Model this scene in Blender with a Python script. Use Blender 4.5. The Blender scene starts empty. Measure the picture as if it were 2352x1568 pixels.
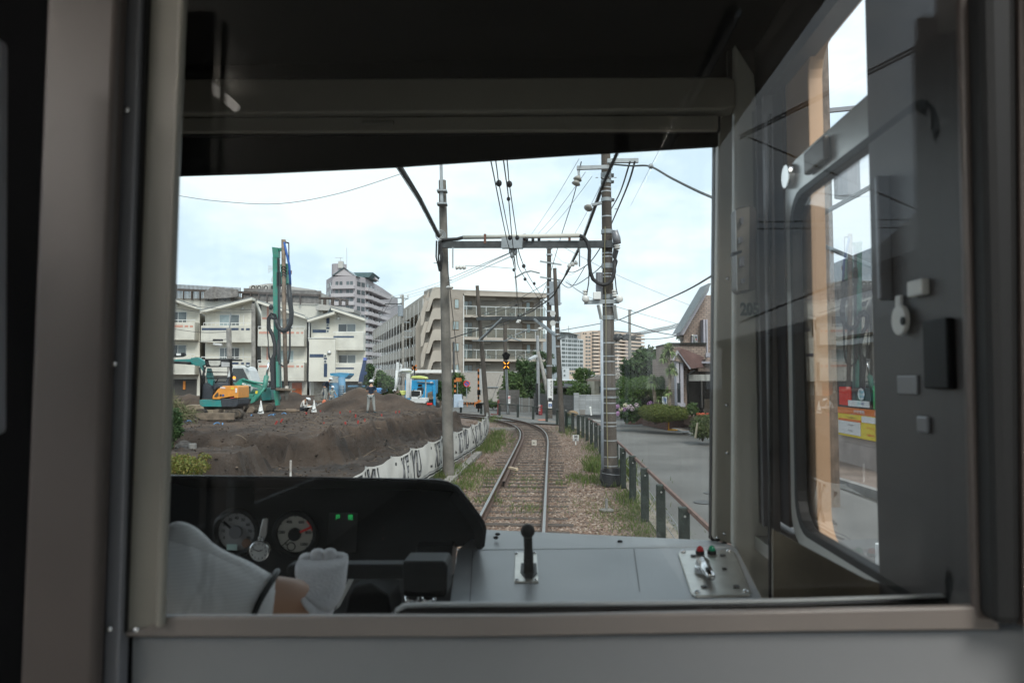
import bpy, math, random
import numpy as np
from mathutils import Vector, Matrix
R = math.radians
random.seed(7)
SC = bpy.context.scene
COL = SC.collection
# ------------------------------------------------------------ camera
F = 1700.0; CX = 1176.0; CYY = 784.0; PITCH = R(2.9); HC = 2.4
cam_d = bpy.data.cameras.new('camera'); cam = bpy.data.objects.new('camera', cam_d); COL.objects.link(cam)
cam.location = (0, 0, HC); cam.rotation_euler = (R(90) + PITCH, 0, 0)
cam_d.sensor_width = 36; cam_d.lens = 36 * F / 2352; cam_d.clip_start = 0.05; cam_d.clip_end = 5000
cam_d.dof.use_dof = True; cam_d.dof.focus_distance = 26; cam_d.dof.aperture_fstop = 6.3
SC.camera = cam
# ------------------------------------------------------------ world, sun, exposure
W = bpy.data.worlds.new('World'); SC.world = W; W.use_nodes = True
nt = W.node_tree; nt.nodes.clear()
wo = nt.nodes.new('ShaderNodeOutputWorld'); bg = nt.nodes.new('ShaderNodeBackground'); bg.inputs[1].default_value = 0.1
sky = nt.nodes.new('ShaderNodeTexSky'); sky.sky_type = 'NISHITA'; sky.sun_disc = False
sky.sun_elevation = R(48); sky.sun_rotation = R(162); sky.air_density = 1.2; sky.dust_density = 2.0
tc = nt.nodes.new('ShaderNodeTexCoord'); mp = nt.nodes.new('ShaderNodeMapping'); mp.inputs['Scale'].default_value = (1.6, 1.6, 4.2)
nz = nt.nodes.new('ShaderNodeTexNoise'); nz.inputs['Scale'].default_value = 2.2; nz.inputs['Detail'].default_value = 7; nz.inputs['Roughness'].default_value = 0.55
rp = nt.nodes.new('ShaderNodeValToRGB'); e = rp.color_ramp.elements
e[0].position = 0.42; e[0].color = (0.56, 0.69, 0.80, 1); e[1].position = 0.58; e[1].color = (0.80, 0.89, 0.93, 1)
vm = nt.nodes.new('ShaderNodeVectorMath'); vm.operation = 'SCALE'; vm.inputs['Scale'].default_value = 8.2
mx = nt.nodes.new('ShaderNodeMix'); mx.data_type = 'RGBA'; mx.inputs[0].default_value = 0.9
L = nt.links.new
L(tc.outputs['Generated'], mp.inputs[0]); L(mp.outputs[0], nz.inputs['Vector']); L(nz.outputs[0], rp.inputs[0])
L(rp.outputs[0], vm.inputs[0]); L(sky.outputs[0], mx.inputs[6]); L(vm.outputs[0], mx.inputs[7]); L(mx.outputs[2], bg.inputs[0]); L(bg.outputs[0], wo.inputs[0])
sd = bpy.data.lights.new('sun', 'SUN'); sd.energy = 1.5; sd.angle = R(25); sd.color = (1, 0.96, 0.9)
so = bpy.data.objects.new('sun', sd); COL.objects.link(so); so.rotation_euler = (R(42), 0, R(18)); so.location = (0, 0, 60)
SC.view_settings.view_transform = 'Standard'; SC.view_settings.look = 'None'; SC.view_settings.exposure = 0.86; SC.view_settings.gamma = 1
SC.render.engine = 'CYCLES'; SC.cycles.use_denoising = True
SC.cycles.max_bounces = 8; SC.cycles.diffuse_bounces = 4; SC.cycles.transparent_max_bounces = 16; SC.cycles.caustics_reflective = False; SC.cycles.caustics_refractive = False

# ------------------------------------------------------------ rays: photo pixels (2352 wide) to points
def ray(px, py):
    u = (px - CX) / F; v = (CYY - py) / F
    return Vector((u, math.cos(PITCH) - v * math.sin(PITCH), math.sin(PITCH) + v * math.cos(PITCH)))
CAM = Vector((0, 0, HC))
def P(px, py, d):
    r = ray(px, py); return CAM + r * (d / r.y)
def G(px, py, z=0.0):
    r = ray(px, py); return CAM + r * ((z - HC) / r.z)
YAW = R(3.03); TV = Vector((math.sin(YAW), math.cos(YAW), 0)); TR = Vector((math.cos(YAW), -math.sin(YAW), 0)); XC = 0.69
def T(X, Y, Z=0.0):                      # train frame: X right of the track centre, Y ahead of the camera
    return TR * (X - XC) + TV * Y + Vector((0, 0, Z))
def TP(px, py, Y):
    r = ray(px, py); return CAM + r * (Y / r.dot(TV))
def TXP(px, py, X):
    r = ray(px, py); return CAM + r * ((X - XC) / r.dot(TR))
def PL(px, py, A, B):                    # on the vertical plane through A and B
    A = Vector((A[0], A[1], 0)); B = Vector((B[0], B[1], 0)); n = Vector((-(B - A).y, (B - A).x, 0)); r = ray(px, py)
    return CAM + r * ((A - CAM).dot(n) / r.dot(n))
def zm(ox, oy, s):
    return lambda x, y: (ox + s * x, oy + s * y)
zA1 = zm(367.5, 792.4, .14648); zA2 = zm(654.6, 792.4, .14648); zA3 = zm(367.5, 918.7, .14648); zA4 = zm(712, 918.7, .18555)
zA5 = zm(1091, 803.9, .14648); zA6 = zm(1349.4, 746.5, .18308); zA7 = zm(735, 574.2, .14649); zA8 = zm(947.5, 643.1, .16114)
zB1 = zm(367.5, 643.1, .16114); zB2 = zm(677.6, 643.1, .17573); zB3 = zm(1263.3, 488.1, .18311); zB4 = zm(1263.3, 746.5, .07324)
zZ1 = zm(373.2, 516.8, .29297); zZ2 = zm(832.6, 315.8, .25635); zZ3 = zm(1234.6, 315.8, .25635); zZ4 = zm(947.5, 660.3, .3663)
zZ5 = zm(344.5, 1033.6, .31738); zZ6 = zm(976.2, 1091, .36621); zZ7 = zm(1607.8, 0, .47612); zZ8 = zm(1607.8, 689, .5608)
zB7 = zm(459.4, 1148.4, .18312); zB8 = zm(1866.2, 803.9, .2198)

# ------------------------------------------------------------ mesh building
WL = {}
class MB:
    def __init__(s): s.v = []; s.f = []
    def add(s, vs, fs):
        b = len(s.v); s.v += [tuple(v) for v in vs]; s.f += [tuple(b + i for i in f) for f in fs]; return s
    def hexa(s, p):
        return s.add(p, [(0, 3, 2, 1), (4, 5, 6, 7), (0, 1, 5, 4), (1, 2, 6, 5), (2, 3, 7, 6), (3, 0, 4, 7)])
    def obox(s, o, ex, ey, ez):
        o = Vector(o); ex = Vector(ex); ey = Vector(ey); ez = Vector(ez)
        return s.hexa([o, o + ex, o + ex + ey, o + ey, o + ez, o + ex + ez, o + ex + ey + ez, o + ey + ez])
    def box(s, a, b):
        return s.obox(a, (b[0] - a[0], 0, 0), (0, b[1] - a[1], 0), (0, 0, b[2] - a[2]))
    def cbox(s, c, sx, sy, sz, rot=0):   # centre of the base, turned about z
        ex = Vector((math.cos(rot), math.sin(rot), 0)) * sx; ey = Vector((-math.sin(rot), math.cos(rot), 0)) * sy
        return s.obox(Vector(c) - ex / 2 - ey / 2, ex, ey, (0, 0, sz))
    def prism(s, pts, vec):
        n = len(pts); pts = [Vector(p) for p in pts]; vec = Vector(vec)
        return s.add(pts + [p + vec for p in pts], [tuple(range(n - 1, -1, -1)), tuple(range(n, 2 * n))] + [(i, (i + 1) % n, n + (i + 1) % n, n + i) for i in range(n)])
    def bar(s, a, b, w, h, up=(0, 0, 1)):
        a = Vector(a); b = Vector(b); d = (b - a).normalized(); x = d.cross(Vector(up))
        if x.length < 1e-4: x = d.cross(Vector((0, 1, 0)))
        x.normalize(); y = x.cross(d)
        return s.obox(a - x * w / 2 - y * h / 2, b - a, x * w, y * h)
    def tube(s, pts, r, n=8, caps=True, closed=False):
        pts = [Vector(p) for p in pts]; m = len(pts); rs = r if isinstance(r, (list, tuple)) else [r] * m
        rings = []; px = None
        for i in range(m):
            if closed: d = pts[(i + 1) % m] - pts[i - 1]
            else: d = pts[min(i + 1, m - 1)] - pts[max(i - 1, 0)]
            d.normalize()
            if px is None:
                up = Vector((0, 0, 1)) if abs(d.z) < .9 else Vector((0, 1, 0)); x = d.cross(up)
            else: x = px - d * px.dot(d)
            x.normalize(); px = x; y = d.cross(x)
            rings.append([pts[i] + (x * math.cos(2 * math.pi * k / n) + y * math.sin(2 * math.pi * k / n)) * rs[i] for k in range(n)])
        vs = [q for g in rings for q in g]; fs = []
        for i in range(m if closed else m - 1):
            a = i * n; b = ((i + 1) % m) * n
            fs += [(a + k, a + (k + 1) % n, b + (k + 1) % n, b + k) for k in range(n)]
        if caps and not closed: fs += [tuple(range(n - 1, -1, -1)), tuple((m - 1) * n + k for k in range(n))]
        return s.add(vs, fs)
    def cyl(s, a, b, r0, r1=None, n=14): return s.tube([a, b], [r0, r0 if r1 is None else r1], n)
    def ell(s, c, rx, ry, rz, n=12, m=8, z0=-1.0):
        vs = []; fs = []; c = Vector(c)
        for j in range(m + 1):
            t = math.asin(z0) + (math.pi / 2 - math.asin(z0)) * j / m
            vs += [c + Vector((rx * math.cos(t) * math.cos(2 * math.pi * k / n), ry * math.cos(t) * math.sin(2 * math.pi * k / n), rz * math.sin(t))) for k in range(n)]
        for j in range(m): fs += [(j * n + k, j * n + (k + 1) % n, (j + 1) * n + (k + 1) % n, (j + 1) * n + k) for k in range(n)]
        fs.append(tuple(range(n - 1, -1, -1)))
        return s.add(vs, fs)
    def disc(s, c, nrm, r, t=0.004, n=32): nrm = Vector(nrm).normalized(); return s.cyl(Vector(c), Vector(c) + nrm * t, r, r, n)
    def ring(s, c, nrm, r, tr, n=40, m=8):
        nrm = Vector(nrm).normalized(); a = nrm.orthogonal().normalized(); b = nrm.cross(a)
        return s.tube([Vector(c) + (a * math.cos(2 * math.pi * k / n) + b * math.sin(2 * math.pi * k / n)) * r for k in range(n)], tr, m, closed=True)
    def frect(s, A, B, x0, y0, x1, y1, t0, t1):   # photo rectangle on the plane through A,B, thickness from t0 to t1 away from the viewer
        p = PL(x0, y1, A, B); q = PL(x1, y1, A, B); top = PL((x0 + x1) / 2, y0, A, B).z; zb = PL((x0 + x1) / 2, y1, A, B).z
        e = Vector((B[0] - A[0], B[1] - A[1], 0)).normalized(); nn = Vector((-e.y, e.x, 0)); o = Vector((p.x, p.y, zb))
        ln = (Vector((q.x, q.y, 0)) - Vector((p.x, p.y, 0))).dot(e)
        return s.obox(o + nn * t0, e * ln, nn * (t1 - t0), (0, 0, top - zb))
    def build(s, name, mat, parent=None, smooth=False, bevel=0, seg=2, sub=0, auto=None):
        me = bpy.data.meshes.new(name)
        if parent is None:
            a = np.array(s.v); lo = a.min(0); hi = a.max(0); loc = Vector(((lo[0] + hi[0]) / 2, (lo[1] + hi[1]) / 2, lo[2]))
            rel = loc
        else:
            loc = WL[parent.name]; rel = Vector((0, 0, 0))
        me.from_pydata([(x - loc[0], y - loc[1], z - loc[2]) for x, y, z in s.v], [], s.f); me.validate()
        if smooth: me.polygons.foreach_set('use_smooth', [True] * len(me.polygons))
        if mat is not None: me.materials.append(mat)
        o = bpy.data.objects.new(name, me); COL.objects.link(o); o.location = rel
        if parent is not None: o.parent = parent
        WL[o.name] = Vector(loc)
        if bevel:
            m = o.modifiers.new('bevel', 'BEVEL'); m.width = bevel; m.segments = seg; m.limit_method = 'ANGLE'
        if sub:
            m = o.modifiers.new('sub', 'SUBSURF'); m.levels = sub; m.render_levels = sub
        if smooth and auto:
            try: me.set_sharp_from_angle(angle=R(auto))
            except Exception: pass
        return o
def tag(o, label, cat, group=None, kind=None):
    if label: o['label'] = label
    if cat: o['category'] = cat
    if group: o['group'] = group
    if kind: o['kind'] = kind
    return o
def thing(name, loc, label, cat, group=None):
    o = bpy.data.objects.new(name, None); COL.objects.link(o); o.location = loc; o.empty_display_size = .2; WL[o.name] = Vector(loc)
    return tag(o, label, cat, group)
def struct(o): o['kind'] = 'structure'; return o
def copy_tree(o, parent=None):
    c = o.copy(); COL.objects.link(c)
    if parent is not None: c.parent = parent
    for ch in list(o.children): copy_tree(ch, c)
    return c

# ------------------------------------------------------------ materials
MATS = {}
def M(name, col, rough=.6, metal=0., var=.12, scale=6., bump=0., bscale=60., spec=.5, emit=None, detail=4., col2=None, stretch=None):
    if name in MATS: return MATS[name]
    m = bpy.data.materials.new(name); m.use_nodes = True; t = m.node_tree; b = t.nodes['Principled BSDF']
    b.inputs['Roughness'].default_value = rough; b.inputs['Metallic'].default_value = metal; b.inputs['Specular IOR Level'].default_value = spec
    c = (*col, 1); b.inputs['Base Color'].default_value = c
    if var or bump or col2:
        g = t.nodes.new('ShaderNodeNewGeometry'); src = g.outputs['Position']
        if stretch:
            mpn = t.nodes.new('ShaderNodeMapping'); mpn.inputs['Scale'].default_value = stretch; t.links.new(src, mpn.inputs[0]); src = mpn.outputs[0]
    if var or col2:
        n = t.nodes.new('ShaderNodeTexNoise'); n.inputs['Scale'].default_value = scale; n.inputs['Detail'].default_value = detail; t.links.new(src, n.inputs['Vector'])
        r = t.nodes.new('ShaderNodeValToRGB'); el = r.color_ramp.elements
        if col2: ca, cb = col, col2
        else: ca = [x * (1 - var) for x in col]; cb = [min(1, x * (1 + var)) for x in col]
        el[0].position = .35; el[1].position = .65; el[0].color = (*ca, 1); el[1].color = (*cb, 1)
        t.links.new(n.outputs[0], r.inputs[0]); t.links.new(r.outputs[0], b.inputs['Base Color'])
    if bump:
        n2 = t.nodes.new('ShaderNodeTexNoise'); n2.inputs['Scale'].default_value = bscale; n2.inputs['Detail'].default_value = 5; t.links.new(src, n2.inputs['Vector'])
        bp = t.nodes.new('ShaderNodeBump'); bp.inputs['Strength'].default_value = bump; bp.inputs['Distance'].default_value = .05; t.links.new(n2.outputs[0], bp.inputs['Height']); t.links.new(bp.outputs[0], b.inputs['Normal'])
    if emit:
        b.inputs['Emission Color'].default_value = (*emit[0], 1); b.inputs['Emission Strength'].default_value = emit[1]
    MATS[name] = m; return m
def MI(name, cols, rough=.7, trans=0., spec=.3):      # colour varies from island to island (leaves, stones)
    if name in MATS: return MATS[name]
    m = bpy.data.materials.new(name); m.use_nodes = True; t = m.node_tree; b = t.nodes['Principled BSDF']; b.inputs['Roughness'].default_value = rough; b.inputs['Specular IOR Level'].default_value = spec
    g = t.nodes.new('ShaderNodeNewGeometry'); r = t.nodes.new('ShaderNodeValToRGB'); el = r.color_ramp.elements
    while len(el) < len(cols): el.new(.5)
    for i, c in enumerate(cols): el[i].position = i / (len(cols) - 1); el[i].color = (*c, 1)
    t.links.new(g.outputs['Random Per Island'], r.inputs[0]); t.links.new(r.outputs[0], b.inputs['Base Color'])
    if trans:
        tr = t.nodes.new('ShaderNodeBsdfTranslucent'); t.links.new(r.outputs[0], tr.inputs[0]); ms = t.nodes.new('ShaderNodeMixShader'); ms.inputs[0].default_value = trans
        t.links.new(b.outputs[0], ms.inputs[1]); t.links.new(tr.outputs[0], ms.inputs[2]); t.links.new(ms.outputs[0], t.nodes['Material Output'].inputs[0])
    MATS[name] = m; return m
def MG(name, tint=(1, 1, 1), refl=1.0):                # thin glass pane
    if name in MATS: return MATS[name]
    m = bpy.data.materials.new(name); m.use_nodes = True; t = m.node_tree; t.nodes.remove(t.nodes['Principled BSDF'])
    fr = t.nodes.new('ShaderNodeFresnel'); fr.inputs[0].default_value = 1.5; mul = t.nodes.new('ShaderNodeMath'); mul.operation = 'MULTIPLY'; mul.inputs[1].default_value = refl
    tr = t.nodes.new('ShaderNodeBsdfTransparent'); tr.inputs[0].default_value = (*tint, 1); gl = t.nodes.new('ShaderNodeBsdfGlossy'); gl.inputs['Roughness'].default_value = 0.0
    ms = t.nodes.new('ShaderNodeMixShader'); t.links.new(fr.outputs[0], mul.inputs[0]); t.links.new(mul.outputs[0], ms.inputs[0]); t.links.new(tr.outputs[0], ms.inputs[1]); t.links.new(gl.outputs[0], ms.inputs[2])
    t.links.new(ms.outputs[0], t.nodes['Material Output'].inputs[0]); MATS[name] = m; return m
def MBR(name, c1, c2, mortar, bw, bh, e=(1, 0, 0), msize=.012, rough=.8, off=.5, squash=1):   # bricks, tiles or siding on a vertical wall running along e
    if name in MATS: return MATS[name]
    m = bpy.data.materials.new(name); m.use_nodes = True; t = m.node_tree; b = t.nodes['Principled BSDF']; b.inputs['Roughness'].default_value = rough
    g = t.nodes.new('ShaderNodeNewGeometry'); d = t.nodes.new('ShaderNodeVectorMath'); d.operation = 'DOT_PRODUCT'; d.inputs[1].default_value = e
    sp = t.nodes.new('ShaderNodeSeparateXYZ'); cb = t.nodes.new('ShaderNodeCombineXYZ'); k = t.nodes.new('ShaderNodeTexBrick')
    t.links.new(g.outputs['Position'], d.inputs[0]); t.links.new(g.outputs['Position'], sp.inputs[0]); t.links.new(d.outputs['Value'], cb.inputs[0]); t.links.new(sp.outputs[2], cb.inputs[1]); t.links.new(cb.outputs[0], k.inputs[0])
    k.inputs['Color1'].default_value = (*c1, 1); k.inputs['Color2'].default_value = (*c2, 1); k.inputs['Mortar'].default_value = (*mortar, 1); k.inputs['Scale'].default_value = 1
    k.inputs['Mortar Size'].default_value = msize; k.inputs['Brick Width'].default_value = bw; k.inputs['Row Height'].default_value = bh; k.offset = off
    n = t.nodes.new('ShaderNodeTexNoise'); n.inputs['Scale'].default_value = .9; n.inputs['Detail'].default_value = 6; t.links.new(g.outputs['Position'], n.inputs['Vector'])
    mr = t.nodes.new('ShaderNodeMapRange'); mr.inputs[1].default_value = .3; mr.inputs[2].default_value = .7; mr.inputs[3].default_value = .8; mr.inputs[4].default_value = 1.1; t.links.new(n.outputs[0], mr.inputs[0])
    mu = t.nodes.new('ShaderNodeMix'); mu.data_type = 'RGBA'; mu.blend_type = 'MULTIPLY'; mu.inputs[0].default_value = 1; t.links.new(k.outputs[0], mu.inputs[6]); t.links.new(mr.outputs[0], mu.inputs[7]); t.links.new(mu.outputs[2], b.inputs['Base Color'])
    bp = t.nodes.new('ShaderNodeBump'); bp.inputs['Strength'].default_value = .4; bp.inputs['Distance'].default_value = .02; bp.invert = True; t.links.new(k.outputs['Fac'], bp.inputs['Height']); t.links.new(bp.outputs[0], b.inputs['Normal'])
    MATS[name] = m; return m
# ------------------------------------------------------------ lettering: real mesh text
def text_geo(body, size=1.0, bold=0.0):
    cu = bpy.data.curves.new('lettering', 'FONT'); cu.body = body; cu.size = size; cu.align_x = 'CENTER'; cu.align_y = 'CENTER'; cu.resolution_u = 3; cu.offset = bold; cu.fill_mode = 'FRONT'
    o = bpy.data.objects.new('lettering', cu); COL.objects.link(o); dg = bpy.context.evaluated_depsgraph_get(); me = bpy.data.meshes.new_from_object(o.evaluated_get(dg))
    vs = [tuple(v.co) for v in me.vertices]; fs = [tuple(p.vertices) for p in me.polygons]
    bpy.data.objects.remove(o); bpy.data.curves.remove(cu); bpy.data.meshes.remove(me); return vs, fs
def text(mb, body, c, ex, ey, size, bold=0.0, lift=0.0, sx=1.0):
    vs, fs = text_geo(body, size, bold); ex = Vector(ex).normalized(); ey = Vector(ey).normalized(); n = ex.cross(ey); c = Vector(c)
    return mb.add([c + ex * v[0] * sx + ey * v[1] + n * lift for v in vs], fs)
EX = Vector((1, 0, 0)); EZ = Vector((0, 0, 1))
# ============================================================ the train we ride in
m_black = M('black_plastic', (.006, .006, .007), .5, var=.2, spec=.22)
m_blackm = M('matte_black', (.0035, .0035, .004), .9, var=.2, spec=.1)
m_rubber = M('rubber_seal', (.006, .006, .006), .6, var=0)
m_cream = M('cream_paint', (.25, .235, .20), .4, var=.06, scale=3)
m_pinky = M('taupe_laminate', (.078, .062, .055), .45, var=.06, scale=3)
m_greym = M('grey_metal', (.22, .22, .235), .35, .3, var=.06)
m_panel = M('grey_laminate', (.20, .205, .21), .38, var=.05, scale=3)
m_desk = M('desk_grey', (.34, .35, .36), .38, .15, var=.05, scale=5, bump=.05, bscale=300)
m_chrome = M('polished_steel', (.75, .75, .75), .18, 1., var=0)
m_steel = M('brushed_steel', (.50, .48, .44), .34, .9, var=.08, scale=30, stretch=(1, 1, 8))
m_alum = M('aluminium', (.62, .62, .60), .35, .75, var=.05)
m_white = M('white_paint', (.78, .78, .76), .5, var=.04)
m_dial = M('dial_face', (.50, .48, .42), .5, var=.04)
m_dialg = M('dial_face_dim', (.30, .30, .30), .5, var=.04)
m_wood = M('ceiling_cream', (.70, .68, .64), .5, var=.05)
m_tan = M('tan_liner', (.62, .40, .24), .5, var=.08, scale=4)
train = thing('train_cab', T(0, 1.4, 1.0), 'driver cab of the train around the viewer, with dark dashboard, grey desk and cream pillars', 'train')
def tpoly(name, pts, Y, t, mat, bevel=0, parent=train, **k):
    return MB().prism([TP(x, y, Y) for x, y in pts], TV * t).build(name, mat, parent, bevel=bevel, **k)
def tbox(mb, x0, x1, y0, y1, z0, z1): return mb.obox(T(x0, y0, z0), TR * (x1 - x0), TV * (y1 - y0), (0, 0, z1 - z0))
# body shell: floor, roof, sides with saloon windows
b = MB(); tbox(b, -1.25, 1.25, -8.1, 2.25, .9, 1.0); b.build('floor', M('cab_floor', (.42, .41, .38), .6), train)
b = MB(); tbox(b, -1.25, 1.25, -8.1, .86, 3.25, 3.33); b.build('saloon_ceiling', m_wood, train)
b = MB(); tbox(b, -1.25, 1.25, .86, 2.3, 3.22, 3.33); b.build('cab_ceiling', m_blackm, train)
b = MB()
for sx in (-1.25, 1.2):
    tbox(b, sx, sx + .05, -8.1, .86 if sx < 0 else .845, 1.0, 1.6)
    tbox(b, sx, sx + .05, -8.1, .86 if sx < 0 else .845, 3.17, 3.25)
    for y0, y1 in ((-8.1, -7.6), (-6.2, -6.0), (-4.6, -4.3), (-2.9, -2.6), (-1.2, -.95)): tbox(b, sx, sx + .05, y0, y1, 1.6, 3.17)
tbox(b, -1.25, -1.2, .6, .86, 1.6, 3.17); tbox(b, 1.2, 1.25, .78, .845, 1.6, 3.17)
tbox(b, -1.2, 1.2, -8.1, -8.05, 1.0, 3.25)
b.build('saloon_wall', m_wood, train)
b = MB(); tbox(b, -1.25, -1.2, .86, 2.05, 1.0, 1.6); tbox(b, -1.25, -1.2, .86, 2.05, 3.1, 3.22); tbox(b, -1.25, -1.2, .86, .92, 1.6, 3.1); tbox(b, -1.25, -1.2, 1.95, 2.05, 1.6, 3.1); b.build('cab_side_wall', m_cream, train)
b = MB(); tbox(b, -1.2, 1.2, 2.18, 2.22, 1.0, 1.72); b.build('front_wall', m_blackm, train)
lamp = MB(); lamp.tube([T(-.25, .02, 3.21), T(-.25, -.36, 3.21)], .014, 10); 
lamp.build('lamp_or_fill_tube', M('lamp_tube', (.9, .9, .9), .5, var=0, emit=((1, .93, .85), 2.2)), train)
MB().tube([T(-.92, .05, 3.2), T(-.92, -1.1, 3.2)], .028, 10).build('lamp_or_fill_tube', M('fill_tube_long', (.9, .9, .9), .5, var=0, emit=((1, .95, .90), 22)), train)  # added fill light for the driver's sleeve, kept out of view
pole = MB().tube([T(.92, -.62, 1.0), T(.92, -.62, 3.25)], .025, 12); pole.build('grab_pole', m_chrome, train, smooth=True)
b = MB()
for xx in (-.62, .98): b.tube([T(xx, .6, 2.98), T(xx, -7.5, 2.98)], .014, 8)
b.build('strap_rail', m_chrome, train, smooth=True)
# partition between saloon and cab
tpoly('door_pillar', [(105, -60), (275, -60), (212, 1640), (38, 1640)], .795, .022, m_pinky, bevel=.008, seg=4)
tpoly('dark_recess', [(-260, -60), (325, -60), (300, 1640), (-300, 1640)], .84, .03, m_blackm)
tpoly('light_strip_bar', [(-40, 80), (-9, 80), (-14, 1000), (-44, 1000)], .70, .02, m_greym, bevel=.006)  # made-up grey bar in place of the light strip at the window edge
tpoly('window_trim', [(287, -60), (324, -60), (269, 1640), (233, 1640)], .82, .02, m_greym, bevel=.002)
tpoly('gasket', [(324, -60), (342, -60), (286, 1452), (269, 1452)], .828, .03, m_rubber)
tpoly('window_jamb', [(342, -60), (416, -60), (402, 403), (364, 1452), (286, 1452)], .835, .012, m_cream, bevel=.003, seg=3)
tpoly('jamb_lip', [(408, -60), (425, -60), (405, 403), (372, 1442), (352, 1442), (392, 403)], .822, .012, m_cream, bevel=.005, seg=3)
for i, (x, y) in enumerate(((292, 253), (263, 835), (252, 1443), (313, 1445))):
    MB().ell(TP(x, y, .815), .0035, .003, .0035).build('screw', m_chrome, train, smooth=True)
tpoly('window_sill', [(372, 1416), (1200, 1415), (1837, 1402), (2285, 1392), (2300, 1446), (1837, 1451), (1080, 1463), (235, 1463), (268, 1452), (340, 1440)], .832, .012, M('sill_taupe', (.19, .165, .148), .4, var=.05), bevel=.004, seg=4)
tpoly('lower_panel', [(236, 1459), (1080, 1459), (1837, 1448), (2450, 1440), (2450, 2700), (420, 2700), (262, 1560), (236, 1500)], .842, .03, m_panel, bevel=.006, seg=3)
tpoly('end_jamb', [(2205, -60), (2259, -60), (2291, 1428), (2240, 1420)], .83, .014, m_pinky, bevel=.005, seg=3)
tpoly('end_post', [(2259, -60), (2340, -60), (2352, 1440), (2291, 1440)], .80, .04, m_rubber, bevel=.01)
tpoly('wall_edge', [(2341, -60), (2700, -60), (2700, 1440), (2352, 1440)], .80, .04, m_pinky)
b = MB(); b.prism([TP(x, y, .88) for x, y in ((380, 0 - 60), (2230, -60), (2270, 1415), (365, 1430))], TV * .005); b.build('partition_glass', MG('partition_pane', (.985, .99, .985), .50), train)
b = MB(); tbox(b, -1.2, 1.2, .84, .9, 2.98, 3.25); b.build('partition_header', m_blackm, train)
b = MB(); tbox(b, -1.2, -.12, .84, .87, 1.0, 3.0); b.build('partition_wall', m_pinky, train)
# bar at the foot of the window, cab side
tpoly('rail_cap', [(905, 1400), (925, 1388), (976, 1385), (1500, 1382), (1837, 1376), (2170, 1366), (2175, 1372), (1837, 1384), (1500, 1391), (976, 1394), (932, 1396), (908, 1409)], .93, .008, M('rail_pale', (.62, .63, .63), .5, .2, var=.05), bevel=.002)
tpoly('rail_base', [(890, 1418), (908, 1404), (932, 1396), (976, 1394), (1500, 1391), (1837, 1384), (2175, 1372), (2190, 1400), (1200, 1422)], .935, .02, M('dark_steel', (.10, .09, .085), .25, .8, var=.3, scale=5), bevel=.002)
# windscreen surround, header, visor
tpoly('header_panel', [(360, 181), (1672, 176), (1690, 182), (1692, 246), (1652, 252), (1300, 256), (360, 262)], 1.78, .06, M('header_olive', (.30, .285, .24), .45, var=.05), bevel=.006)
tpoly('header_gap', [(360, 250), (1655, 245), (1655, 300), (360, 312)], 1.83, .02, m_rubber)
hl = tpoly('header_lower_panel', [(360, 271), (1650, 265), (1650, 298), (360, 303)], 1.80, .02, M('header_olive', (.3, .3, .25)), bevel=.003)
tpoly('recess_grip', [(828, 276), (905, 275), (903, 287), (830, 288)], 1.795, .012, M('grip_olive', (.20, .19, .16), .5), bevel=.004, parent=train)
tpoly('sun_visor', [(360, 292), (1650, 288), (1650, 335), (1300, 356), (900, 383), (600, 397), (400, 403), (360, 404)], 1.87, .015, m_blackm, bevel=.002)
tpoly('upper_front', [(330, -260), (1800, -260), (1800, 190), (330, 190)], 1.86, .02, m_blackm)
b = MB(); b.prism([TP(x, y, 2.08) for x, y in ((345, 280), (1660, 280), (1645, 1262), (345, 1262))], TV * .006); b.build('windscreen', MG('windscreen_pane', (.985, .995, .99), .4), train)
tpoly('windscreen_seal', [(1642, 250), (1655, 250), (1645, 1246), (1633, 1240)], 1.97, .03, m_rubber)
tpoly('windscreen_pillar', [(1651, 245), (1694, 245), (1688, 1252), (1641, 1240)], 1.92, .04, M('pillar_beige', (.52, .48, .40), .45, var=.06), bevel=.006)
tpoly('front_corner_panel', [(1688, 100), (1733, 170), (1740, 260), (1768, 300), (1771, 1374), (1745, 1374), (1684, 1248)], 1.80, .03, M('corner_panel_cream', (.66, .65, .58), .45, var=.05), bevel=.006)
tpoly('corner_upper', [(1672, -100), (1990, -100), (1740, 262), (1735, 300), (1688, 300), (1690, 180), (1672, 176)], 1.84, .03, M('dark_cream', (.05, .045, .04), .5))
for x, y in ((1671, 640), (1669, 930), (1670, 1040), (1664, 1225), (1648, 1235)): MB().ell(TP(x, y, 1.9), .004, .004, .004).build('screw', m_chrome, train, smooth=True)
# breaker box on the pillar
bx = tpoly('breaker_box', [(1690, 478), (1726, 470), (1740, 482), (1738, 664), (1700, 672), (1692, 664)], 1.70, .05, M('box_dark', (.09, .08, .07), .5), bevel=.004)
tpoly('face_plate', [(1690, 482), (1722, 474), (1720, 664), (1694, 668)], 1.692, .008, m_cream, parent=bx)
for x, y, w, h in ((1702, 500, 6, 14), (1698, 545, 8, 12), (1700, 590, 10, 22), (1704, 640, 7, 10)): tpoly('switch', [(x, y), (x + w, y - 2), (x + w, y + h - 2), (x, y + h)], 1.68, .012, m_greym, parent=bx)
tpoly('toggle', [(1682, 580), (1704, 574), (1704, 580), (1682, 588)], 1.66, .015, m_black, parent=bx)
pl = tpoly('number_plate', [(1714, 698), (1743, 694), (1743, 724), (1716, 728)], 1.775, .006, M('plate_green', (.52, .58, .53), .5), parent=train)
text(MB(), '2052', TP(1729, 711, 1.773), TR, EZ, .040, .002, 0, .72).build('lettering', M('plate_ink', (.04, .07, .07)), pl)
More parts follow.
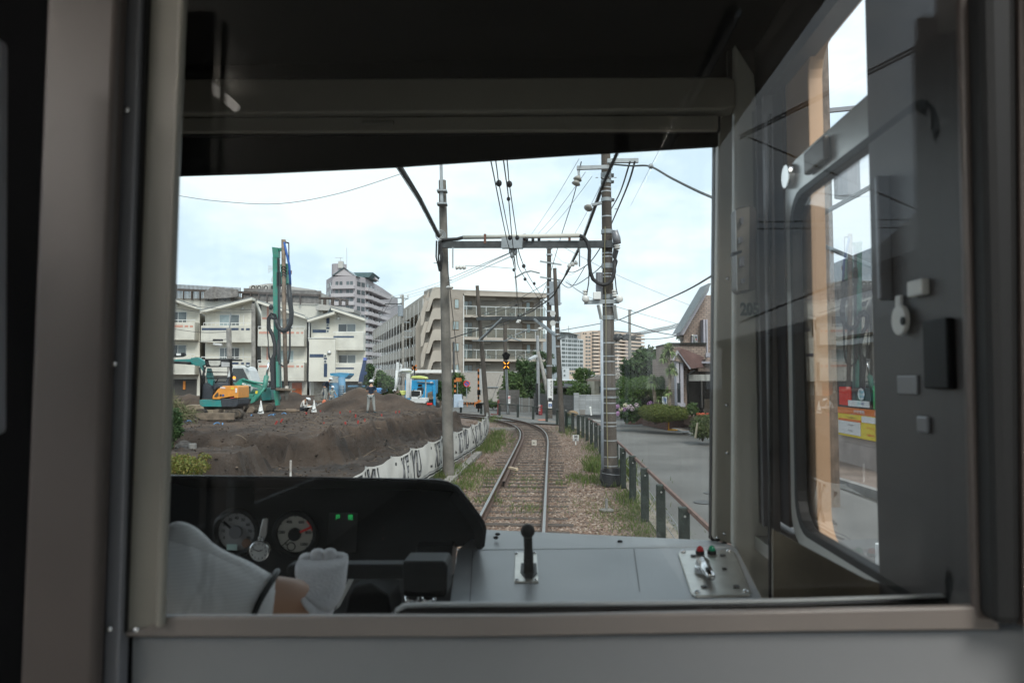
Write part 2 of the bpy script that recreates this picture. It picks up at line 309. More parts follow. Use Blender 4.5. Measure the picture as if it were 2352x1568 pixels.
# cab side door on the right wall (X = 1.2)
XW = 1.2
def wbox(mb, y0, y1, z0, z1, t0=0., t1=.04): return mb.obox(T(XW + t0, y0, z0), TV * (y1 - y0), TR * (t1 - t0), (0, 0, z1 - z0))
door = MB(); wbox(door, .85, 1.20, 1.0, 3.22); wbox(door, 1.86, 2.05, 1.0, 3.22); wbox(door, 1.2, 1.86, 1.0, 2.06); wbox(door, 1.2, 1.86, 3.07, 3.22)
door = door.build('side_door', M('door_grey', (.085, .078, .076), .5, var=.08), train)
def rrect(y0, y1, z0, z1, r, n=5):
    out = []
    for cy, cz, a0 in ((y1 - r, z1 - r, 0), (y0 + r, z1 - r, 90), (y0 + r, z0 + r, 180), (y1 - r, z0 + r, 270)):
        out += [(cy + r * math.cos(R(a0 + 90 * k / n)), cz + r * math.sin(R(a0 + 90 * k / n))) for k in range(n + 1)]
    return out
def wring(name, o, i, x0, x1, mat, parent):
    vs = []; n = len(o)
    for y, z in o: vs.append(T(x0, y, z))
    for y, z in i: vs.append(T(x0, y, z))
    for y, z in o: vs.append(T(x1, y, z))
    for y, z in i: vs.append(T(x1, y, z))
    fs = []
    for k in range(n):
        q = (k + 1) % n; fs += [(k, q, n + q, n + k), (2 * n + k, 3 * n + k, 3 * n + q, 2 * n + q), (k, 2 * n + k, 2 * n + q, q), (n + k, n + q, 3 * n + q, 3 * n + k)]
    return MB().add(vs, fs).build(name, mat, parent, bevel=.002)
wring('window_liner', rrect(.9, 1.72, 2.05, 3.1, .06), rrect(.95, 1.555, 2.07, 3.09, .06), XW + .03, XW + .06, m_tan, door)
sash = wring('window_sash', rrect(.95, 1.63, 2.055, 2.86, .07), rrect(1.0, 1.595, 2.088, 2.785, .07), XW + .002, XW + .02, m_alum, door)
wring('sash_seal', rrect(.98, 1.60, 2.083, 2.79, .07), rrect(1.0, 1.585, 2.098, 2.775, .07), XW, XW + .022, m_rubber, sash)
MB().prism([T(XW + .01, y, z) for y, z in rrect(1.0, 1.59, 2.09, 2.78, .06)], TR * .004).build('pane', MG('side_pane', (.96, .965, .97), .35), sash)
b = MB(); wbox(b, 1.36, 1.47, 2.80, 2.845, -.012, .002); b.build('latch', M('latch_dark', (.1, .09, .08), .4, .5), sash, bevel=.004)
MB().disc(T(XW + .002, 1.585, 2.83), -TR, .026, .014).build('lock', m_chrome, sash, bevel=.002)
b = MB()
for yy in (1.70, 1.76, 1.80): wbox(b, yy, yy + .018, 2.06, 3.05, -.02, 0)
b.build('guide_channel', m_greym, door)
b = MB(); wbox(b, 1.70, 1.9, 2.07, 3.08, .02, .03); b.build('door_lining', M('lining_mauve', (.10, .09, .095), .4), door)
def dplate(x0, y0, x1, y1, nm, mat, t=.012):
    a = TXP(x0, y1, XW); c = TXP(x1, y1, XW); zt = TXP((x0 + x1) / 2, y0, XW).z; c.z = a.z; return MB().obox(a - TR * t, c - a, TR * t, (0, 0, zt - a.z)).build(nm, mat, door, bevel=.003)
dplate(2142, 732, 2200, 892, 'notice_box', m_black); dplate(2066, 862, 2112, 905, 'notice_plate', m_greym, .004); dplate(2114, 955, 2140, 992, 'catch_plate', m_greym, .006); dplate(2102, 642, 2138, 684, 'lock_case', m_white); dplate(2045, 400, 2052, 690, 'wall_seam', m_greym, .02)
b = MB(); wbox(b, 1.0, 1.9, 2.0, 2.03, -.03, .01); b.build('door_ledge', m_alum, door)
lr = MB().disc(TXP(2075, 735, XW - .005), -TR, .022, .008, 20).build('lock_rose', m_white, door, bevel=.002); MB().disc(TXP(2075, 737, XW - .014), -TR, .006, .002, 14).build('keyhole', m_rubber, lr); MB().obox(TXP(2068, 706, XW - .008), TV * .016, TR * .004, EZ * .018).build('lock_tab', m_white, lr)
tpoly('door_edge', [(1766, 262), (1773, 262), (1776, 1374), (1768, 1374)], 1.66, .01, m_rubber)
tpoly('mirror_panel', [(1775, 1215), (1990, 1330), (2140, 1372), (1775, 1378)], 1.2, .005, M('brass_mirror', (.40, .34, .25), .25, .6, var=.3, scale=8))
# dashboard: instrument face with hood
HOOD = [(340, 1092), (700, 1094), (1000, 1101), (1030, 1105), (1052, 1118), (1085, 1158), (1112, 1196), (1118, 1214), (1113, 1254)]
tpoly('instrument_face', [(340, 1098), (1000, 1108), (1045, 1125), (1100, 1200), (1105, 1252), (1042, 1256), (1030, 1386), (1010, 1470), (340, 1470)], 1.93, .08, m_black)
hd = MB(); n = len(HOOD); f0 = [TP(x, y, 1.70) for x, y in HOOD]
f1 = [p + TV * .30 - EZ * .075 - TR * (.06 if i > 3 else 0) for i, p in enumerate(f0)]
inn = [TP(x - (7 if i > 3 else 0), y + 7, 1.70) for i, (x, y) in enumerate(HOOD)]; inb = [p + TV * .26 - EZ * .06 - TR * (.05 if i > 3 else 0) for i, p in enumerate(inn)]
vs = f0 + f1 + inn + inb; fs = []
for i in range(n - 1): fs += [(i, i + 1, n + i + 1, n + i), (2 * n + i, 3 * n + i, 3 * n + i + 1, 2 * n + i + 1), (i, 2 * n + i, 2 * n + i + 1, i + 1), (n + i, n + i + 1, 3 * n + i + 1, 3 * n + i)]
hd.add(vs, fs).build('dashboard_hood', M('hood_charcoal', (.014, .014, .015), .5, var=.1, spec=.3), train, smooth=True, auto=40)
NF = -TV
def gauge(cx, cy, r, dial, label, nums, a0, a1, needles, name='gauge'):
    Y = 1.90; c = TP(cx, cy, Y); k = Y / F; rr = r * k
    g = MB().ring(c, NF, rr * 1.06, .008).build('gauge', m_black, train, smooth=True)
    MB().disc(c + TV * .008, NF, rr, .006, 40).build('dial', dial, g)
    t = MB()
    for i, s in enumerate(nums):
        a = R(a0 + (a1 - a0) * i / (len(nums) - 1)); d = TR * math.cos(a) + EZ * math.sin(a)
        t.bar(c + d * rr * .98 - TV * .0002, c + d * rr * .86 - TV * .0002, .0022, .0012, NF)
        if s: text(t, s, c + d * rr * .68, TR, EZ, rr * .20, .0004, .0003)
    for i in range((len(nums) - 1) * 4 + 1):
        a = R(a0 + (a1 - a0) * i / ((len(nums) - 1) * 4)); d = TR * math.cos(a) + EZ * math.sin(a); t.bar(c + d * rr * .98, c + d * rr * .92, .0009, .0012, NF)
    t.build('lettering', M('dial_ink', (.02, .02, .02), .6, var=0), g)
    for ang, l0, l1, w, mt in needles:
        d = TR * math.cos(R(ang)) + EZ * math.sin(R(ang)); q = c + NF * .006
        MB().bar(q + d * rr * l0, q + d * rr * l1, w, .002, NF).build('needle', mt, g)
    MB().disc(c, NF, rr * .32, .008, 24).build('hub', m_black if dial == m_dial else M('hub_grey', (.16, .16, .17), .4), g)
    return g, c, rr
m_red = M('signal_red', (.75, .03, .02), .4, var=0)
g1, c1, r1 = gauge(543, 1221, 47, m_dialg, '', ['0', '10', '20', '30', '40', '50', '60', '70', '80'], 205, -25, [(140, .2, .8, .006, m_blackm)])
MB().obox(TP(521, 1262, 1.895), TR * .027, NF * .002, EZ * .015).build('sticker', M('sticker_mint', (.45, .62, .58)), g1)
MB().disc(TP(566, 1247, 1.897), NF, .012, .001).build('seal_mark', M('seal_brown', (.20, .11, .07)), g1)
g2, c2, r2 = gauge(678, 1226, 45.5, m_dial, '', ['0', '', '200', '', '400', '', '600', '', '800', '', '1000'], 228, -48, [(24, .1, .95, .006, m_red), (222, .1, .85, .002, m_blackm)])
t = MB()
for a in range(12, 46, 4): t.bar(c2 + (TR * math.cos(R(a)) + EZ * math.sin(R(a))) * r2 * .93 + NF * .001, c2 + (TR * math.cos(R(a + 4)) + EZ * math.sin(R(a + 4))) * r2 * .93 + NF * .001, .006, .002, NF)
t.build('red_zone', m_red, g2)
MB().ring(c2 - EZ * r2 * .62 - TR * .01, NF, r2 * .2, .0012, 20, 6).build('small_dial', m_blackm, g2)
m_green = M('display_green', (0, .3, .05), .5, var=0, emit=((.05, 1, .25), .22))
for ch, x in (('戸', 776), ('閉', 805)):
    d = MB(); text(d, ch, TP(x, 1188, 1.915), TR, EZ, .0145, 0, 0, .9); d.build('display_lettering', m_green, train)
d = MB(); text(d, '1', TP(880, 1212, 1.915), TR, EZ, .012); text(d, 'A', TP(880, 1236, 1.915), TR, EZ, .010); d.build('dim_lettering', M('display_dim', (.05, .004, .004)), train)
tpoly('display_window', [(756, 1176), (822, 1176), (818, 1268), (750, 1268)], 1.922, .008, M('display_black', (.004, .004, .005), .25))
# pocket watch in its holder
wl_ = TP(595, 1265, 1.84)
watch = thing('pocket_watch', wl_ - EZ * .03, 'round silver pocket watch with white dial propped between the two dashboard gauges', 'watch')
MB().disc(wl_, TV, 24.5 * 1.84 / F, .012, 36).build('case', m_chrome, watch, bevel=.003)
MB().disc(wl_ + NF * .0005, NF, 21 * 1.84 / F, .001, 36).build('dial', M('watch_face', (.62, .62, .60)), watch)
t = MB()
for i in range(1, 13):
    a = R(90 - 30 * i); text(t, str(i), wl_ + NF * .0022 + (TR * math.cos(a) + EZ * math.sin(a)) * .0185, TR, EZ, .0062, .0003)
t.build('lettering', M('dial_ink', (.02, .02, .02)), watch)
for ang, ln, w in ((25, .011, .0018), (160, .017, .0014)):
    q = wl_ + NF * .003; MB().bar(q, q + (TR * math.cos(R(ang)) + EZ * math.sin(R(ang))) * ln, w, .0008, NF).build('hand', m_blackm, watch)
MB().ring(wl_ + EZ * .030 + TR * .003, NF, .006, .0012, 16, 6).build('bow', m_chrome, watch, smooth=True)
tpoly('watch_clip', [(603, 1190), (615, 1190), (612, 1226), (604, 1246), (593, 1240), (597, 1212)], 1.86, .006, m_alum, bevel=.003)
# master controller: handle bar, end block, pedestal
hb = tpoly('controller_handle', [(664, 1296), (1005, 1295), (1005, 1330), (664, 1330), (658, 1322), (658, 1302)], 1.36, .035, m_black, bevel=.004)
tpoly('end_block', [(925, 1288), (1020, 1288), (1028, 1300), (1026, 1366), (1020, 1372), (935, 1372), (925, 1364)], 1.34, .07, m_black, bevel=.006, parent=hb)
for x in (962, 992): MB().ell(TP(x, 1288, 1.36), .005, .005, .003).build('bolt', m_chrome, hb, smooth=True)
tpoly('controller_pedestal', [(812, 1345), (852, 1338), (892, 1366), (900, 1420), (790, 1420), (800, 1366)], 1.42, .1, m_black, bevel=.004)
tpoly('desk_front_dark', [(760, 1330), (1040, 1330), (1032, 1430), (760, 1430)], 1.6, .04, M('desk_dark', (.035, .037, .042), .4))
tpoly('paper_slip', [(800, 1330), (812, 1330), (780, 1392), (770, 1400)], 1.5, .003, m_white)
for x in (945, 985): MB().cyl(TP(x, 1366, 1.4), TP(x, 1388, 1.4), .014).build('shaft', m_chrome, train, smooth=True)
tpoly('junction_box', [(956, 1252), (1040, 1252), (1036, 1300), (956, 1300)], 1.8, .05, m_black, bevel=.003)
# grey control desk: shelf below the windscreen and sloping panel
def quadplate(name, pts, mat, th=.012, parent=train, bevel=0):
    p = [Vector(q) for q in pts]; nn = (p[1] - p[0]).cross(p[2] - p[0]).normalized()
    if nn.z < 0: nn = -nn
    return MB().prism(p, -nn * th).build(name, mat, parent, bevel=bevel)
bk = [TP(1112, 1215, 2.07), TP(1380, 1228, 2.06), TP(1645, 1241, 1.98)]; br_ = [TP(1050, 1262, 1.80), TP(1400, 1258, 1.80), TP(1692, 1254, 1.80)]
fr_ = [TP(1030, 1400, 1.38), TP(1400, 1396, 1.38), TP(1760, 1390, 1.38)]
shelf = quadplate('desk_shelf', [bk[0], bk[1], bk[2], br_[2], br_[1], br_[0]], M('shelf_grey', (.40, .41, .42), .38, .1, var=.04), bevel=.003)
desk = quadplate('control_desk', [br_[0] - EZ * .001, br_[2] - EZ * .001, fr_[2], fr_[0]], m_desk, bevel=.004)
def on_desk(px, py, lift=0.):
    nn = (br_[2] - br_[0]).cross(fr_[0] - br_[0]).normalized(); nn = nn if nn.z > 0 else -nn; r = ray(px, py)
    return CAM + r * ((br_[0] + nn * lift - CAM).dot(nn) / r.dot(nn)), nn
for a, b_ in (((1086, 1262), (1079, 1386)), ((1456, 1260), (1473, 1384))):
    MB().bar(on_desk(*a, .0004)[0], on_desk(*b_, .0004)[0], .0018, .0012).build('panel_seam', M('seam_dark', (.12, .12, .12)), desk)
for x, y in ((1139, 1234), (1424, 1243), (1648, 1239), (1664, 1247), (1143, 1226)):
    k = TP(x, y, 1.9); MB().ell(k, .007, .007, .004).build('cap_bolt', m_black, shelf, smooth=True)
# reverser lever
lv = MB().prism([on_desk(x, y, .003)[0] for x, y in ((1183, 1267), (1233, 1267), (1237, 1335), (1181, 1335))], on_desk(0, 1300)[1] * -.004).build('lever_plate', m_steel, desk, bevel=.002)
MB().prism([on_desk(x, y, .005)[0] for x, y in ((1197, 1292), (1232, 1292), (1234, 1316), (1222, 1326), (1206, 1326), (1195, 1312))], on_desk(0, 1300)[1] * -.003).build('slot', m_rubber, lv)
for x, y in ((1186, 1270), (1228, 1269), (1187, 1331), (1231, 1331)): MB().ell(on_desk(x, y, .004)[0], .004, .004, .003).build('screw', m_chrome, lv, smooth=True)
tp_ = TP(1212, 1219, 1.50); ft = on_desk(1215, 1312)[0]
MB().tube([ft, ft.lerp(tp_, .35), tp_], [.012, .009, .009], 12).build('lever', m_black, lv, smooth=True)
MB().ell(tp_, .0145, .0145, .0145, 18, 12).build('lever_knob', m_black, lv, smooth=True)
MB().bar(ft - EZ * .003, ft.lerp(tp_, .42), .022, .02, TR).build('lever_boot', m_black, lv, bevel=.002)
# switch plate with key handle
nn = on_desk(1600, 1300)[1]
sp_ = MB().prism([on_desk(x, y, .006)[0] for x, y in ((1562, 1263), (1682, 1261), (1690, 1268), (1727, 1358), (1722, 1366), (1597, 1367), (1588, 1361), (1558, 1270))], nn * -.006).build('switch_plate', m_steel, desk, bevel=.003)
for x, y in ((1569, 1266), (1674, 1265), (1601, 1358), (1713, 1357)): MB().ell(on_desk(x, y, .007)[0], .006, .006, .004).build('screw', m_chrome, sp_, smooth=True)
for x, y in ((1592, 1276), (1660, 1275), (1617, 1347), (1691, 1346)): MB().disc(on_desk(x, y, .007)[0], nn, .006, .002).build('blank_plug', M('plug_grey', (.06, .06, .06)), sp_)
for x, y, nm, c in ((1608, 1272, 'indicator_lamp', (.45, .01, .015)), (1635, 1271, 'indicator_lamp', (.0, .28, .14))):
    q = on_desk(x, y, .006)[0]; MB().cyl(q, q + nn * .008, .010).build('lamp_collar', m_black, sp_)
    MB().ell(q + nn * .008, .0085, .0085, .011, 14, 8).build(nm, M('lens_' + ('red' if c[0] > .1 else 'green'), c, .15, var=0), sp_, smooth=True)
q = on_desk(1614, 1314, .006)[0]; MB().cyl(q, q + nn * .014, .019, .016, 20).build('key_barrel', m_chrome, sp_, bevel=.002)
a_ = on_desk(1614, 1294, .022)[0]; b2 = on_desk(1634, 1324, .022)[0]
MB().tube([a_, a_.lerp(b2, .4), b2], [.015, .011, .008], 12).build('key_handle', m_chrome, sp_, smooth=True)
MB().disc(on_desk(1664, 1306, .007)[0], nn, .005, .002).build('keyhole', m_rubber, sp_)
# ============================================================ ground, track, road
def track(s):                                          # centre line in the train frame: straight, then a tightening left curve
    S0 = 26.0
    if s <= S0: return 0.0, s, 0.0
    X, Y, h = 0.0, S0, 0.0; n = max(1, int((s - S0) / .25)); ds = (s - S0) / n
    for i in range(n):
        q = (i + .5) * ds; h += min(.00198 * q, .036) * ds if h < 1.25 else 0; X -= math.sin(h) * ds; Y += math.cos(h) * ds
    return X, Y, h
TRK = {}
def tr(s, off, z=0.0):
    k = round(s, 3)
    if k not in TRK: TRK[k] = track(s)
    X, Y, h = TRK[k]; return T(X + math.cos(h) * off, Y + math.sin(h) * off, z)
def strip(name, s0, s1, ds, prof, mat, parent=None, smooth=False, rnd=0., **k):   # cross-section prof [(offset,z)] swept along the track
    ss = np.arange(s0, s1 + 1e-6, ds); vs = []; n = len(prof)
    for s in ss:
        for o, z in prof: vs.append(tr(s, o + (random.uniform(-rnd, rnd) if rnd else 0), z + (random.uniform(-rnd, rnd) * .3 if rnd else 0)))
    fs = [(i * n + j, i * n + j + 1, (i + 1) * n + j + 1, (i + 1) * n + j) for i in range(len(ss) - 1) for j in range(n - 1)]
    return MB().add(vs, fs).build(name, mat, parent, smooth, **k)
m_ground = M('ground_earth', (.10, .085, .07), .95, var=.3, scale=.6, bump=.4, bscale=12)
g = MB().add([(-900, -200, -.32), (900, -200, -.32), (900, 1800, -.32), (-900, 1800, -.32)], [(0, 1, 2, 3)]).build('ground', m_ground); struct(g)
# ballast bed with small relief
m_ballast = M('ballast_stone', (.065, .041, .031), .95, var=0, col2=(.27, .195, .155), scale=22, detail=3, bump=1.0, bscale=26)
prof = [(-2.6, -.34), (-2.1, -.24)] + [(x, -.172) for x in np.linspace(-1.7, 1.7, 35)] + [(2.0, -.17), (2.3, -.15), (2.55, -.13), (2.75, -.32)]
bb = strip('ballast_bed', 3, 78, .12, prof, m_ballast, rnd=.02); struct(bb)
# loose stones near the viewer
m_stone = MI('loose_stone', [(.06, .034, .024), (.16, .10, .072), (.25, .18, .138), (.09, .058, .044), (.37, .30, .245), (.19, .125, .092)], .9)
oct_v = np.array([(1, 0, 0), (0, 1, 0), (-1, 0, 0), (0, -1, 0), (0, 0, 1), (0, 0, -1)], float); oct_f = np.array([(0, 1, 4), (1, 2, 4), (2, 3, 4), (3, 0, 4), (1, 0, 5), (2, 1, 5), (3, 2, 5), (0, 3, 5)])
rng = np.random.default_rng(3)
def scatter(name, pts, sizes, mat, flat=.6):
    n = len(pts); V = np.empty((n, 6, 3)); a = rng.uniform(0, 6.28, n); ca, sa = np.cos(a), np.sin(a)
    sc_ = rng.uniform(.6, 1.3, (n, 6, 1)) * oct_v[None] * np.array([1, .75, flat]); V[..., 0] = sc_[..., 0] * ca[:, None] - sc_[..., 1] * sa[:, None]; V[..., 1] = sc_[..., 0] * sa[:, None] + sc_[..., 1] * ca[:, None]; V[..., 2] = sc_[..., 2] + sc_[..., 0] * rng.uniform(-.4, .4, (n, 1))
    V = V * sizes[:, None, None] + pts[:, None]; Fc = (oct_f[None] + (np.arange(n) * 6)[:, None, None]).reshape(-1, 3)
    me = bpy.data.meshes.new(name); me.from_pydata(V.reshape(-1, 3).tolist(), [], Fc.tolist()); me.materials.append(mat); o = bpy.data.objects.new(name, me); COL.objects.link(o); return o
pts = []
for s0, s1, dens in ((9.5, 16, 520), (16, 24, 330), (24, 34, 170), (34, 46, 70)):
    n = int((s1 - s0) * 4.2 * dens)
    for s, o in zip(rng.uniform(s0, s1, n), rng.uniform(-2.1, 2.2, n)):
        if abs(abs(o) - .565) < .08: continue
        if o > 1.75 and rng.random() < .5: continue
        pts.append(tr(round(s * 20) / 20, o, -.175) + TV * float(rng.uniform(-.03, .03)))
pts = np.array([tuple(p) for p in pts]); tag(scatter('ballast_stones', pts, rng.uniform(.022, .050, len(pts)), m_stone), 'loose brown crushed stones lying between the rails and beside them', 'ballast', kind='stuff')
# rails: one thing each
m_rail = M('rail_rust', (.10, .058, .042), .75, .3, var=.25, scale=20); m_railtop = M('rail_top', (.36, .35, .34), .28, .9, var=.1, scale=9)
def rail(off, label, s0=3, s1=74, z=0., guard=False):
    pr = [(-.06, -.145), (-.06, -.132), (-.011, -.115), (-.011, -.04), (-.034, -.032), (-.034, -.006), (-.026, 0)]
    pr = pr + [(-x, zz) for x, zz in pr[::-1]] + [pr[0]]
    o = strip('rail', s0, s1, .4, [(off + x, zz + z) for x, zz in pr], m_rail); tag(o, label, 'rail', 'running rails of the curved track')
    if not guard: strip('running_surface', s0, s1, .4, [(off - .024, .0015 + z), (off + .024, .0015 + z)], m_railtop, o)
    return o
rail(-.565, 'left steel running rail with a shiny top, next to the guard rail on the curve')
rail(.565, 'right steel running rail with a shiny top, nearer the road')
rail(-.44, 'rusty inner guard rail laid against the left running rail', 17.6, 60, -.01, True)
# sleepers, each a thing
m_sleeper = M('sleeper_wood', (.048, .035, .028), .9, var=.0, col2=(.115, .088, .072), scale=5, bump=.5, bscale=30, stretch=(1, 6, 1))
proto = None; s = 9.9; k = 0
while s < 52:
    X, Y, h = track(s); c = T(X, Y, 0)
    if proto is None:
        b = MB(); ang = 0; b.obox((-1.03, -.10, -.14), (2.06, 0, 0), (0, .20, 0), (0, 0, .14)); me_o = b.build('sleeper', m_sleeper, bevel=.008); me_o.data.transform(Matrix.Translation((0, 0, -.14)) if False else Matrix.Identity(4)); proto = me_o; o = proto
    else: o = proto.copy(); COL.objects.link(o)
    o.location = c + EZ * (-.288 + random.uniform(-.014, .010)) + TR * random.uniform(-.07, .07); o.rotation_euler = (0, random.uniform(-.004, .004), h - YAW + random.uniform(-.012, .012))
    if random.random() < .0: pass
    tag(o, 'weathered wooden sleeper bedded in stones under the rails', 'sleeper', 'wooden sleepers under the track'); s += .645 * random.uniform(.97, 1.03)
# road along the fence, kerb and pavement
m_asph = M('asphalt', (.142, .138, .131), .9, var=.2, scale=.45, bump=.35, bscale=160, detail=8)
rd = strip('road', 0, 82, .8, [(2.72, -.11), (3.0, -.105), (5.0, -.085), (7.1, -.10), (7.25, -.10)], m_asph); struct(rd)
strip_c = strip('concrete_gutter', 0, 80, .8, [(2.42, -.115), (2.42, -.10), (2.74, -.095), (2.74, -.115)], M('gutter_concrete', (.20, .17, .14), .9, var=.25, scale=3)); struct(strip_c)
KB = [(1700, 1045), (1640, 1017), (1590, 1002), (1535, 985), (1490, 972), (1440, 962), (1400, 956), (1340, 948)]
kb = [G(x, y, -.1) for x, y in KB]; kb = [T(8.2, 4, -.1), T(7.9, 12, -.1), T(7.6, 18, -.1)] + kb
vs = []; m_kerb = M('kerb_concrete', (.33, .32, .30), .9, var=.2, scale=2)
for i, p in enumerate(kb):
    d = (kb[min(i + 1, len(kb) - 1)] - kb[max(i - 1, 0)]).normalized(); nr = Vector((d.y, -d.x, 0))
    vs += [p - EZ * .1, p + EZ * .10, p + nr * .16 + EZ * .11, p + nr * .16 - EZ * .1]
struct(MB().add(vs, [(i * 4 + j, i * 4 + j + 1, i * 4 + j + 5, i * 4 + j + 4) for i in range(len(kb) - 1) for j in range(3)]).build('kerb', m_kerb))
m_pave = MBR('paving_slabs', (.25, .20, .17), (.30, .235, .19), (.16, .14, .12), .3, .2) if False else M('pavement_tan', (.27, .215, .18), .9, var=.2, scale=1.2, bump=.2, bscale=50)
pv = [p + Vector((.16, 0, 0)) + EZ * .106 for p in kb]
struct(MB().add([q for p in pv for q in (p, p + Vector((9, -1, 0)))], [(2 * i, 2 * i + 1, 2 * i + 3, 2 * i + 2) for i in range(len(pv) - 1)]).build('pavement', m_pave))
sr = MB().add([G(1300, 947, -.095), G(1480, 966, -.095), P(1700, 948, 50) * 1 , P(1240, 934, 62)], [(0, 1, 2, 3)])
A_ = G(1250, 950, -.098); 
struct(MB().add([Vector((1.5, 42, -.10)), Vector((9, 36, -.10)), Vector((24, 40, -.10)), Vector((24, 62, -.10)), Vector((-14, 72, -.10)), Vector((-11, 57, -.10)), Vector((-4, 50, -.10))], [(0, 1, 2, 3, 4, 5, 6)]).build('side_road', m_asph))
# manhole covers
for (x, y), lb in (((1621, 1153), 'round iron manhole cover, the nearer of two in the grey road'), ((1642, 1132), 'round iron manhole cover, the farther of two in the grey road')):
    o = MB().disc(G(x, y, -.089), EZ, .24, .008, 28).build('manhole_cover', M('cast_iron', (.10, .10, .10), .6, .3, var=.2, scale=40, bump=.5, bscale=60)); tag(o, lb, 'manhole cover')
# ------------------------------------------------------------ grass and weeds
m_grass = MI('grass_blade', [(.09, .14, .03), (.14, .185, .05), (.07, .11, .027), (.20, .21, .09), (.11, .165, .035)], .6, .35)
def grass(name, blobs, label, cat='grass'):              # blobs: (px, py, z, rx, ry, count, height)
    V = []; Fc = []
    for px, py, z, rx, ry, n, h in blobs:
        c = G(px, py, z)
        for i in range(n):
            a = random.gauss(0, .5), random.gauss(0, .5); b0 = c + TR * a[0] * rx + TV * a[1] * ry; hh = h * random.uniform(.35, 1.1); w = max(.006, hh * .06) * random.uniform(.7, 1.4); t = random.uniform(0, 6.28); u = Vector((math.cos(t), math.sin(t), 0)); ln = Vector((random.gauss(0, .35), random.gauss(0, .35), 0)) * hh
            k = len(V); V += [b0 - u * w, b0 + u * w, b0 + u * w * .6 + ln * .4 + EZ * hh * .6, b0 + ln + EZ * hh]; Fc += [(k, k + 1, k + 2), (k, k + 2, k + 3)]
    return tag(MB().add(V, Fc).build(name, m_grass), label, cat, kind='stuff')
zv = -.14
grass('verge_grass', [(1400, 1105, zv, .9, 1.0, 900, .16), (1418, 1070, zv, .6, 1.2, 500, .22), (1370, 1060, zv, .5, 1.6, 420, .18), (1455, 1150, zv, .5, 1.2, 520, .16), (1400, 1160, zv, .9, 1.1, 420, .07), (1480, 1195, zv, .7, 1.0, 700, .07), (1430, 1185, zv, .6, .8, 420, .07), (1500, 1225, zv, .7, .9, 700, .08), (1380, 1010, zv, .5, 3, 420, .12), (1330, 1000, zv, .6, 3, 420, .12), (1360, 1030, zv, .4, 2, 380, .14), (1300, 988, zv, .5, 3, 500, .14), (1435, 1095, zv, .25, .5, 500, .30), (1365, 1080, zv, .25, .5, 260, .30), (1480, 1170, zv, .3, .6, 260, .12), (1322, 1098, zv, .25, .4, 90, .16), (1285, 1110, zv, .25, .4, 60, .12)], 'green weeds and grass growing on the verge beside the fence')
grass('trackside_grass', [(1130, 1018, zv, .8, 3.2, 800, .2), (1112, 1035, zv, .6, 1.4, 420, .2), (1142, 1000, zv, .4, 3, 500, .20), (1130, 965, zv, .6, 3, 300, .25), (1040, 1085, zv, .6, .9, 500, .18), (1090, 1100, zv, .9, 1.3, 420, .12), (1070, 1075, zv, .6, 1.2, 360, .16), (1130, 1085, zv, .6, 1.0, 300, .12), (1060, 1120, zv, .5, .9, 260, .16), (1205, 1170, zv, .5, .8, 120, .1), (1213, 1103, zv, .4, .8, 90, .09), (1120, 1150, zv, .5, .6, 140, .14), (1015, 1095, zv, .4, .4, 250, .2), (1230, 1170, zv, .3, .4, 50, .1), (1210, 1125, zv, .4, .5, 60, .1)], 'bright green grass tufts growing left of the track and between the sleepers')
# ============================================================ building site
def sstep(x, a, b):
    t = np.clip((x - a) / (b - a), 0, 1); return t * t * (3 - 2 * t)
def vnoise(x, y, sc, seed):
    r = np.random.default_rng(seed); tb = r.random((256, 256)); x = x * sc; y = y * sc; xi = np.floor(x).astype(int); yi = np.floor(y).astype(int); fx = x - xi; fy = y - yi
    fx = fx * fx * (3 - 2 * fx); fy = fy * fy * (3 - 2 * fy); g = lambda a, b: tb[a % 256, b % 256]
    return (g(xi, yi) * (1 - fx) + g(xi + 1, yi) * fx) * (1 - fy) + (g(xi, yi + 1) * (1 - fx) + g(xi + 1, yi + 1) * fx) * fy - .5
def fbm(x, y, sc, seed, o=4, gn=.5):
    a = 1; t = 0
    for i in range(o): t = t + a * vnoise(x, y, sc * 2 ** i, seed + i); a *= gn
    return t
MESA = .68
def site_h(X, Y):
    n1 = fbm(X, Y, .5, 11, 4); n2 = fbm(X, Y, 1.6, 31, 4, .6); n3 = fbm(X, Y, 3.7, 91, 4, .65)
    foot = np.interp(Y, [20, 22.4, 24, 27, 30, 34, 38, 42, 46, 52, 60], [-6.6, -6.1, -5.5, -4.8, -4.5, -3.7, -2.9, -2.9, -4.2, -7.5, -11]) + n1 * 1.0
    wall = sstep(foot - X + n2 * .25 + n3 * .18, .1, 1.0)
    front = sstep(Y + n1 * 1.6 + n2 * .25 + n3 * .4, 23.2, 24.2 + 0 * X)
    mesa = MESA * (wall ** .8) * front
    trench = -.42 * np.exp(-((Y - 22.7 - n1) / .8) ** 2) * sstep(-X, 5.6, 6.6)
    blk = .72 * sstep(-X + n1 * .5 + n3 * .2, 6.9, 7.25) * sstep(Y + n1 * .5 + n3 * .2, 18.7, 19.2) * (1 - sstep(Y + n1, 21.6, 23.0))
    blk = blk + .55 * sstep(-X, 11.5, 13) * sstep(Y, 16, 18) * (1 - front)
    floor_ = -.30 + .12 * n1 + .16 * np.abs(n2) * sstep(-X, 3.2, 5)
    h = floor_ * (1 - wall * front) + mesa + trench + blk + n2 * (.07 + .22 * (wall * front > .02) * (wall * front < .97)) + .10 * n3 + .14 * n3 * (wall * front > .03) * (wall * front < .96)
    h = h + .25 * sstep(Y, 46, 66) * wall * front
    pk = lambda cx, cy, rx, ry, hh: hh * np.clip(1 - np.sqrt(((X - cx) / rx) ** 2 + ((Y - cy) / ry) ** 2), 0, 1) ** 1.15
    return h
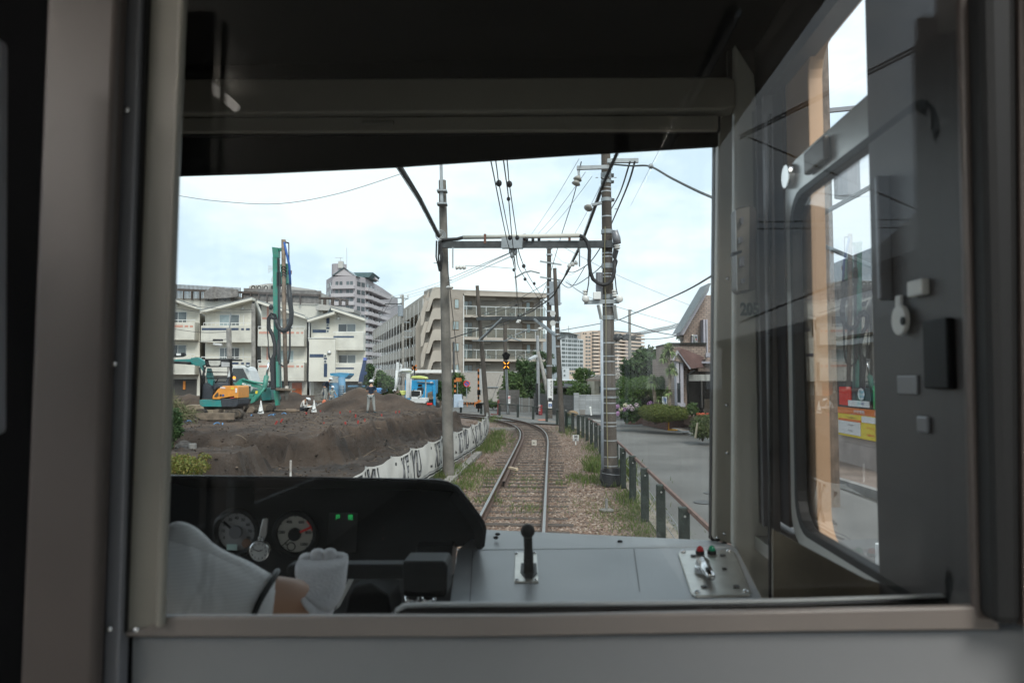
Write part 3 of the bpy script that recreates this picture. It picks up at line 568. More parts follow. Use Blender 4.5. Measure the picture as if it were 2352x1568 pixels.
m_soil = M('soil', (.034, .0225, .0165), .95, var=0, col2=(.092, .064, .047), scale=.75, detail=9, bump=1.0, bscale=9)
def darken_low(m):                                             # soil colour gets darker towards lower ground, edge broken by noise
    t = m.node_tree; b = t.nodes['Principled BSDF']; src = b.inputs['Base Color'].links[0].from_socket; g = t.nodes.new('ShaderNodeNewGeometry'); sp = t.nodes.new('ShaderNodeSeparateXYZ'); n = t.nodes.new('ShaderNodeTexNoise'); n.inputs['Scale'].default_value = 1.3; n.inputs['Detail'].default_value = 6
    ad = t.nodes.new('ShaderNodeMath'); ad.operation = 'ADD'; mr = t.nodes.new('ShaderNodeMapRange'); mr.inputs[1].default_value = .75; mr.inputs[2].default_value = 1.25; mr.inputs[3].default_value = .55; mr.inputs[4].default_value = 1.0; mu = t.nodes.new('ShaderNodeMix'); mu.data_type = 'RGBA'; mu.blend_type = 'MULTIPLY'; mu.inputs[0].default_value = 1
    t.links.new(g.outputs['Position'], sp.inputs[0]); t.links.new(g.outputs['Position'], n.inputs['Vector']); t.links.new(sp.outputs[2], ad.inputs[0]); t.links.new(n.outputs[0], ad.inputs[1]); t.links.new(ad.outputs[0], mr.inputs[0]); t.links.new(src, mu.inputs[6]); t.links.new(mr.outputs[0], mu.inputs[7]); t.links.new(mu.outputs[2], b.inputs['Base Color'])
darken_low(m_soil)
def grid(name, xs, ys, hf, mat):
    Xg, Yg = np.meshgrid(xs, ys); H = hf(Xg, Yg); nx, ny = len(xs), len(ys); V = np.stack([Xg, Yg, H], -1).reshape(-1, 3)
    i = np.arange(ny - 1)[:, None] * nx + np.arange(nx - 1)[None]; i = i.ravel(); Fc = np.stack([i, i + 1, i + nx + 1, i + nx], -1)
    me = bpy.data.meshes.new(name); me.from_pydata(V.tolist(), [], Fc.tolist()); me.polygons.foreach_set('use_smooth', [True] * len(me.polygons)); me.materials.append(mat); o = bpy.data.objects.new(name, me); COL.objects.link(o); return o
xs = np.concatenate([np.arange(-70, -26, 1.5), np.arange(-26, -14, .3), np.arange(-14, -1.0, .13)]); ys = np.concatenate([np.arange(6, 14, .4), np.arange(14, 36, .13), np.arange(36, 50, .35), np.arange(50, 74, 1.5)])
def hs(X, Y):
    h = site_h(X, Y); edge = np.interp(Y, [6, 14, 22, 28, 33, 38, 42, 46, 50, 56, 74], [-2.95, -2.7, -1.95, -1.45, -1.35, -1.7, -2.4, -3.9, -7, -10, -16]); h = np.maximum(h, -.30); return np.where(X > edge + .3, -.36, h * sstep(edge - X, -.25, .3) - .30 * (1 - sstep(edge - X, -.25, .3)))
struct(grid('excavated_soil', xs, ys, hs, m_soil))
pts = []
cx_ = rng.uniform(-15, -1.8, 5600); cy_ = rng.uniform(16, 42, 5600); pts = np.stack([cx_, cy_, hs(cx_, cy_) + .01], -1); tag(scatter('soil_clods', pts, rng.uniform(.02, .085, len(pts)) * (rng.random(len(pts)) ** .7), MI('soil_clod', [(.022, .015, .011), (.065, .046, .035), (.13, .10, .078)], .95)), 'loose dark clods of earth scattered over the dug ground', 'earth clods', kind='stuff')
rx_ = rng.uniform(-9, -2.6, 260); ry_ = rng.uniform(22, 40, 260); rz_ = hs(rx_, ry_); V = MB(); m_root = MI('root_wood', [(.20, .15, .11), (.12, .085, .06), (.30, .24, .18)], .9)
for i in range(260):
    x, y, z = float(rx_[i]), float(ry_[i]), float(rz_[i]); a = random.uniform(0, 6.28); l = random.uniform(.15, .55); p = Vector((x, y, z + .02)); d = Vector((math.cos(a), math.sin(a) * .6, random.uniform(-.3, .5))) * l
    V.tube([p, p + d * .5 + Vector((0, 0, random.uniform(-.03, .06))), p + d], .007, 4)
tag(V.build('root_scraps', m_root), 'thin torn roots and twigs sticking out of the cut earth bank', 'roots', kind='stuff')
# soil heaps (things)
def heap(name, peaks, d, zb, label, extra=0):
    cs = []
    for px, py, rx, ry in peaks: p = P(px, py, d); cs.append((p.x, p.y, p.z - zb, rx, ry))
    x0 = min(c[0] - c[3] for c in cs) - .2; x1 = max(c[0] + c[3] for c in cs) + .2; y0 = min(c[1] - c[4] for c in cs) - .2; y1 = max(c[1] + c[4] for c in cs) + .2
    def hf(X, Y):
        h = np.zeros_like(X) - .15; nn = fbm(X, Y, .9, 77, 4)
        for cx, cy, hh, rx, ry in cs: h = np.maximum(h, hh * 1.08 * (1 - np.sqrt(((X - cx) / rx) ** 2 + ((Y - cy) / ry) ** 2 + .006)) + nn * .16)
        h = h + .10 * fbm(X, Y, 3.1, 55, 3, .6); return np.where(h > .02, zb - .1 + h, hs(X, Y) - .12)
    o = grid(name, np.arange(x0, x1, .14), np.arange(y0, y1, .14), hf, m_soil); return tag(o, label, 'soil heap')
heap('soil_heap', [(835, 884, 3.3, 2.6), (815, 892, 2.8, 2.2), (897, 896, 2.6, 2.4), (925, 912, 2.4, 2.2)], 41, .66, 'long brown soil heap with two peaks behind the man in the navy shirt')
heap('soil_heap', [(672, 897, 2.9, 2.2), (645, 905, 2.4, 2)], 44, .68, 'dark soil heap with the drill rod standing in front of it')
heap('soil_heap', [(440, 902, 2.6, 2)], 40, .66, 'brown soil heap behind the heap of cut branches at the left edge')
# red marker stakes, each a thing
m_stake = M('stake_red', (.32, .03, .025), .7, var=.2)
stk = [(867, 1052, 45), (1022, 1040, 28), (1107, 1115, 25), (1516, 1095, 30), (1735, 1058, 18), (1791, 1040, 30), (610, 1225, 40), (948, 1222, 42), (1144, 1195, 45), (1249, 1172, 42), (555, 1042, 18), (335, 1085, 12)]
pr0 = None
for x, y, hgt in stk:
    D = zA2(x, y); q = G(D[0], D[1] + hgt * .07, MESA + .02)
    if pr0 is None:
        pr0 = MB().cbox((0, 0, 0), .065, .03, .15).build('marker_stake', m_stake, bevel=.003); o = pr0
    else: o = pr0.copy(); COL.objects.link(o)
    o.location = q - EZ * .04; o.rotation_euler = (random.uniform(-.06, .06), random.uniform(-.08, .08), random.uniform(-.5, .5)); o.scale = (1, 1, random.uniform(.85, 1.1))
    tag(o, 'short red marker stake driven into the levelled brown soil', 'stake', 'red marker stakes in the soil')
for x, y in ((1805, 1245), (1890, 1210)):
    D = zA1(x, y); o = pr0.copy(); COL.objects.link(o); o.location = G(D[0], D[1], MESA); o.rotation_euler = (.1, .5, .3); tag(o, 'short red marker stake driven into the levelled brown soil', 'stake', 'red marker stakes in the soil')
m_btape = M('blue_tape', (.10, .28, .55), .6, var=.1); pr0 = None
for x, y in ((450, 1208), (890, 1243), (980, 1250), (1745, 1110), (1790, 1098), (1945, 1082), (1435, 1112)):
    D = zA1(x, y); q = G(D[0], D[1], MESA + .05)
    if pr0 is None: pr0 = MB().tube([(-.13, 0, 0), (-.04, .01, .045), (.05, 0, .05), (.14, .02, .0)], .018, 5).build('plastic_strip', m_btape); o = pr0
    else: o = pr0.copy(); COL.objects.link(o)
    o.location = q; o.rotation_euler = (0, 0, random.uniform(0, 3)); tag(o, 'curled scrap of blue plastic strip lying on the bare soil', 'plastic strip', 'blue plastic scraps on the soil')
# white ribbed measuring stick, thin cane, pipe stub
b = MB(); q0 = G(zA3(2048, 1190)[0], zA3(2048, 1190)[1], -.2); q1 = P(*zA3(2050, 945), q0.y)
tag(MB().tube([q0 - EZ * .2, q1], .028, 8).build('measuring_stick', M('stick_white', (.6, .58, .55), .6)), 'white ribbed plastic stick standing in the pit near the dashboard', 'stick'); ms_ = bpy.context.scene.objects[-1] if False else None
b = MB()
for i in range(12): b.ring(q0.lerp(q1, .3 + i * .06), EZ, .03, .006, 10, 4)
st_o = [o for o in COL.objects if o.name == 'measuring_stick'][0]; b.build('rib', M('rib_red', (.30, .25, .22), .6), st_o)
q0 = G(zA1(752, 1195)[0], zA1(752, 1195)[1], MESA); tag(MB().tube([q0 - EZ * .05, P(*zA1(763, 1045), q0.y)], .014, 6).build('cane', M('cane_brown', (.25, .17, .11), .8)), 'thin brown cane stuck in the soil before the orange excavator', 'cane')
q0 = G(*zA3(512, 790), .3); tag(MB().cyl(q0 - EZ * .1, P(*zA3(512, 680), q0.y), .11).build('pipe_stub', M('pipe_grey', (.25, .24, .23), .8)), 'short grey concrete pipe stub standing in the earth at far left', 'pipe')
# concrete edging slab and rubble at lower left
a = G(*zA3(600, 770), .15); c = G(*zA3(850, 1180), -.15)
tag(MB().bar(a, c, .16, .22).build('edging_slab', M('old_concrete', (.24, .22, .20), .9, var=.25, scale=4, bump=.4, bscale=30)), 'tilted weathered concrete edging slab beside the yellow green bush', 'concrete slab')
b = MB()
for i in range(26):
    p = G(*zA3(random.uniform(150, 600), random.uniform(800, 900)), .12); b.ell(p + EZ * random.uniform(-.1, .25), random.uniform(.1, .28), random.uniform(.1, .25), random.uniform(.08, .2), 7, 4)
tag(b.build('rubble_pile', M('rubble_dark', (.06, .055, .052), .95, var=.4, scale=9, bump=.5, bscale=20)), 'dark broken rubble piled behind the yellow green bush', 'rubble')
# ------------------------------------------------------------ leaf helper
def leaves(blobs, n, size, aspect=.5, droop=.2, shell=.55, seed=1, clump=0):
    r = np.random.default_rng(seed); vol = np.array([b[3] * b[4] * b[5] for b in blobs]) ** .75; vol = vol / vol.sum(); V = []; 
    idx = r.choice(len(blobs), n, p=vol); B = np.array(blobs)[idx]; d = r.normal(size=(n, 3)); d /= np.linalg.norm(d, axis=1)[:, None]; rad = shell + (1 - shell) * r.random(n); rad = np.where(r.random(n) < .12, rad * r.uniform(.2, 1.15, n), rad)
    c = B[:, :3] + d * B[:, 3:6] * rad[:, None]
    if clump: c = c + clump * np.sin(c[:, [1, 2, 0]] * 5.1) 
    u = r.normal(size=(n, 3)); u[:, 2] -= droop; u /= np.linalg.norm(u, axis=1)[:, None]; w = np.cross(u, d + r.normal(size=(n, 3)) * .6); w /= np.linalg.norm(w, axis=1)[:, None] + 1e-9
    s = size * r.uniform(.6, 1.35, n)[:, None]; q = np.stack([c, c + u * s * .5 + w * s * aspect * .5, c + u * s, c + u * s * .5 - w * s * aspect * .5], 1).reshape(-1, 3)
    f = np.arange(n * 4).reshape(n, 4); return q, f
def foliage(name, blobs, n, size, mat, parent=None, **k):
    q, f = leaves(blobs, n, size, **k); b = MB(); b.v = [tuple(x) for x in q]; b.f = [tuple(x) for x in f]; return b.build(name, mat, parent)
def blob(px, py, d, rpx, rpy=None, rd=None):              # ellipsoid seen at photo px,py with pixel radii
    p = P(px, py, d); k = d / F; rpy = rpx if rpy is None else rpy; return (p.x, p.y, p.z, rpx * k, (rd if rd else rpx * k), rpy * k)
m_leaf_d = MI('leaf_dark', [(.026, .060, .018), (.042, .085, .026), (.062, .11, .036), (.03, .066, .022), (.085, .13, .045)], .55, .25)
m_leaf_m = MI('leaf_mid', [(.045, .09, .024), (.07, .125, .033), (.10, .16, .048), (.055, .10, .03), (.13, .18, .06)], .55, .3)
m_leaf_y = MI('leaf_yellow', [(.13, .16, .03), (.20, .20, .045), (.08, .12, .025), (.24, .17, .05), (.16, .19, .04)], .55, .3)
m_leaf_p = MI('leaf_pine', [(.03, .06, .025), (.05, .085, .035), (.07, .11, .045), (.04, .07, .03)], .6, .15)
m_bark = M('bark', (.10, .075, .055), .95, var=.3, scale=8, bump=.5, bscale=30)
def bush(name, blobs, n, size, mat, label, cat='bush', core=None, **k):
    lo = min(b[2] - b[5] for b in blobs); c = blobs[0]; o = thing(name, (c[0], c[1], lo), label, cat)
    foliage('foliage', blobs, n, size, mat, o, **k)
    b = MB()
    for bb in blobs[:6]: b.tube([(c[0], c[1], lo - .1), ((c[0] + bb[0]) / 2, (c[1] + bb[1]) / 2, (lo + bb[2]) / 2 - .05), (bb[0], bb[1], bb[2])], [.035, .022, .008], 6)
    b.build('stem', m_bark, o); return o
bush('azalea_bush', [blob(395, 1070, 15.5, 60, 26), blob(440, 1072, 15.2, 40, 22), blob(470, 1050, 15.8, 16, 10), blob(420, 1058, 15.5, 30, 15), blob(360, 1075, 15.5, 50, 28)], 5200, .06, m_leaf_y, 'low yellow green bush at lower left above the dashboard', shell=.6)
bush('climbing_shrub', [blob(398, 960, 21, 22, 26), blob(392, 990, 21, 20, 26), blob(408, 985, 21, 14, 22), blob(388, 1015, 21, 14, 20)], 2600, .08, m_leaf_d, 'dark leafy shrub beside the post at the left window edge')
o = foliage('brush_pile', [blob(405, 940, 24, 34, 22), blob(380, 925, 24, 30, 20), blob(430, 950, 24, 24, 14), blob(400, 955, 24, 50, 12)], 1500, .3, MI('cut_branch', [(.16, .13, .08), (.10, .12, .05), (.22, .18, .12), (.08, .09, .04), (.14, .17, .07)], .9), aspect=.07, shell=.2)
tag(o, 'heap of cut branches and dry brush at the left edge of the site', 'brush pile')
# ------------------------------------------------------------ banner fence
m_ban = M('banner_cloth', (.66, .64, .60), .65, var=.07, scale=1.5); m_ink = M('banner_ink', (.02, .02, .022), .7, var=0); m_gy = M('banner_grey', (.26, .26, .27), .7, var=.05)
BT = [(-2.60, 6.0), (-2.57, 11.8), (-2.52, 14.0), (-2.42, 16.3), (-2.28, 19.2), (-2.16, 21.4), (-1.98, 25.4), (-1.92, 27.3), (-2.02, 31.0), (-2.2, 34.0), (-2.45, 35.6)]
bl = [0]
for i in range(1, len(BT)): bl.append(bl[-1] + math.hypot(BT[i][0] - BT[i - 1][0], BT[i][1] - BT[i - 1][1]))
LB = bl[-1]
posts_s = [i * 1.75 for i in range(int(LB / 1.75) + 1)]
def ban(s, v, lift=0.):
    X = np.interp(s, bl, [p[0] for p in BT]); Y = np.interp(s, bl, [p[1] for p in BT]); k = (s / 1.75) % 1; sag = .07 * (1 - (2 * k - 1) ** 2)
    bel = .05 * math.sin(k * math.pi) * math.sin(v * 3.1) + .012 * math.sin(s * 9 + v * 5)
    return T(X + bel + lift, Y, -.10 + .06 + v * (.90 - sag))
bn = thing('banner_fence', ban(10, 0), 'white cloth site banner with large grey and black lettering strung along the track', 'banner fence')
b = MB(); ns = int(LB / .12); nv = 9
b.add([ban(LB * i / ns, j / nv) for i in range(ns + 1) for j in range(nv + 1)], [(i * (nv + 1) + j, (i + 1) * (nv + 1) + j, (i + 1) * (nv + 1) + j + 1, i * (nv + 1) + j + 1) for i in range(ns) for j in range(nv)])
b.build('cloth', m_ban, bn, smooth=True)
for s in posts_s: p = ban(s, 0); MB().cyl(p - EZ * .12 - TR * .03, ban(s, 1.0) - TR * .03, .016, n=8).build('post', m_alum, bn)
def ribbon(name, s0, s1, v0, v1, mat, lift=.006):
    n = max(2, int((s1 - s0) / .1)); MB().add([q for i in range(n + 1) for q in (ban(s0 + (s1 - s0) * i / n, v0, lift), ban(s0 + (s1 - s0) * i / n, v1, lift))], [(2 * i, 2 * i + 2, 2 * i + 3, 2 * i + 1) for i in range(n)]).build(name, mat, bn)
ribbon('stripe', 0, LB, .05, .10, m_ink); ribbon('stripe', 0, LB, .14, .165, m_gy)
def bletter(body, s, size, mat, bold, lift, nm, v0=.55):
    vs, fs = text_geo(body, size, bold); b = MB(); b.add([ban(max(0, min(LB, s + x * .86 - y * .12)), v0 + y * 1.5, lift) for x, y, z in vs], fs); return b.build(nm, mat, bn)
for s in np.arange(6.1, LB - 1, 3.45):
    for i, ch in enumerate('KEIYU'):
        bletter(ch, s + i * .36, .62, m_ink, .035, .008, 'lettering_outline'); bletter(ch, s + i * .36 + .01, .62, m_gy, .004, .012, 'lettering')
    ribbon('stripe', s - .62, s - .47, .28, .86, m_ink)
# black strap over the banner
p0 = ban(18.6, 1.05, .03); MB().tube([p0 + EZ * .05, ban(19.2, .6, .05), ban(19.9, .1, .04)], .012, 6).build('strap', m_ink, bn)
# ============================================================ buildings
m_sid = MBR('house_siding', (.66, .635, .56), (.69, .665, .59), (.54, .52, .46), 3.0, .12, msize=.006, off=0)
m_sidp = M('house_panel', (.68, .655, .58), .8, var=.05, scale=.8); m_navy = M('navy_band', (.035, .06, .115), .6, var=.08); m_sal = M('salmon_band', (.58, .30, .23), .7, var=.06)
m_sash = M('window_sash_white', (.66, .66, .64), .5, var=0); m_roofg = M('roof_grey', (.19, .21, .22), .7, var=.1)
def pane_mat(name, c): return M(name, c, .08, var=.35, scale=.6, spec=.7)
m_pane = pane_mat('pane_dark', (.035, .042, .045)); m_panec = M('pane_curtain', (.30, .37, .38), .25, var=.15, scale=1.5, spec=.6); m_pane2 = pane_mat('pane_grey', (.11, .13, .135))
m_dark = M('dark_gap', (.02, .02, .018), .9)
def window(fr, x0, y0, x1, y1, parent, t=0., panes=2, mats=None, frame=m_sash, fw=.045, dep=.05, sill=False):
    A, B = fr; b = MB(); b.frect(A, B, x0, y0, x1, y1, t - dep, t)
    w = b.build('window', frame, parent); mats = mats or [m_pane, m_pane2]
    kx = fw * F / max(1, PL((x0 + x1) / 2, y0, A, B).y); n = panes; pw = (x1 - x0 - kx) / n
    for i in range(n):
        MB().frect(A, B, x0 + kx + i * pw, y0 + kx, x0 + (i + 1) * pw, y1 - kx, t - dep - .012, t - dep + .01).build('pane', mats[i % len(mats)], w)
    return w
def railing(fr, x0, x1, y0, y1, parent, t, n=6, mat=m_sash):
    A, B = fr; b = MB(); k = .06 * F / PL(x0, y0, A, B).y
    b.frect(A, B, x0, y0, x1, y0 + k, t, t + .06)
    for i in range(n + 1):
        x = x0 + (x1 - x0) * i / n; b.frect(A, B, x - k * .3, y0 + k, x + k * .3, y1, t + .015, t + .045)
    return b.build('railing', mat, parent)
def planar(fr, pts, t0, t1, name, mat, parent, **k):
    A, B = fr; e = Vector((B[0] - A[0], B[1] - A[1], 0)).normalized(); nn = Vector((-e.y, e.x, 0))
    return MB().prism([PL(x, y, A, B) + nn * t0 for x, y in pts], nn * (t1 - t0)).build(name, mat, parent, **k)
def pbox(fr, z, x0, y0, x1, y1, t0, t1, name, mat, parent, **k):
    p = z(x0, y0); q = z(x1, y1); return MB().frect(fr[0], fr[1], p[0], p[1], q[0], q[1], t0, t1).build(name, mat, parent, **k)
def zw(fr, z, x0, y0, x1, y1, parent, **k):
    p = z(x0, y0); q = z(x1, y1); return window(fr, p[0], p[1], q[0], q[1], parent, **k)
FH = (Vector((-35, 66, 0)), Vector((-10, 66, 0))); GZ = 1.0
def house(label, z, body, roof, xl, xr, parap, gap=None):
    bx = P(*z((xl + xr) / 2, 0), 66); o = thing('town_house', (bx.x, 66, GZ), label, 'house')
    MB().prism([PL(*z(*p), *FH) + Vector((0, 1.0, 0)) for p in body], Vector((-5.2, 17, 0))).build('wall', m_sid, o)
    for (a, b) in roof:
        pa, pb = PL(*z(*a), *FH), PL(*z(*b), *FH); MB().prism([pa - EZ * .02, pb - EZ * .02, pb + EZ * .06, pa + EZ * .06], Vector((-5.6, 18.4, 0))).build('roof', m_roofg, o)
        b2 = MB(); b2.prism([pa - EZ * .24 + Vector((0, .0, 0)), pb - EZ * .24, pb - EZ * .03, pa - EZ * .03], Vector((0, .98, 0))); b2.build('fascia', m_sidp, o)
    for y0, y1 in parap: pbox(FH, z, xl, y0, xr, y1, 0, .98, 'balcony_wall', m_sid, o)
    return o
def band(o, z, x0, y0, x1, y1, mat, t=-.012): return pbox(FH, z, x0, y0, x1, y1, t, 0.02, 'trim_band', mat, o)
def hood(o, z, x, y, t=.98): p = PL(*z(x, y), *FH); return MB().ell(p + Vector((0, t, -.1)), .19, .16, .26, 12, 6, -.3).build('vent_hood', m_alum, o, smooth=True)
# house A (left edge)
hA = house('cream town house with salmon bands, half hidden at the left edge of the windscreen', zB1, [(-60, 1900), (500, 1900), (500, 385), (90, 245), (-60, 230)], [((-100, 195), (90, 232)), ((90, 232), (520, 372))], -60, 490, [(600, 850), (1090, 1345)])
railing(FH, *[zB1(-60, 0)[0], zB1(495, 0)[0]], zB1(0, 562)[1], zB1(0, 600)[1], hA, .1, 9); railing(FH, zB1(-60, 0)[0], zB1(488, 0)[0], zB1(0, 1048)[1], zB1(0, 1092)[1], hA, .1, 9)
band(hA, zB1, -60, 640, 325, 672, m_sal); band(hA, zB1, 352, 644, 402, 672, m_sal); band(hA, zB1, 426, 645, 470, 674, m_sal)
zw(FH, zB1, 60, 437, 315, 600, hA, t=1.0); zw(FH, zB1, 60, 915, 308, 1050, hA, t=1.0); hood(hA, zB1, 166, 330)
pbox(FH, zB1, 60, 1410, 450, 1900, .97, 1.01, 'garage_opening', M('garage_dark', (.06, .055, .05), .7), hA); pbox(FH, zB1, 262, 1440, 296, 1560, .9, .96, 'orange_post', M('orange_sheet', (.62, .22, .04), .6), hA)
# house B
hB = house('cream town house with navy bands and single sloping roof, behind the excavators', zB1, [(578, 1900), (1300, 1900), (1300, 260), (578, 440)], [((568, 435), (1308, 245))], 580, 1300, [(648, 886), (1130, 1360)])
railing(FH, zB1(612, 0)[0], zB1(1300, 0)[0], zB1(0, 604)[1], zB1(0, 648)[1], hB, .1, 12); railing(FH, zB1(578, 0)[0], zB1(1300, 0)[0], zB1(0, 1090)[1], zB1(0, 1132)[1], hB, .1, 12)
for y0, y1 in ((682, 714), (1170, 1200)):
    band(hB, zB1, 595, y0, 1120, y1, m_navy); band(hB, zB1, 1158, y0 + 4, 1196, y1, m_navy); band(hB, zB1, 1226, y0 + 4, 1280, y1, m_navy)
pbox(FH, zB1, 1254, 285, 1282, 640, .97, 1.02, 'trim_band', m_navy, hB); pbox(FH, zB1, 1248, 900, 1274, 1120, .97, 1.02, 'trim_band', m_navy, hB)
zw(FH, zB1, 785, 478, 1075, 640, hB, t=1.0, mats=[m_panec, m_pane2]); zw(FH, zB1, 785, 955, 1075, 1122, hB, t=1.0, panes=4, mats=[m_pane2, m_pane2, m_pane, m_pane]); hood(hB, zB1, 1119, 380)
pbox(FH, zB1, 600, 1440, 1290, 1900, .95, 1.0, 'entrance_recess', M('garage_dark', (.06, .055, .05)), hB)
for x in (1132, 1126): pbox(FH, zB1, x, 490 if x > 1130 else 950, x + 12, 645 if x > 1130 else 1130, .9, .97, 'downpipe', m_sash, hB)
# house C
hC = house('cream town house with salmon bands and orange front door behind the drill rig', zB1, [(1392, 1900), (2050, 1900), (2050, 515), (1392, 295)], [((1384, 285), (2068, 512))], 1392, 2050, [(698, 940), (1175, 1435)])
railing(FH, zB1(1392, 0)[0], zB1(2055, 0)[0], zB1(0, 656)[1], zB1(0, 700)[1], hC, .1, 10); railing(FH, zB1(1386, 0)[0], zB1(2055, 0)[0], zB1(0, 1138)[1], zB1(0, 1176)[1], hC, .1, 10)
for y0, y1 in ((733, 765), (1213, 1243)):
    band(hC, zB1, 1410, y0, 1910, y1, m_sal); band(hC, zB1, 1942, y0 + 4, 1982, y1, m_sal); band(hC, zB1, 2010, y0 + 4, 2040, y1, m_sal)
pbox(FH, zB1, 1468, 355, 1494, 690, .97, 1.02, 'trim_band', m_sal, hC); pbox(FH, zB1, 1405, 518, 1468, 545, .97, 1.02, 'trim_band', m_sal, hC); pbox(FH, zB1, 1465, 945, 1490, 1140, .97, 1.02, 'trim_band', m_sal, hC)
zw(FH, zB1, 1590, 532, 1850, 690, hC, t=1.0, mats=[m_panec, m_pane2]); zw(FH, zB1, 1580, 995, 1860, 1170, hC, t=1.0, mats=[m_panec, m_panec])
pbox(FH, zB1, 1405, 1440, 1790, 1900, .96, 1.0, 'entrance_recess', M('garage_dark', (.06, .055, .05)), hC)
dr = pbox(FH, zB1, 1832, 1462, 1972, 1900, .93, 1.0, 'front_door', M('door_orange', (.50, .12, .035), .6, var=.1), hC)
# house D
D_ = zB2
hD = house('cream town house with navy T shaped bands and peaked roof, rightmost of the row', D_, [(170, 1700), (893, 1700), (893, 520), (475, 372), (515, 425), (170, 530)], [((160, 512), (515, 408)), ((470, 355), (910, 497))], 530, 893, [(680, 914), (1088, 1322)])
planar(FH, [D_(*p) for p in ((515, 425), (478, 372), (395, 440))], 2.5, 2.7, 'gable', m_sidp, hD)
pbox(FH, D_, 190, 762, 530, 1322, -.3, .98, 'stair_bay', m_sidp, hD); pbox(FH, D_, 180, 755, 534, 764, -.36, .98, 'bay_cap', m_sash, hD)
pbox(FH, D_, 205, 1325, 380, 1700, .95, 1.0, 'porch_wall', M('porch_cream', (.40, .37, .32), .8), hD); pbox(FH, D_, 330, 1372, 390, 1600, .9, .96, 'front_door', m_navy, hD)
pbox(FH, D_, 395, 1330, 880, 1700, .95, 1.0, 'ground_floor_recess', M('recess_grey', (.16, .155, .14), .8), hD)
pbox(FH, D_, 374, 482, 414, 556, .97, 1.02, 'trim_band', m_navy, hD); pbox(FH, D_, 374, 606, 414, 630, .97, 1.02, 'trim_band', m_navy, hD); pbox(FH, D_, 190, 638, 370, 678, .97, 1.02, 'trim_band', m_navy, hD)
for y0 in (560, 640): zw(FH, D_, 373, y0, 412, y0 + 38, hD, t=1.0, panes=1, mats=[m_pane2])
pbox(FH, D_, 202, 968, 385, 1010, -.32, -.28, 'trim_band', m_navy, hD); pbox(FH, D_, 388, 1018, 428, 1038, -.32, -.28, 'trim_band', m_navy, hD); pbox(FH, D_, 388, 1092, 430, 1265, -.32, -.28, 'trim_band', m_navy, hD)
for y0 in (972, 1044): zw(FH, D_, 388, y0, 427, y0 + 38, hD, t=-.3, panes=1, mats=[m_pane2])
zw(FH, D_, 528, 562, 765, 700, hD, t=1.0); zw(FH, D_, 535, 972, 765, 1110, hD, t=1.0)
railing(FH, D_(495, 0)[0], D_(900, 0)[0], D_(0, 672)[1], D_(0, 702)[1], hD, .1, 5); railing(FH, D_(532, 0)[0], D_(893, 0)[0], D_(0, 1083)[1], D_(0, 1112)[1], hD, .1, 5)
band(hD, D_, 502, 730, 770, 752, m_navy); band(hD, D_, 532, 1142, 770, 1163, m_navy)
for x, y in ((535, 480), (458, 940)): hood(hD, D_, x, y, .98 if y < 600 else -.3)
p = PL(*D_(170, 520), *FH); MB().tube([p + Vector((0, .4, 0)), PL(*D_(165, 790), *FH) + Vector((0, .4, 0)), PL(*D_(180, 830), *FH) + Vector((0, .4, 0)), PL(*D_(182, 1650), *FH) + Vector((0, .4, 0))], .05, 6).build('downpipe', m_sash, hD)
# building behind with timber screens
FB = (Vector((-60, 92, 0)), Vector((0, 92, 0)))
o = thing('rear_building', (-30, 92, 0), 'long white building with brown timber roof screens behind the row of houses', 'building')
m_wht = M('render_white', (.58, .56, .50), .85, var=.06); m_conc = M('fair_concrete', (.40, .385, .36), .85, var=.12, scale=.6)
planar(FB, [zZ1(*p) for p in ((30, 1300), (30, 575), (375, 575), (390, 560), (600, 560), (720, 612), (1260, 625), (1260, 1300))], 0, 18, 'wall', m_wht, o)
planar(FB, [zZ1(*p) for p in ((1220, 650), (1250, 628), (1440, 650), (1520, 668), (1515, 690), (1400, 680), (1220, 672))], -1.2, 3, 'rounded_terrace', m_conc, o)
planar(FB, [zZ1(*p) for p in ((611, 620), (611, 455), (780, 432), (1148, 485), (1148, 620))], 3, 10, 'roof_room', m_conc, o)
pbox(FB, zZ1, 792, 452, 868, 500, 2.9, 3.05, 'opening', m_dark, o)
for x in (664, 712, 765):
    u = pbox(FB, zZ1, x - 20, 452, x + 20, 500, 2.2, 2.95, 'air_conditioner', M('ac_beige', (.50, .48, .44), .6), o); c = PL(*zZ1(x, 474), *FB) + Vector((0, 2.18, 0)); MB().ring(c, (0, 1, 0), .22, .06, 20, 6).build('fan', m_dark, u)
m_tim = M('timber_brown', (.085, .068, .06), .9, var=.25, scale=3); m_timg = M('timber_grey', (.20, .185, .175), .9, var=.25, scale=3)
b = MB(); 
def slat(x, yt, yb, w=4): p = zZ1(x, yt); q = zZ1(x + w, yb); b.frect(*FB, p[0], p[1], q[0], q[1], -.25, -.1)
for i in range(50): x = 112 + i * 10.2; slat(x, 466 + i * .55, 575 + (i * .9 if i < 30 else 20), 3.6)
b.build('screen_slats', m_timg, o); b = MB()
for i in range(76): x = 640 + i * 8; slat(x, 496 + i * .28, 590 + i * .4, 6.6)
b.build('boarded_screen', m_timg, o); b = MB()
for i in range(16): x = 108 + i * 64.5 + (0 if i < 8 else 8); p = zZ1(x, 508 + i * 2.7); q = zZ1(x + 9, 585 + i * 2.6); b.frect(*FB, p[0], p[1], q[0], q[1], -.55, -.3)
b.bar(PL(*zZ1(90, 508), *FB) - Vector((0, .4, 0)), PL(*zZ1(1245, 556), *FB) - Vector((0, .4, 0)), .2, .26); b.build('screen_frame', m_tim, o)
planar(FB, [zZ1(*p) for p in ((88, 570), (112, 466), (118, 466), (118, 570))], -.6, -.2, 'end_board', m_tim, o)
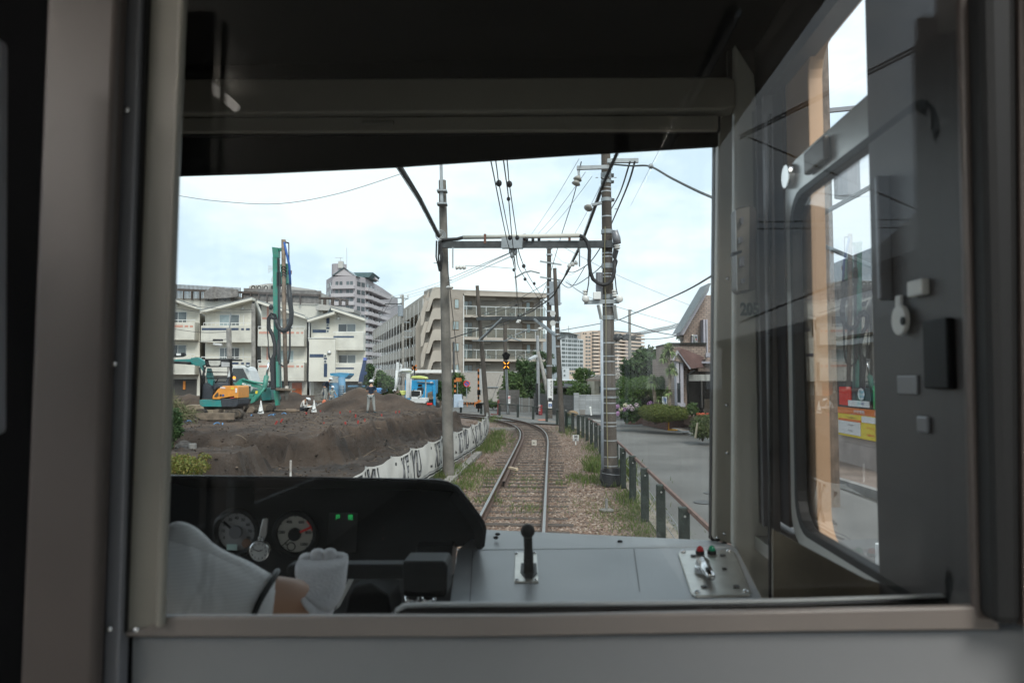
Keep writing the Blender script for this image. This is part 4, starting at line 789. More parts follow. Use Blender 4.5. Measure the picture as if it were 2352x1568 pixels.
planar(FB, [zZ1(*p) for p in ((350, 530), (420, 488), (610, 512), (610, 570), (392, 585), (345, 580))], -.9, -.6, 'roof_shade', m_timg, o)
b = MB(); pts = [zZ1(1242, 580), zZ1(1340, 582), zZ1(1430, 592), zZ1(1466, 605)]; b.tube([PL(*q, *FB) - Vector((0, 1.0, 0)) for q in pts], .16, 6)
for q in (1288, 1348, 1408, 1460): b.cyl(PL(*zZ1(q, 588), *FB) - Vector((0, 1.0, 0)), PL(*zZ1(q, 632), *FB) - Vector((0, 1.0, 0)), .2, n=6)
b.build('terrace_rail', m_tim, o)
# rooftop antenna
b = MB(); a0 = PL(*zZ1(790, 440), *FB) + Vector((0, 4, 0)); a1 = PL(*zZ1(790, 303), *FB) + Vector((0, 4, 0)); b.cyl(a0, a1, .05, n=6); b.bar(PL(*zZ1(745, 310), *FB) + Vector((0, 4, 0)), PL(*zZ1(838, 297), *FB) + Vector((0, 4, 0)), .06, .06)
for i in range(9): q = PL(*zZ1(747 + i * 6, 310 - i * .8), *FB) + Vector((0, 4, 0)); b.bar(q - EZ * (.55 - i * .04), q + EZ * (.55 - i * .04), .035, .035)
q = PL(*zZ1(800, 388), *FB) + Vector((0, 4, 0)); b.disc(q, (-.6, -1, .2), .62, .05, 16); b.bar(q, q + Vector((1.2, -.4, -1.0)), .04, .04); b.build('antenna', m_alum, o)
# ------------------------------------------------------------ apartment block with slanted stair walls
AA = P(994, 880, 97); AB = P(1257, 880, 103.5); FA = (AA, AB); ea = Vector((AB.x - AA.x, AB.y - AA.y, 0)).normalized(); na = Vector((-ea.y, ea.x, 0))
m_tile = MBR('tile_beige', (.335, .295, .255), (.375, .33, .285), (.28, .25, .22), .24, .07, tuple(ea), .008); m_tilel = M('precast_beige', (.43, .385, .335), .85, var=.06, scale=.5); m_brown = M('frame_brown', (.17, .125, .085), .6)
ap = thing('apartment_block', (AA.x + 8, AA.y + 2, -.3), 'large beige tiled apartment block with glass balconies and slanted stair walls beyond the track', 'apartment building')
Q = lambda x, y: zA8(x, y)
def abox(x0, y0, x1, y1, t0, t1, name, mat, parent=None): p = Q(x0, y0); q = Q(x1, y1); return MB().frect(AA, AB, p[0], p[1], q[0], q[1], t0, t1).build(name, mat, parent or ap)
planar(FA, [Q(*p) for p in ((285, 1700), (285, 112), (720, 140), (1925, 185), (1925, 1760))], 1.5, 4, 'wall', m_tile, ap)
planar(FA, [Q(*p) for p in ((285, 1700), (285, 112), (722, 140), (722, 1700))], .0, 1.49, 'corner_wall', m_tile, ap)
planar(FA, [Q(*p) for p in ((722, 188), (775, 182), (1925, 214), (1925, 250), (790, 222), (735, 216))], -.1, 1.6, 'eaves', m_tilel, ap)
planar(FA, [Q(*p) for p in ((722, 140), (1925, 185), (1925, 212), (722, 186))], .1, 1.6, 'parapet', m_tile, ap)
rows = [(262, 370, 495, 527), (575, 680, 808, 848), (885, 990, 1118, 1152), (1190, 1302, 1425, 1458)]
m_gl = MG('balcony_glass', (.78, .80, .78), .9)
for ri, (wt, gt, st, sb) in enumerate(rows):
    dy = lambda x: (x - 735) * .026 if ri < 2 else (x - 735) * .012
    planar(FA, [Q(*p) for p in ((735, st), (1900, st + dy(1900)), (1900, sb + dy(1900)), (735, sb))], -.1, 1.55, 'balcony_slab', m_tilel, ap)
    for x0, x1, cur in (((780, 905, 0), (962, 1090, 0), (1245, 1375, 1), (1625, 1790, 2)) if ri == 0 else ((782, 910, 1), (1010, 1145, 2), (1232, 1360, 1), (1628, 1800, 2))):
        p = Q(x0, wt + dy(x0) + (15 if ri == 0 else 12)); q = Q(x1, (gt + 40 if cur == 2 or ri == 0 and cur == 0 else st - 8) + dy(x0))
        window(FA, p[0], p[1], q[0], q[1], ap, t=1.5, panes=3 if cur == 2 else 2, mats=[m_panec, m_pane2, m_panec] if cur != 2 else [m_brown, m_panec, m_brown], frame=m_brown, fw=.08)
        if cur == 2: MB().frect(AA, AB, p[0] - 1.5, p[1] - 4, q[0] + 2, p[1] - .5, 1.1, 1.5).build('window_hood', m_tilel, ap)
    b = MB(); planar(FA, [Q(*p) for p in ((765, gt + 6), (1885, gt + 8 + dy(1885)), (1885, st + dy(1885)), (765, st))], -.03, -.01, 'balcony_glass', m_gl, ap)
    for i in range(9): x = 768 + i * 140; p = Q(x - 4, gt + dy(x)); q = Q(x + 4, st + dy(x)); b.frect(AA, AB, p[0], p[1], q[0], q[1], -.06, .04)
    b.bar(PL(*Q(735, gt), *FA), PL(*Q(1890, gt + 2 + dy(1890)), *FA), .07, .09); b.build('balcony_rail', m_alum, ap)
    for x in ((1085, 1450, 1570) if ri == 0 else (1420, 1560) if ri == 1 else (1108, 1565, 1665)):
        if ri == 3: break
        p = Q(x - 34, st - 52 + dy(x)); q = Q(x + 34, st - 2 + dy(x)); u = MB().frect(AA, AB, p[0], p[1], q[0], q[1], .7, 1.0).build('air_conditioner', m_white, ap); c = PL(*Q(x - 6, st - 26 + dy(x)), *FA) + na * .68; MB().ring(c, na, .24, .03, 16, 5).build('fan', m_pane, u)
    p = Q(592 if ri == 0 else 563, wt + 8); q = Q(664, (408 if ri == 0 else wt + 136)); window(FA, p[0], p[1], q[0], q[1], ap, t=0, panes=1 if ri == 0 else 2, mats=[m_panec], frame=m_brown, fw=.09)
abox(716, 225, 728, 1700, -.12, 0, 'downpipe', m_sash); abox(1880, 262, 1890, 1500, 1.3, 1.45, 'downpipe', m_sash)
abox(735, 1460, 1925, 1760, 1.2, 1.6, 'ground_storey', m_tilel)
b = MB()
for i in range(58): x = 575 + i * 19.3; p = PL(*Q(x, 92 + (x - 575) * .039), *FA) + na * 3; b.cyl(p, p - EZ * 1.05, .025, n=4)
b.bar(PL(*Q(290, 84), *FA) + na * 3, PL(*Q(1690, 137), *FA) + na * 3, .06, .06); b.bar(PL(*Q(290, 98), *FA) + na * 3, PL(*Q(1690, 172), *FA) + na * 3, .05, .05); b.build('roof_railing', m_alum, ap)
# stair tower: slanted parapets in front of open landings
planar(FA, [Q(*p) for p in ((400, 115), (290, 115), (215, 330), (95, 660), (95, 1300), (400, 1300))], 1.6, 2.0, 'stair_back_wall', m_tilel, ap)
for yt in (112, 408, 706, 1005):
    planar(FA, [Q(*p) for p in ((400, yt), (290, yt), (255, yt + 20), (205, yt + 180), (160, yt + 345), (207, yt + 338), (262, yt + 172), (290, yt + 154), (400, yt + 158))], -1.0, -.75, 'stair_parapet', m_tilel, ap)
    if yt < 1000: planar(FA, [Q(*p) for p in ((207, yt + 185), (165, yt + 350), (130, yt + 525), (95, yt + 545), (95, yt + 395), (150, yt + 190))], -.72, -.5, 'stair_parapet', m_tilel, ap)
    planar(FA, [Q(*p) for p in ((400, yt + 150), (262, yt + 150), (262, yt + 162), (400, yt + 162))], -.74, 1.59, 'landing_slab', m_tilel, ap)
    planar(FA, [Q(*p) for p in ((256, yt + 120), (268, yt + 120), (215, yt + 330), (203, yt + 330))], -.7, 1.58, 'flight_slab', m_tilel, ap)
# receding wing with open corridors
w0 = P(972, 880, 99); w1 = P(856, 880, 172)
def wing(px_top, px_bot, h0a, h0b, name, mat, t0, t1):
    pass
for i in range(5):
    zt = [12.9, 10.0, 7.1, 4.2, 1.4][i]; e_ = (w1 - w0).normalized(); e_.z = 0; nn = Vector((e_.y, -e_.x, 0)); nn = nn if nn.x > 0 else -nn
    L_ = (Vector((w1.x, w1.y, 0)) - Vector((w0.x, w0.y, 0))).length
    o0 = Vector((w0.x, w0.y, 0))
    MB().obox(o0 + EZ * (zt - 1.35), e_ * L_, nn * .25, (0, 0, 1.35)).build('corridor_wall', m_tilel, ap)
    MB().obox(o0 + EZ * (zt - 1.42) + nn * .25, e_ * L_, nn * 1.6, (0, 0, .18)).build('corridor_floor', m_tilel, ap)
MB().obox(o0 + nn * 1.9 + EZ * -.5, e_ * L_, nn * 10, (0, 0, 13.6)).build('wing_wall', M('wing_wall_beige', (.26, .235, .20), .85, var=.2, scale=.4), ap)
MB().obox(o0 + EZ * 13.2, e_ * L_, nn * 10, (0, 0, .5)).build('wing_roof', m_tilel, ap); MB().obox(o0 + EZ * 12.75 + nn * .02, e_ * L_, nn * .2, (0, 0, .9)).build('wing_fascia', m_tilel, ap)
b = MB()
for i in range(19): p = o0 + e_ * (L_ * i / 18) - nn * .08; b.cyl(p + EZ * .2, p + EZ * 13.2, .06, n=5)
b.build('wing_downpipe', m_sash, ap); b = MB()
for i in range(4):
    for j in range(24): p = o0 + e_ * (1.5 + j * L_ / 24.5) + nn * 1.86 + EZ * ([10.0, 7.1, 4.2, 1.4][i]); b.obox(p, e_ * 1.1, nn * .05, (0, 0, 1.6))
b.build('corridor_doors', m_pane, ap)
# flat crossing-side canopy and low white building before the block
o = thing('flat_canopy', P(980, 880, 78), 'long low white flat canopy roof in front of the apartment block', 'canopy'); FC = (P(900, 880, 78), P(1060, 880, 78))
MB().frect(*FC, 930, 849, 1050, 856, 0, 5).build('canopy_edge', m_white, o); MB().frect(*FC, 950, 858, 1052, 905, 2, 5).build('wall', M('low_wall_white', (.45, .44, .42), .8), o); MB().frect(*FC, 1060, 855, 1170, 925, 1, 6).build('side_wall', M('low_wall_beige', (.36, .33, .30), .85, var=.1), o)
# ------------------------------------------------------------ grey lilac high-rise
m_lil = M('lilac_tile', (.40, .37, .385), .8, var=.05, scale=.2); m_lil2 = M('lilac_balcony', (.47, .44, .455), .8, var=.04, scale=.2); m_teal = M('roof_slate', (.09, .15, .16), .6, var=.2, scale=.5)
hr = thing('high_rise', P(815, 905, 262), 'tall pale lilac apartment tower with curved balconies and green gable roofs in the distance', 'high-rise')
Z = zA7
def plan(pts): return [P(*Z(x, 800), d) for x, d in pts]
pp = plan([(95, 268), (190, 258), (550, 257), (705, 262), (975, 292)]); back = [p + Vector((0, 40, 0)) for p in pp[::-1]]
top = P(*Z(400, 410), 258).z; MB().prism([Vector((p.x, p.y, -2)) for p in pp + back], (0, 0, top + 2)).build('wall', m_lil, hr)
fcs = [(pp[0], pp[1]), (pp[1], pp[2]), (pp[2], pp[3]), (pp[3], pp[4])]; FS = 2.86
for k in range(14):
    zt = top - 4.6 - k * FS * 1.0
    if zt < 2: break
    A, B = fcs[1]; d = (B - A); d.z = 0; ln = d.length; e1 = d.normalized(); n1 = Vector((e1.y, -e1.x, 0))
    MB().obox(Vector((A.x, A.y, zt)), e1 * ln, n1 * 1.4, (0, 0, 1.25)).build('balcony', m_lil2, hr)
    A, B = fcs[3]; d = (B - A); d.z = 0; ln = d.length; e3 = d.normalized(); n3 = Vector((e3.y, -e3.x, 0)); b = MB()
    for j in range(5):
        q = Vector((A.x, A.y, zt)) + e3 * (ln * j / 5); b.prism([q, q + n3 * (1.0 + j * .35), q + e3 * (ln / 5 * .85) + n3 * (2.2 + j * .35), q + e3 * (ln / 5)], (0, 0, 1.2))
    b.build('balcony', m_lil2, hr)
for (fi, cols, wd) in ((0, (.25, .62), .25), (1, (.14, .32, .62, .78), .12), (2, (.18, .62), .33), (3, (.06, .26, .46, .66, .86), .1)):
    A, B = fcs[fi]; d = B - A; d.z = 0; ln = d.length; e1 = d.normalized(); n1 = Vector((e1.y, -e1.x, 0))
    for ci, cc in enumerate(cols):
        b = MB()
        for k in range(14):
            zt = top - 3.4 - k * FS
            if zt < 3: break
            b.obox(Vector((A.x, A.y, zt)) + e1 * ln * cc, e1 * ln * wd, n1 * .12, (0, 0, 1.5))
        b.build('window_column', m_pane if fi != 1 else m_pane2, hr)
for pts, d in (([(188, 395), (370, 278), (560, 405)], 257.5), ([(765, 440), (830, 352), (880, 462)], 268)):
    b = MB().prism([P(*Z(*p), d) for p in pts], (0, 6, 0)); b.build('gable', m_lil2, hr)
MB().prism([P(*Z(*p), 262) for p in ((520, 352), (830, 350), (770, 425), (610, 425))], (0, 14, 0)).build('roof', m_teal, hr)
MB().prism([P(*Z(*p), 257) for p in ((370, 270), (375, 270), (612, 420), (600, 425))], (0, 8, 0)).build('roof', m_teal, hr); MB().prism([P(*Z(*p), 257) for p in ((190, 392), (370, 270), (365, 284), (190, 402))], (0, 8, 0)).build('roof', m_teal, hr)
c = P(*Z(300, 400), 272); MB().cyl(c - EZ * 6, Vector((c.x, c.y, P(*Z(300, 228), 272).z)), 115 * .14649 * 272 / F, n=28).build('lift_tower', m_lil, hr, smooth=True, auto=40)
p0 = P(*Z(420, 290), 264); MB().cyl(p0, P(*Z(420, -40), 264), .12, n=5).build('mast', m_alum, hr); p0 = P(*Z(322, 215), 268); b = MB().cyl(p0, P(*Z(322, 118), 268), .1, n=5); b.bar(P(*Z(235, 120), 268), P(*Z(365, 126), 268), .14, .14); b.box((p0.x - .9, p0.y, p0.z - 1.5), (p0.x + .8, p0.y + 2, p0.z + 1)); b.build('antenna', M('tank_cream', (.5, .49, .46), .8), hr)
# ------------------------------------------------------------ far towers on the right
def tower(name, label, d, x0, x1, ytop, mat, z, fs, wcols, y_first, nrow, ww, wh, extra=None, slab=None):
    A = P(*z(x0, 800), d); B = P(*z(x1, 800), d * 1.015); o = thing(name, (A.x, A.y, 0), label, 'high-rise'); fr = (A, B)
    pts = [z(*p) for p in ytop] + [z(x1, 1700), z(x0, 1700)]; planar(fr, pts, 0, 40, 'wall', mat, o)
    for (cx, w) in wcols:
        b = MB()
        for k in range(nrow):
            sk = (cx - x0) * .06 * max(0, 1 - k / 9.); p = z(cx, y_first + k * fs + sk); q = z(cx + w, y_first + k * fs + wh + sk); b.frect(A, B, p[0], p[1], q[0], q[1], -.3, .1)
        b.build('window_column', m_pane2 if slab is None else m_pane, o)
    return o, fr
m_tw = M('tower_white', (.52, .55, .57), .8, var=.03, scale=.05); m_tb = M('tower_peach', (.56, .45, .37), .8, var=.03, scale=.05)
o, fr = tower('tower_block', 'white apartment tower with rows of square windows, left of the peach towers in the distance', 500, 300, 1045, [(300, 215), (540, 230), (860, 320), (860, 425), (1045, 455)], m_tw, zB4, 128, [(370, 105), (500, 40), (565, 105), (690, 38), (745, 100), (870, 32), (930, 95)], 438, 8, 0, 75)
planar(fr, [zB4(*p) for p in ((290, 212), (545, 228), (875, 318), (868, 330), (540, 245), (290, 230))], -3, 10, 'roof', M('roof_pale', (.40, .43, .43), .7), o)
MB().frect(*fr, *zB4(320, 272), *zB4(470, 385), -1, .4).build('recess', m_pane2, o); p0 = PL(*zB4(585, 225), *fr); MB().cyl(p0, PL(*zB4(585, 20), *fr), .3, n=4).build('mast', m_alum, o)
for x, w in ((580, 80), (690, 32), (765, 70)): MB().frect(*fr, *zB4(x, 325), *zB4(x + w, 400), -.3, .1).build('window', m_pane2, o)
o, fr = tower('tower_block', 'peach coloured apartment tower with stepped balconies, just left of the wide striped power pole', 590, 960, 1700, [(960, 420), (1000, 205), (1330, 165), (1700, 168)], m_tb, zB4, 112, [(1115, 62), (1205, 60)], 340, 11, 0, 45)
for k in range(12):
    y = 205 + k * 112.5 + max(0, 3 - k) * 4; MB().frect(*fr, *zB4(1310, y), *zB4(1700, y + 50), -.2, .3).build('balcony_recess', m_pane, o); MB().frect(*fr, *zB4(1310, y + 46), *zB4(1700, y + 108), -3, 0).build('balcony_wall', m_tb, o)
MB().frect(*fr, *zB4(1508, 170), *zB4(1526, 1600), -3.4, 0).build('divider', m_tb, o)
for x in (1030, 1100, 1245): MB().frect(*fr, *zB4(x, 245), *zB4(x + 40, 282), -.3, .1).build('window', m_pane, o)
zr = zA6; A = P(*zr(335, 400), 600); B = P(*zr(690, 400), 640); o = thing('tower_block', (A.x, A.y, 0), 'peach balcony tower with outdoor zigzag stairs, right of the wide striped power pole', 'high-rise'); fr = (A, B)
planar(fr, [zr(*p) for p in ((320, 75), (672, 95), (672, 600), (320, 600))], 0, 40, 'wall', M('tower_peach2', (.50, .40, .34), .8, var=.03, scale=.05), o)
for k in range(12):
    y = 86 + k * 45; MB().frect(*fr, *zr(325, y), *zr(672, y + 22), -.2, .3).build('balcony_recess', m_pane, o); MB().frect(*fr, *zr(325, y + 20), *zr(682 if k % 2 else 676, y + 43), -3, 0).build('balcony_wall', m_tb, o)
b = MB()
for k in range(11): y = 100 + k * 45; b.bar(PL(*zr(462, y + 42), *fr) - Vector((0, 4, 0)), PL(*zr(522, y + (0 if k % 2 else 20)), *fr) - Vector((0, 4, 0)), 1.2, 2.5)
b.build('outdoor_stair', M('stair_mauve', (.24, .20, .20), .8), o)
o = thing('low_building', P(1345, 870, 300), 'small pale block of flats at the foot of the white tower', 'building'); fr = (P(1290, 870, 300), P(1400, 870, 300))
MB().frect(*fr, *zB4(390, 1345), *zB4(605, 1700), 0, 20).build('wall', m_tw, o); MB().frect(*fr, *zB4(605, 1420), *zB4(850, 1700), 0, 20).build('annex', m_tb, o)
for x, y in ((430, 1400), (435, 1545), (620, 1470), (690, 1470)): MB().frect(*fr, *zB4(x, y), *zB4(x + 48, y + 55), -.2, .1).build('window', m_pane2, o)
# ------------------------------------------------------------ brick house on the right
HA = P(1568, 985, 37.5); HB = P(1640, 985, 30.5) ; FR = (HA, HB); eh = Vector((HB.x - HA.x, HB.y - HA.y, 0)).normalized(); nh = Vector((-eh.y, eh.x, 0))
m_brk = MBR('brick_buff', (.34, .255, .215), (.41, .315, .265), (.20, .165, .145), .26, .105, (1, 0, 0), .018); m_brk2 = MBR('brick_buff_side', (.27, .20, .17), (.33, .25, .21), (.16, .13, .115), .26, .105, (0, 1, 0), .018)
m_lav = M('trim_lavender', (.42, .41, .46), .7, var=.06); m_rt = M('roof_red_tile', (.17, .10, .092), .7, var=.2, scale=2)
bh = thing('brick_house', G(1620, 990, -.1), 'buff brick house with grey gable trims and small red tiled porch roof', 'house')
d0 = 35.5; FP = (P(1540, 985, d0), P(1660, 985, d0)); K = zA6
def hb(x0, y0, x1, y1, t0, t1, nm, mat, parent=bh, **k): return pbox(FP, K, x0, y0, x1, y1, t0, t1, nm, mat, parent, **k)
planar(FP, [K(*p) for p in ((1295, 620), (1295, 95), (1570, -420), (2100, -420), (2100, 620))], 1.5, 2.2, 'upper_wall', m_brk, bh)
planar(FP, [K(*p) for p in ((1200, 108), (1212, 72), (1570, -530), (1600, -530), (1580, -450), (1258, 108))], .9, 1.6, 'gable_trim', m_lav, bh)
planar(FP, [K(*p) for p in ((1190, 85), (1560, -545), (1600, -545), (1212, 78))], .6, 2.3, 'roof', m_roofg, bh)
hb(1065, 235, 1520, 430, .5, 4, 'upper_terrace_wall', m_brk); hb(1060, 215, 1525, 240, .4, 4.1, 'terrace_cap', m_dark)
hb(1120, 390, 1270, 1130, .3, 6, 'porch_wall', m_brk); hb(1430, 470, 2100, 575, .6, 5, 'ground_floor_band', m_brk); hb(1385, 450, 2100, 478, .4, 5, 'sill_band', m_lav)
planar(FP, [K(*p) for p in ((1045, 440), (1115, 312), (1150, 310), (1272, 545), (1272, 490))], -.2, .29, 'porch_gable', m_brk, bh)
planar(FP, [K(*p) for p in ((1050, 440), (1105, 325), (1130, 325), (1280, 540), (1265, 555), (1118, 350), (1060, 450))], -.35, -.21, 'porch_trim', m_lav, bh)
q = [PL(*K(*p), *FP) for p in ((1105, 315), (1160, 300), (1380, 420), (1435, 525), (1278, 545))]
MB().prism([q[0] + nh * -.3, q[1] + nh * 0, q[2] + nh * .3, q[3] - nh * .2, q[4] - nh * .4], EZ * .08).build('porch_roof', m_rt, bh); 
pr = MB(); pr.prism([PL(*K(*p), *FP) - Vector((0, .38, 0)) for p in ((1112, 318), (1160, 300), (1385, 425), (1432, 528), (1280, 545))], (0, .1, 0)); pr.build('porch_roof_slope', m_rt, bh)
for x0, x1, y0, y1 in ((1112, 1146, 385, 975), (1162, 1200, 420, 975)): hb(x0, y0, x1, y1, -.12, .32, 'column', m_lav)
hb(1115, 975, 1210, 1020, -.3, .35, 'column_base', m_lav); hb(1120, 725, 1158, 965, -.15, .3, 'slit_window', m_pane)
for x0, x1 in ((1520, 1545), (1558, 1575)): hb(x0, -90, x1, 350, .9, 1.6, 'upper_column', m_lav)
hb(1515, 345, 1600, 395, .4, 1.6, 'upper_ledge', m_lav); w = hb(1395, 100, 1468, 215, 1.3, 1.55, 'window', m_lav); hb(1410, 120, 1458, 215, 1.27, 1.31, 'pane', m_pane2, w); hb(1424, 155, 1448, 186, 1.25, 1.27, 'red_card', m_red, w)
c = [PL(*K(x, 650), *FP) for x in (1265, 1400, 1580)]
b = MB(); vs = []
for i in range(13):
    a = math.pi * i / 12; x = 1265 + (1800 - 1265) * i / 12; p = PL(*K(x, 620), *FP) - Vector((0, .8 * math.sin(a), 0)); pb = PL(*K(x, 695), *FP) - Vector((0, .8 * math.sin(a), 0)); vs += [p, pb]
b.add(vs, [(2 * i, 2 * i + 1, 2 * i + 3, 2 * i + 2) for i in range(12)]).build('curved_awning', M('awning_cream', (.40, .385, .35), .8, var=.25, scale=2, stretch=(3, 3, .6)), bh)
hb(1270, 700, 2100, 1130, .5, .6, 'shop_glass', M('shop_pane', (.018, .016, .015), .08, var=.5, scale=.8, spec=.7)); hb(1452, 700, 1466, 1040, .3, .5, 'mullion', M('mullion_grey', (.16, .15, .14), .5)); hb(1500, 930, 1600, 1110, .48, .62, 'counter', M('counter_tan', (.12, .095, .07), .6))
MB().tube([PL(*K(*p), *FP) - Vector((0, .3, 0)) for p in ((1325, 570), (1240, 620), (1238, 820), (1250, 870), (1256, 1125))], .05, 8).build('downpipe', m_black, bh)
b = MB(); 
for i in range(7): b.cyl(PL(*K(1380 + i * 30, 1050), *FP) - Vector((0, 1.2, 0)), PL(*K(1380 + i * 30, 1140), *FP) - Vector((0, 1.2, 0)), .02, n=5)
b.bar(PL(*K(1370, 1048), *FP) - Vector((0, 1.2, 0)), PL(*K(1580, 1045), *FP) - Vector((0, 1.2, 0)), .05, .05); b.build('porch_railing', M('rail_bronze', (.12, .10, .09), .5), bh)
hb(1240, 1135, 2100, 1250, -1.8, .6, 'porch_step', M('brick_dark_step', (.12, .07, .055), .9, var=.3, scale=3))
b = MB(); b.tube([P(*K(1310, 130), d0), P(*K(1322, 128), d0), P(*K(1360, 214), d0)], .05, 6); b.build('vent_pipe', m_alum, bh)
# tiled bungalow behind the trees
FT = (P(1330, 880, 47), P(1560, 880, 47)); tb = thing('tiled_bungalow', P(1430, 930, 47), 'cream walled bungalow with brown tiled hip roof behind the clipped shrubs', 'house')
m_tr = MBR('roof_tile_brown', (.10, .08, .065), (.15, .12, .095), (.06, .05, .042), .35, .16, msize=.02)
q = [P(*K(*p), 47) for p in ((-20, 682), (350, 660), (1030, 640))]; q2 = [P(*K(*p), 52) for p in ((1000, 545), (480, 520), (330, 560))]
MB().prism([P(*K(-20, 678), 46.5), P(*K(1040, 662), 46.5), P(*K(1060, 545), 51), P(*K(470, 518), 51)], (0, 0, -.12)).build('roof', m_tr, tb)
MB().frect(*FT, *K(100, 680), *K(1000, 900), .5, 5).build('wall', M('bungalow_cream', (.45, .40, .31), .85, var=.1), tb); MB().frect(*FT, *K(160, 765), *K(200, 850), .4, .55).build('window', m_pane, tb)
# small snow stops on the tiles
b = MB()
for i in range(14): q_ = P(*K(40 + i * 50, 640 - i * 3), 47.2); b.bar(q_, q_ + Vector((.18, .0, .08)), .03, .05)
b.build('snow_guards', m_alum, tb)
# building with posters, seen through the side window of the cab
sh = thing('clinic_building', TXP(1950, 1060, 9.6), 'pale shop building with posters and a yellow hours board, seen through the side window', 'shop')
XS = 9.3; SA = TXP(1700, 900, XS); 
def sw(px0, py0, px1, py1, X, t, nm, mat, parent):
    a = TXP(px0, py1, X); c = TXP(px1, py1, X); zt = TXP((px0 + px1) / 2, py0, X).z; zb = TXP((px0 + px1) / 2, py1, X).z; a.z = zb; c.z = zb
    return MB().obox(a, c - a, TR * t, (0, 0, zt - zb)).build(nm, mat, parent)
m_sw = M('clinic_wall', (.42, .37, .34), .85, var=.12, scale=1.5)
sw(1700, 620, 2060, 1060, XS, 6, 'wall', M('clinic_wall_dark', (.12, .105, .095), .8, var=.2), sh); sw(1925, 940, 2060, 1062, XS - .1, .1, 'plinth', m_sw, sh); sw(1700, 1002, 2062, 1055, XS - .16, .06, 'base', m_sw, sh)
sw(1700, 700, 2060, 780, XS - .5, .5, 'canopy', M('canopy_grey', (.25, .24, .24), .7), sh); sw(1745, 560, 2300, 700, XS + 2.5, 3, 'upper_storey', M('clinic_upper', (.42, .42, .44), .8), sh)
sw(1870, 720, 2060, 790, XS - .05, .05, 'shop_window', m_pane2, sh); sw(1880, 800, 1920, 1010, XS - .08, .05, 'door', m_pane, sh)
def board(px0, py0, px1, py1, nm, mat, dx=.2): return sw(px0, py0, px1, py1, XS - dx, .02, nm, mat, sh)
ye = M('board_yellow', (.80, .62, .05), .6, var=.04); og = M('board_orange', (.72, .18, .03), .6, var=.03); wt_ = M('poster_white', (.75, .75, .74), .6, var=.03); gn = M('poster_green', (.05, .36, .10), .6, var=.04); bl_ = M('poster_blue', (.03, .10, .30), .6)
bd = board(1923, 946, 2022, 1006, 'hours_board', ye); board(1923, 938, 2022, 953, 'board_header', og, .21); board(1926, 966, 1976, 997, 'timetable', wt_, .22); board(1926, 962, 1976, 967, 'table_header', og, .225); board(1979, 958, 2018, 972, 'notice', wt_, .22)
pg = board(2006, 886, 2028, 940, 'green_poster', gn); po = board(1926, 886, 2000, 936, 'window_poster', M('poster_dark', (.06, .045, .05), .6)); board(1928, 888, 1955, 930, 'poster_red', m_red, .215); board(1948, 920, 1996, 934, 'poster_strip', wt_, .22)
cl = TXP(1978, 905, XS - .22); b = MB()
for a in range(0, 360, 45): b.disc(cl + TV * .13 * math.cos(R(a)) + EZ * .08 * math.sin(R(a)), -TR, .09, .006, 12)
b.disc(cl, -TR, .13, .006); b.build('cloud_poster', wt_, sh)
def wtext(body, px, py, size, mat, nm='lettering', dx=.235, sx=1., bold=0.):
    b = MB(); text(b, body, TXP(px, py, XS - dx), -TV, EZ, size, bold, 0, sx); b.build(nm, mat, sh)
wtext('Kaigan', 1978, 899, .12, M('ink_cyan', (.05, .35, .55), .6)); wtext('Shinkyu', 1979, 910, .11, M('ink_cyan', (.05, .35, .55))); wtext('スタッフ募集!', 1976, 927, .075, bl_)
wtext('かわおか整骨院', 1973, 946, .105, wt_, bold=.002); wtext('～安心の各種保険取り扱い～', 1956, 959, .05, m_ink); wtext('木曜・祝日・日曜', 1998, 984, .058, m_red); wtext('第1・3・5', 2010, 991, .04, m_red); wtext('TEL 0466-54-7168', 1999, 1000, .058, m_red, bold=.002)
for r_ in range(2): wtext('○○○休○○休' if r_ == 0 else '○○○休○○○', 1953, 976 + r_ * 13, .058, m_ink, sx=.95)
for y in (905, 926): q = TXP(2018, y, XS - .225); MB().disc(q, -TR, .085, .004, 20).build('face_badge', wt_, sh); MB().disc(q + EZ * .02 - TR * .004, -TR, .045, .004, 16).build('face_hair', m_ink, sh)
wtext('こんな症状', 2016, 893, .05, M('ink_red', (.5, .05, .03), .6))
# utility pole and white marker post at the kerb, seen in the side window
o = thing('utility_pole', TXP(1912, 1270, 6.2), 'brownish utility pole seen through the cab side window', 'utility pole'); c = TXP(1912, 1200, 6.2); c.z = -.1; MB().cyl(c, Vector((c.x, c.y, 9.5)), .15, .11, 14).build('shaft', M('pole_brown', (.14, .105, .08), .9, var=.3, scale=5), o)
t0 = Vector((c.x, c.y, 6.0)); MB().cyl(t0 + Vector((.35, -.2, 0)), t0 + Vector((.35, -.2, .9)), .24, n=16).build('transformer', m_greym, o); MB().bar(t0 + Vector((-1, .3, 1.8)), t0 + Vector((1, -.3, 1.8)), .08, .08).build('crossarm', m_greym, o)
o = thing('marker_post', TXP(2030, 1330, 3.0), 'white plastic marker post with dark lettering, right edge of the cab side window', 'post'); c = TXP(2030, 1330, 3.0); c.z = -.1; MB().cyl(c, c + EZ * 1.35, .05, n=14).build('shaft', m_white, o)
b = MB(); text(b, '止マレ', c + EZ * .72 - Vector((.052, .02, 0)), EZ * -1, -TV, .07); b.build('lettering', m_ink, o); MB().prism([c + Vector((-.056, .0, .86)), c + Vector((-.056, -.05, .86)), c + Vector((-.056, -.02, 1.0))], (.004, 0, 0)).build('red_mark', m_red, o)
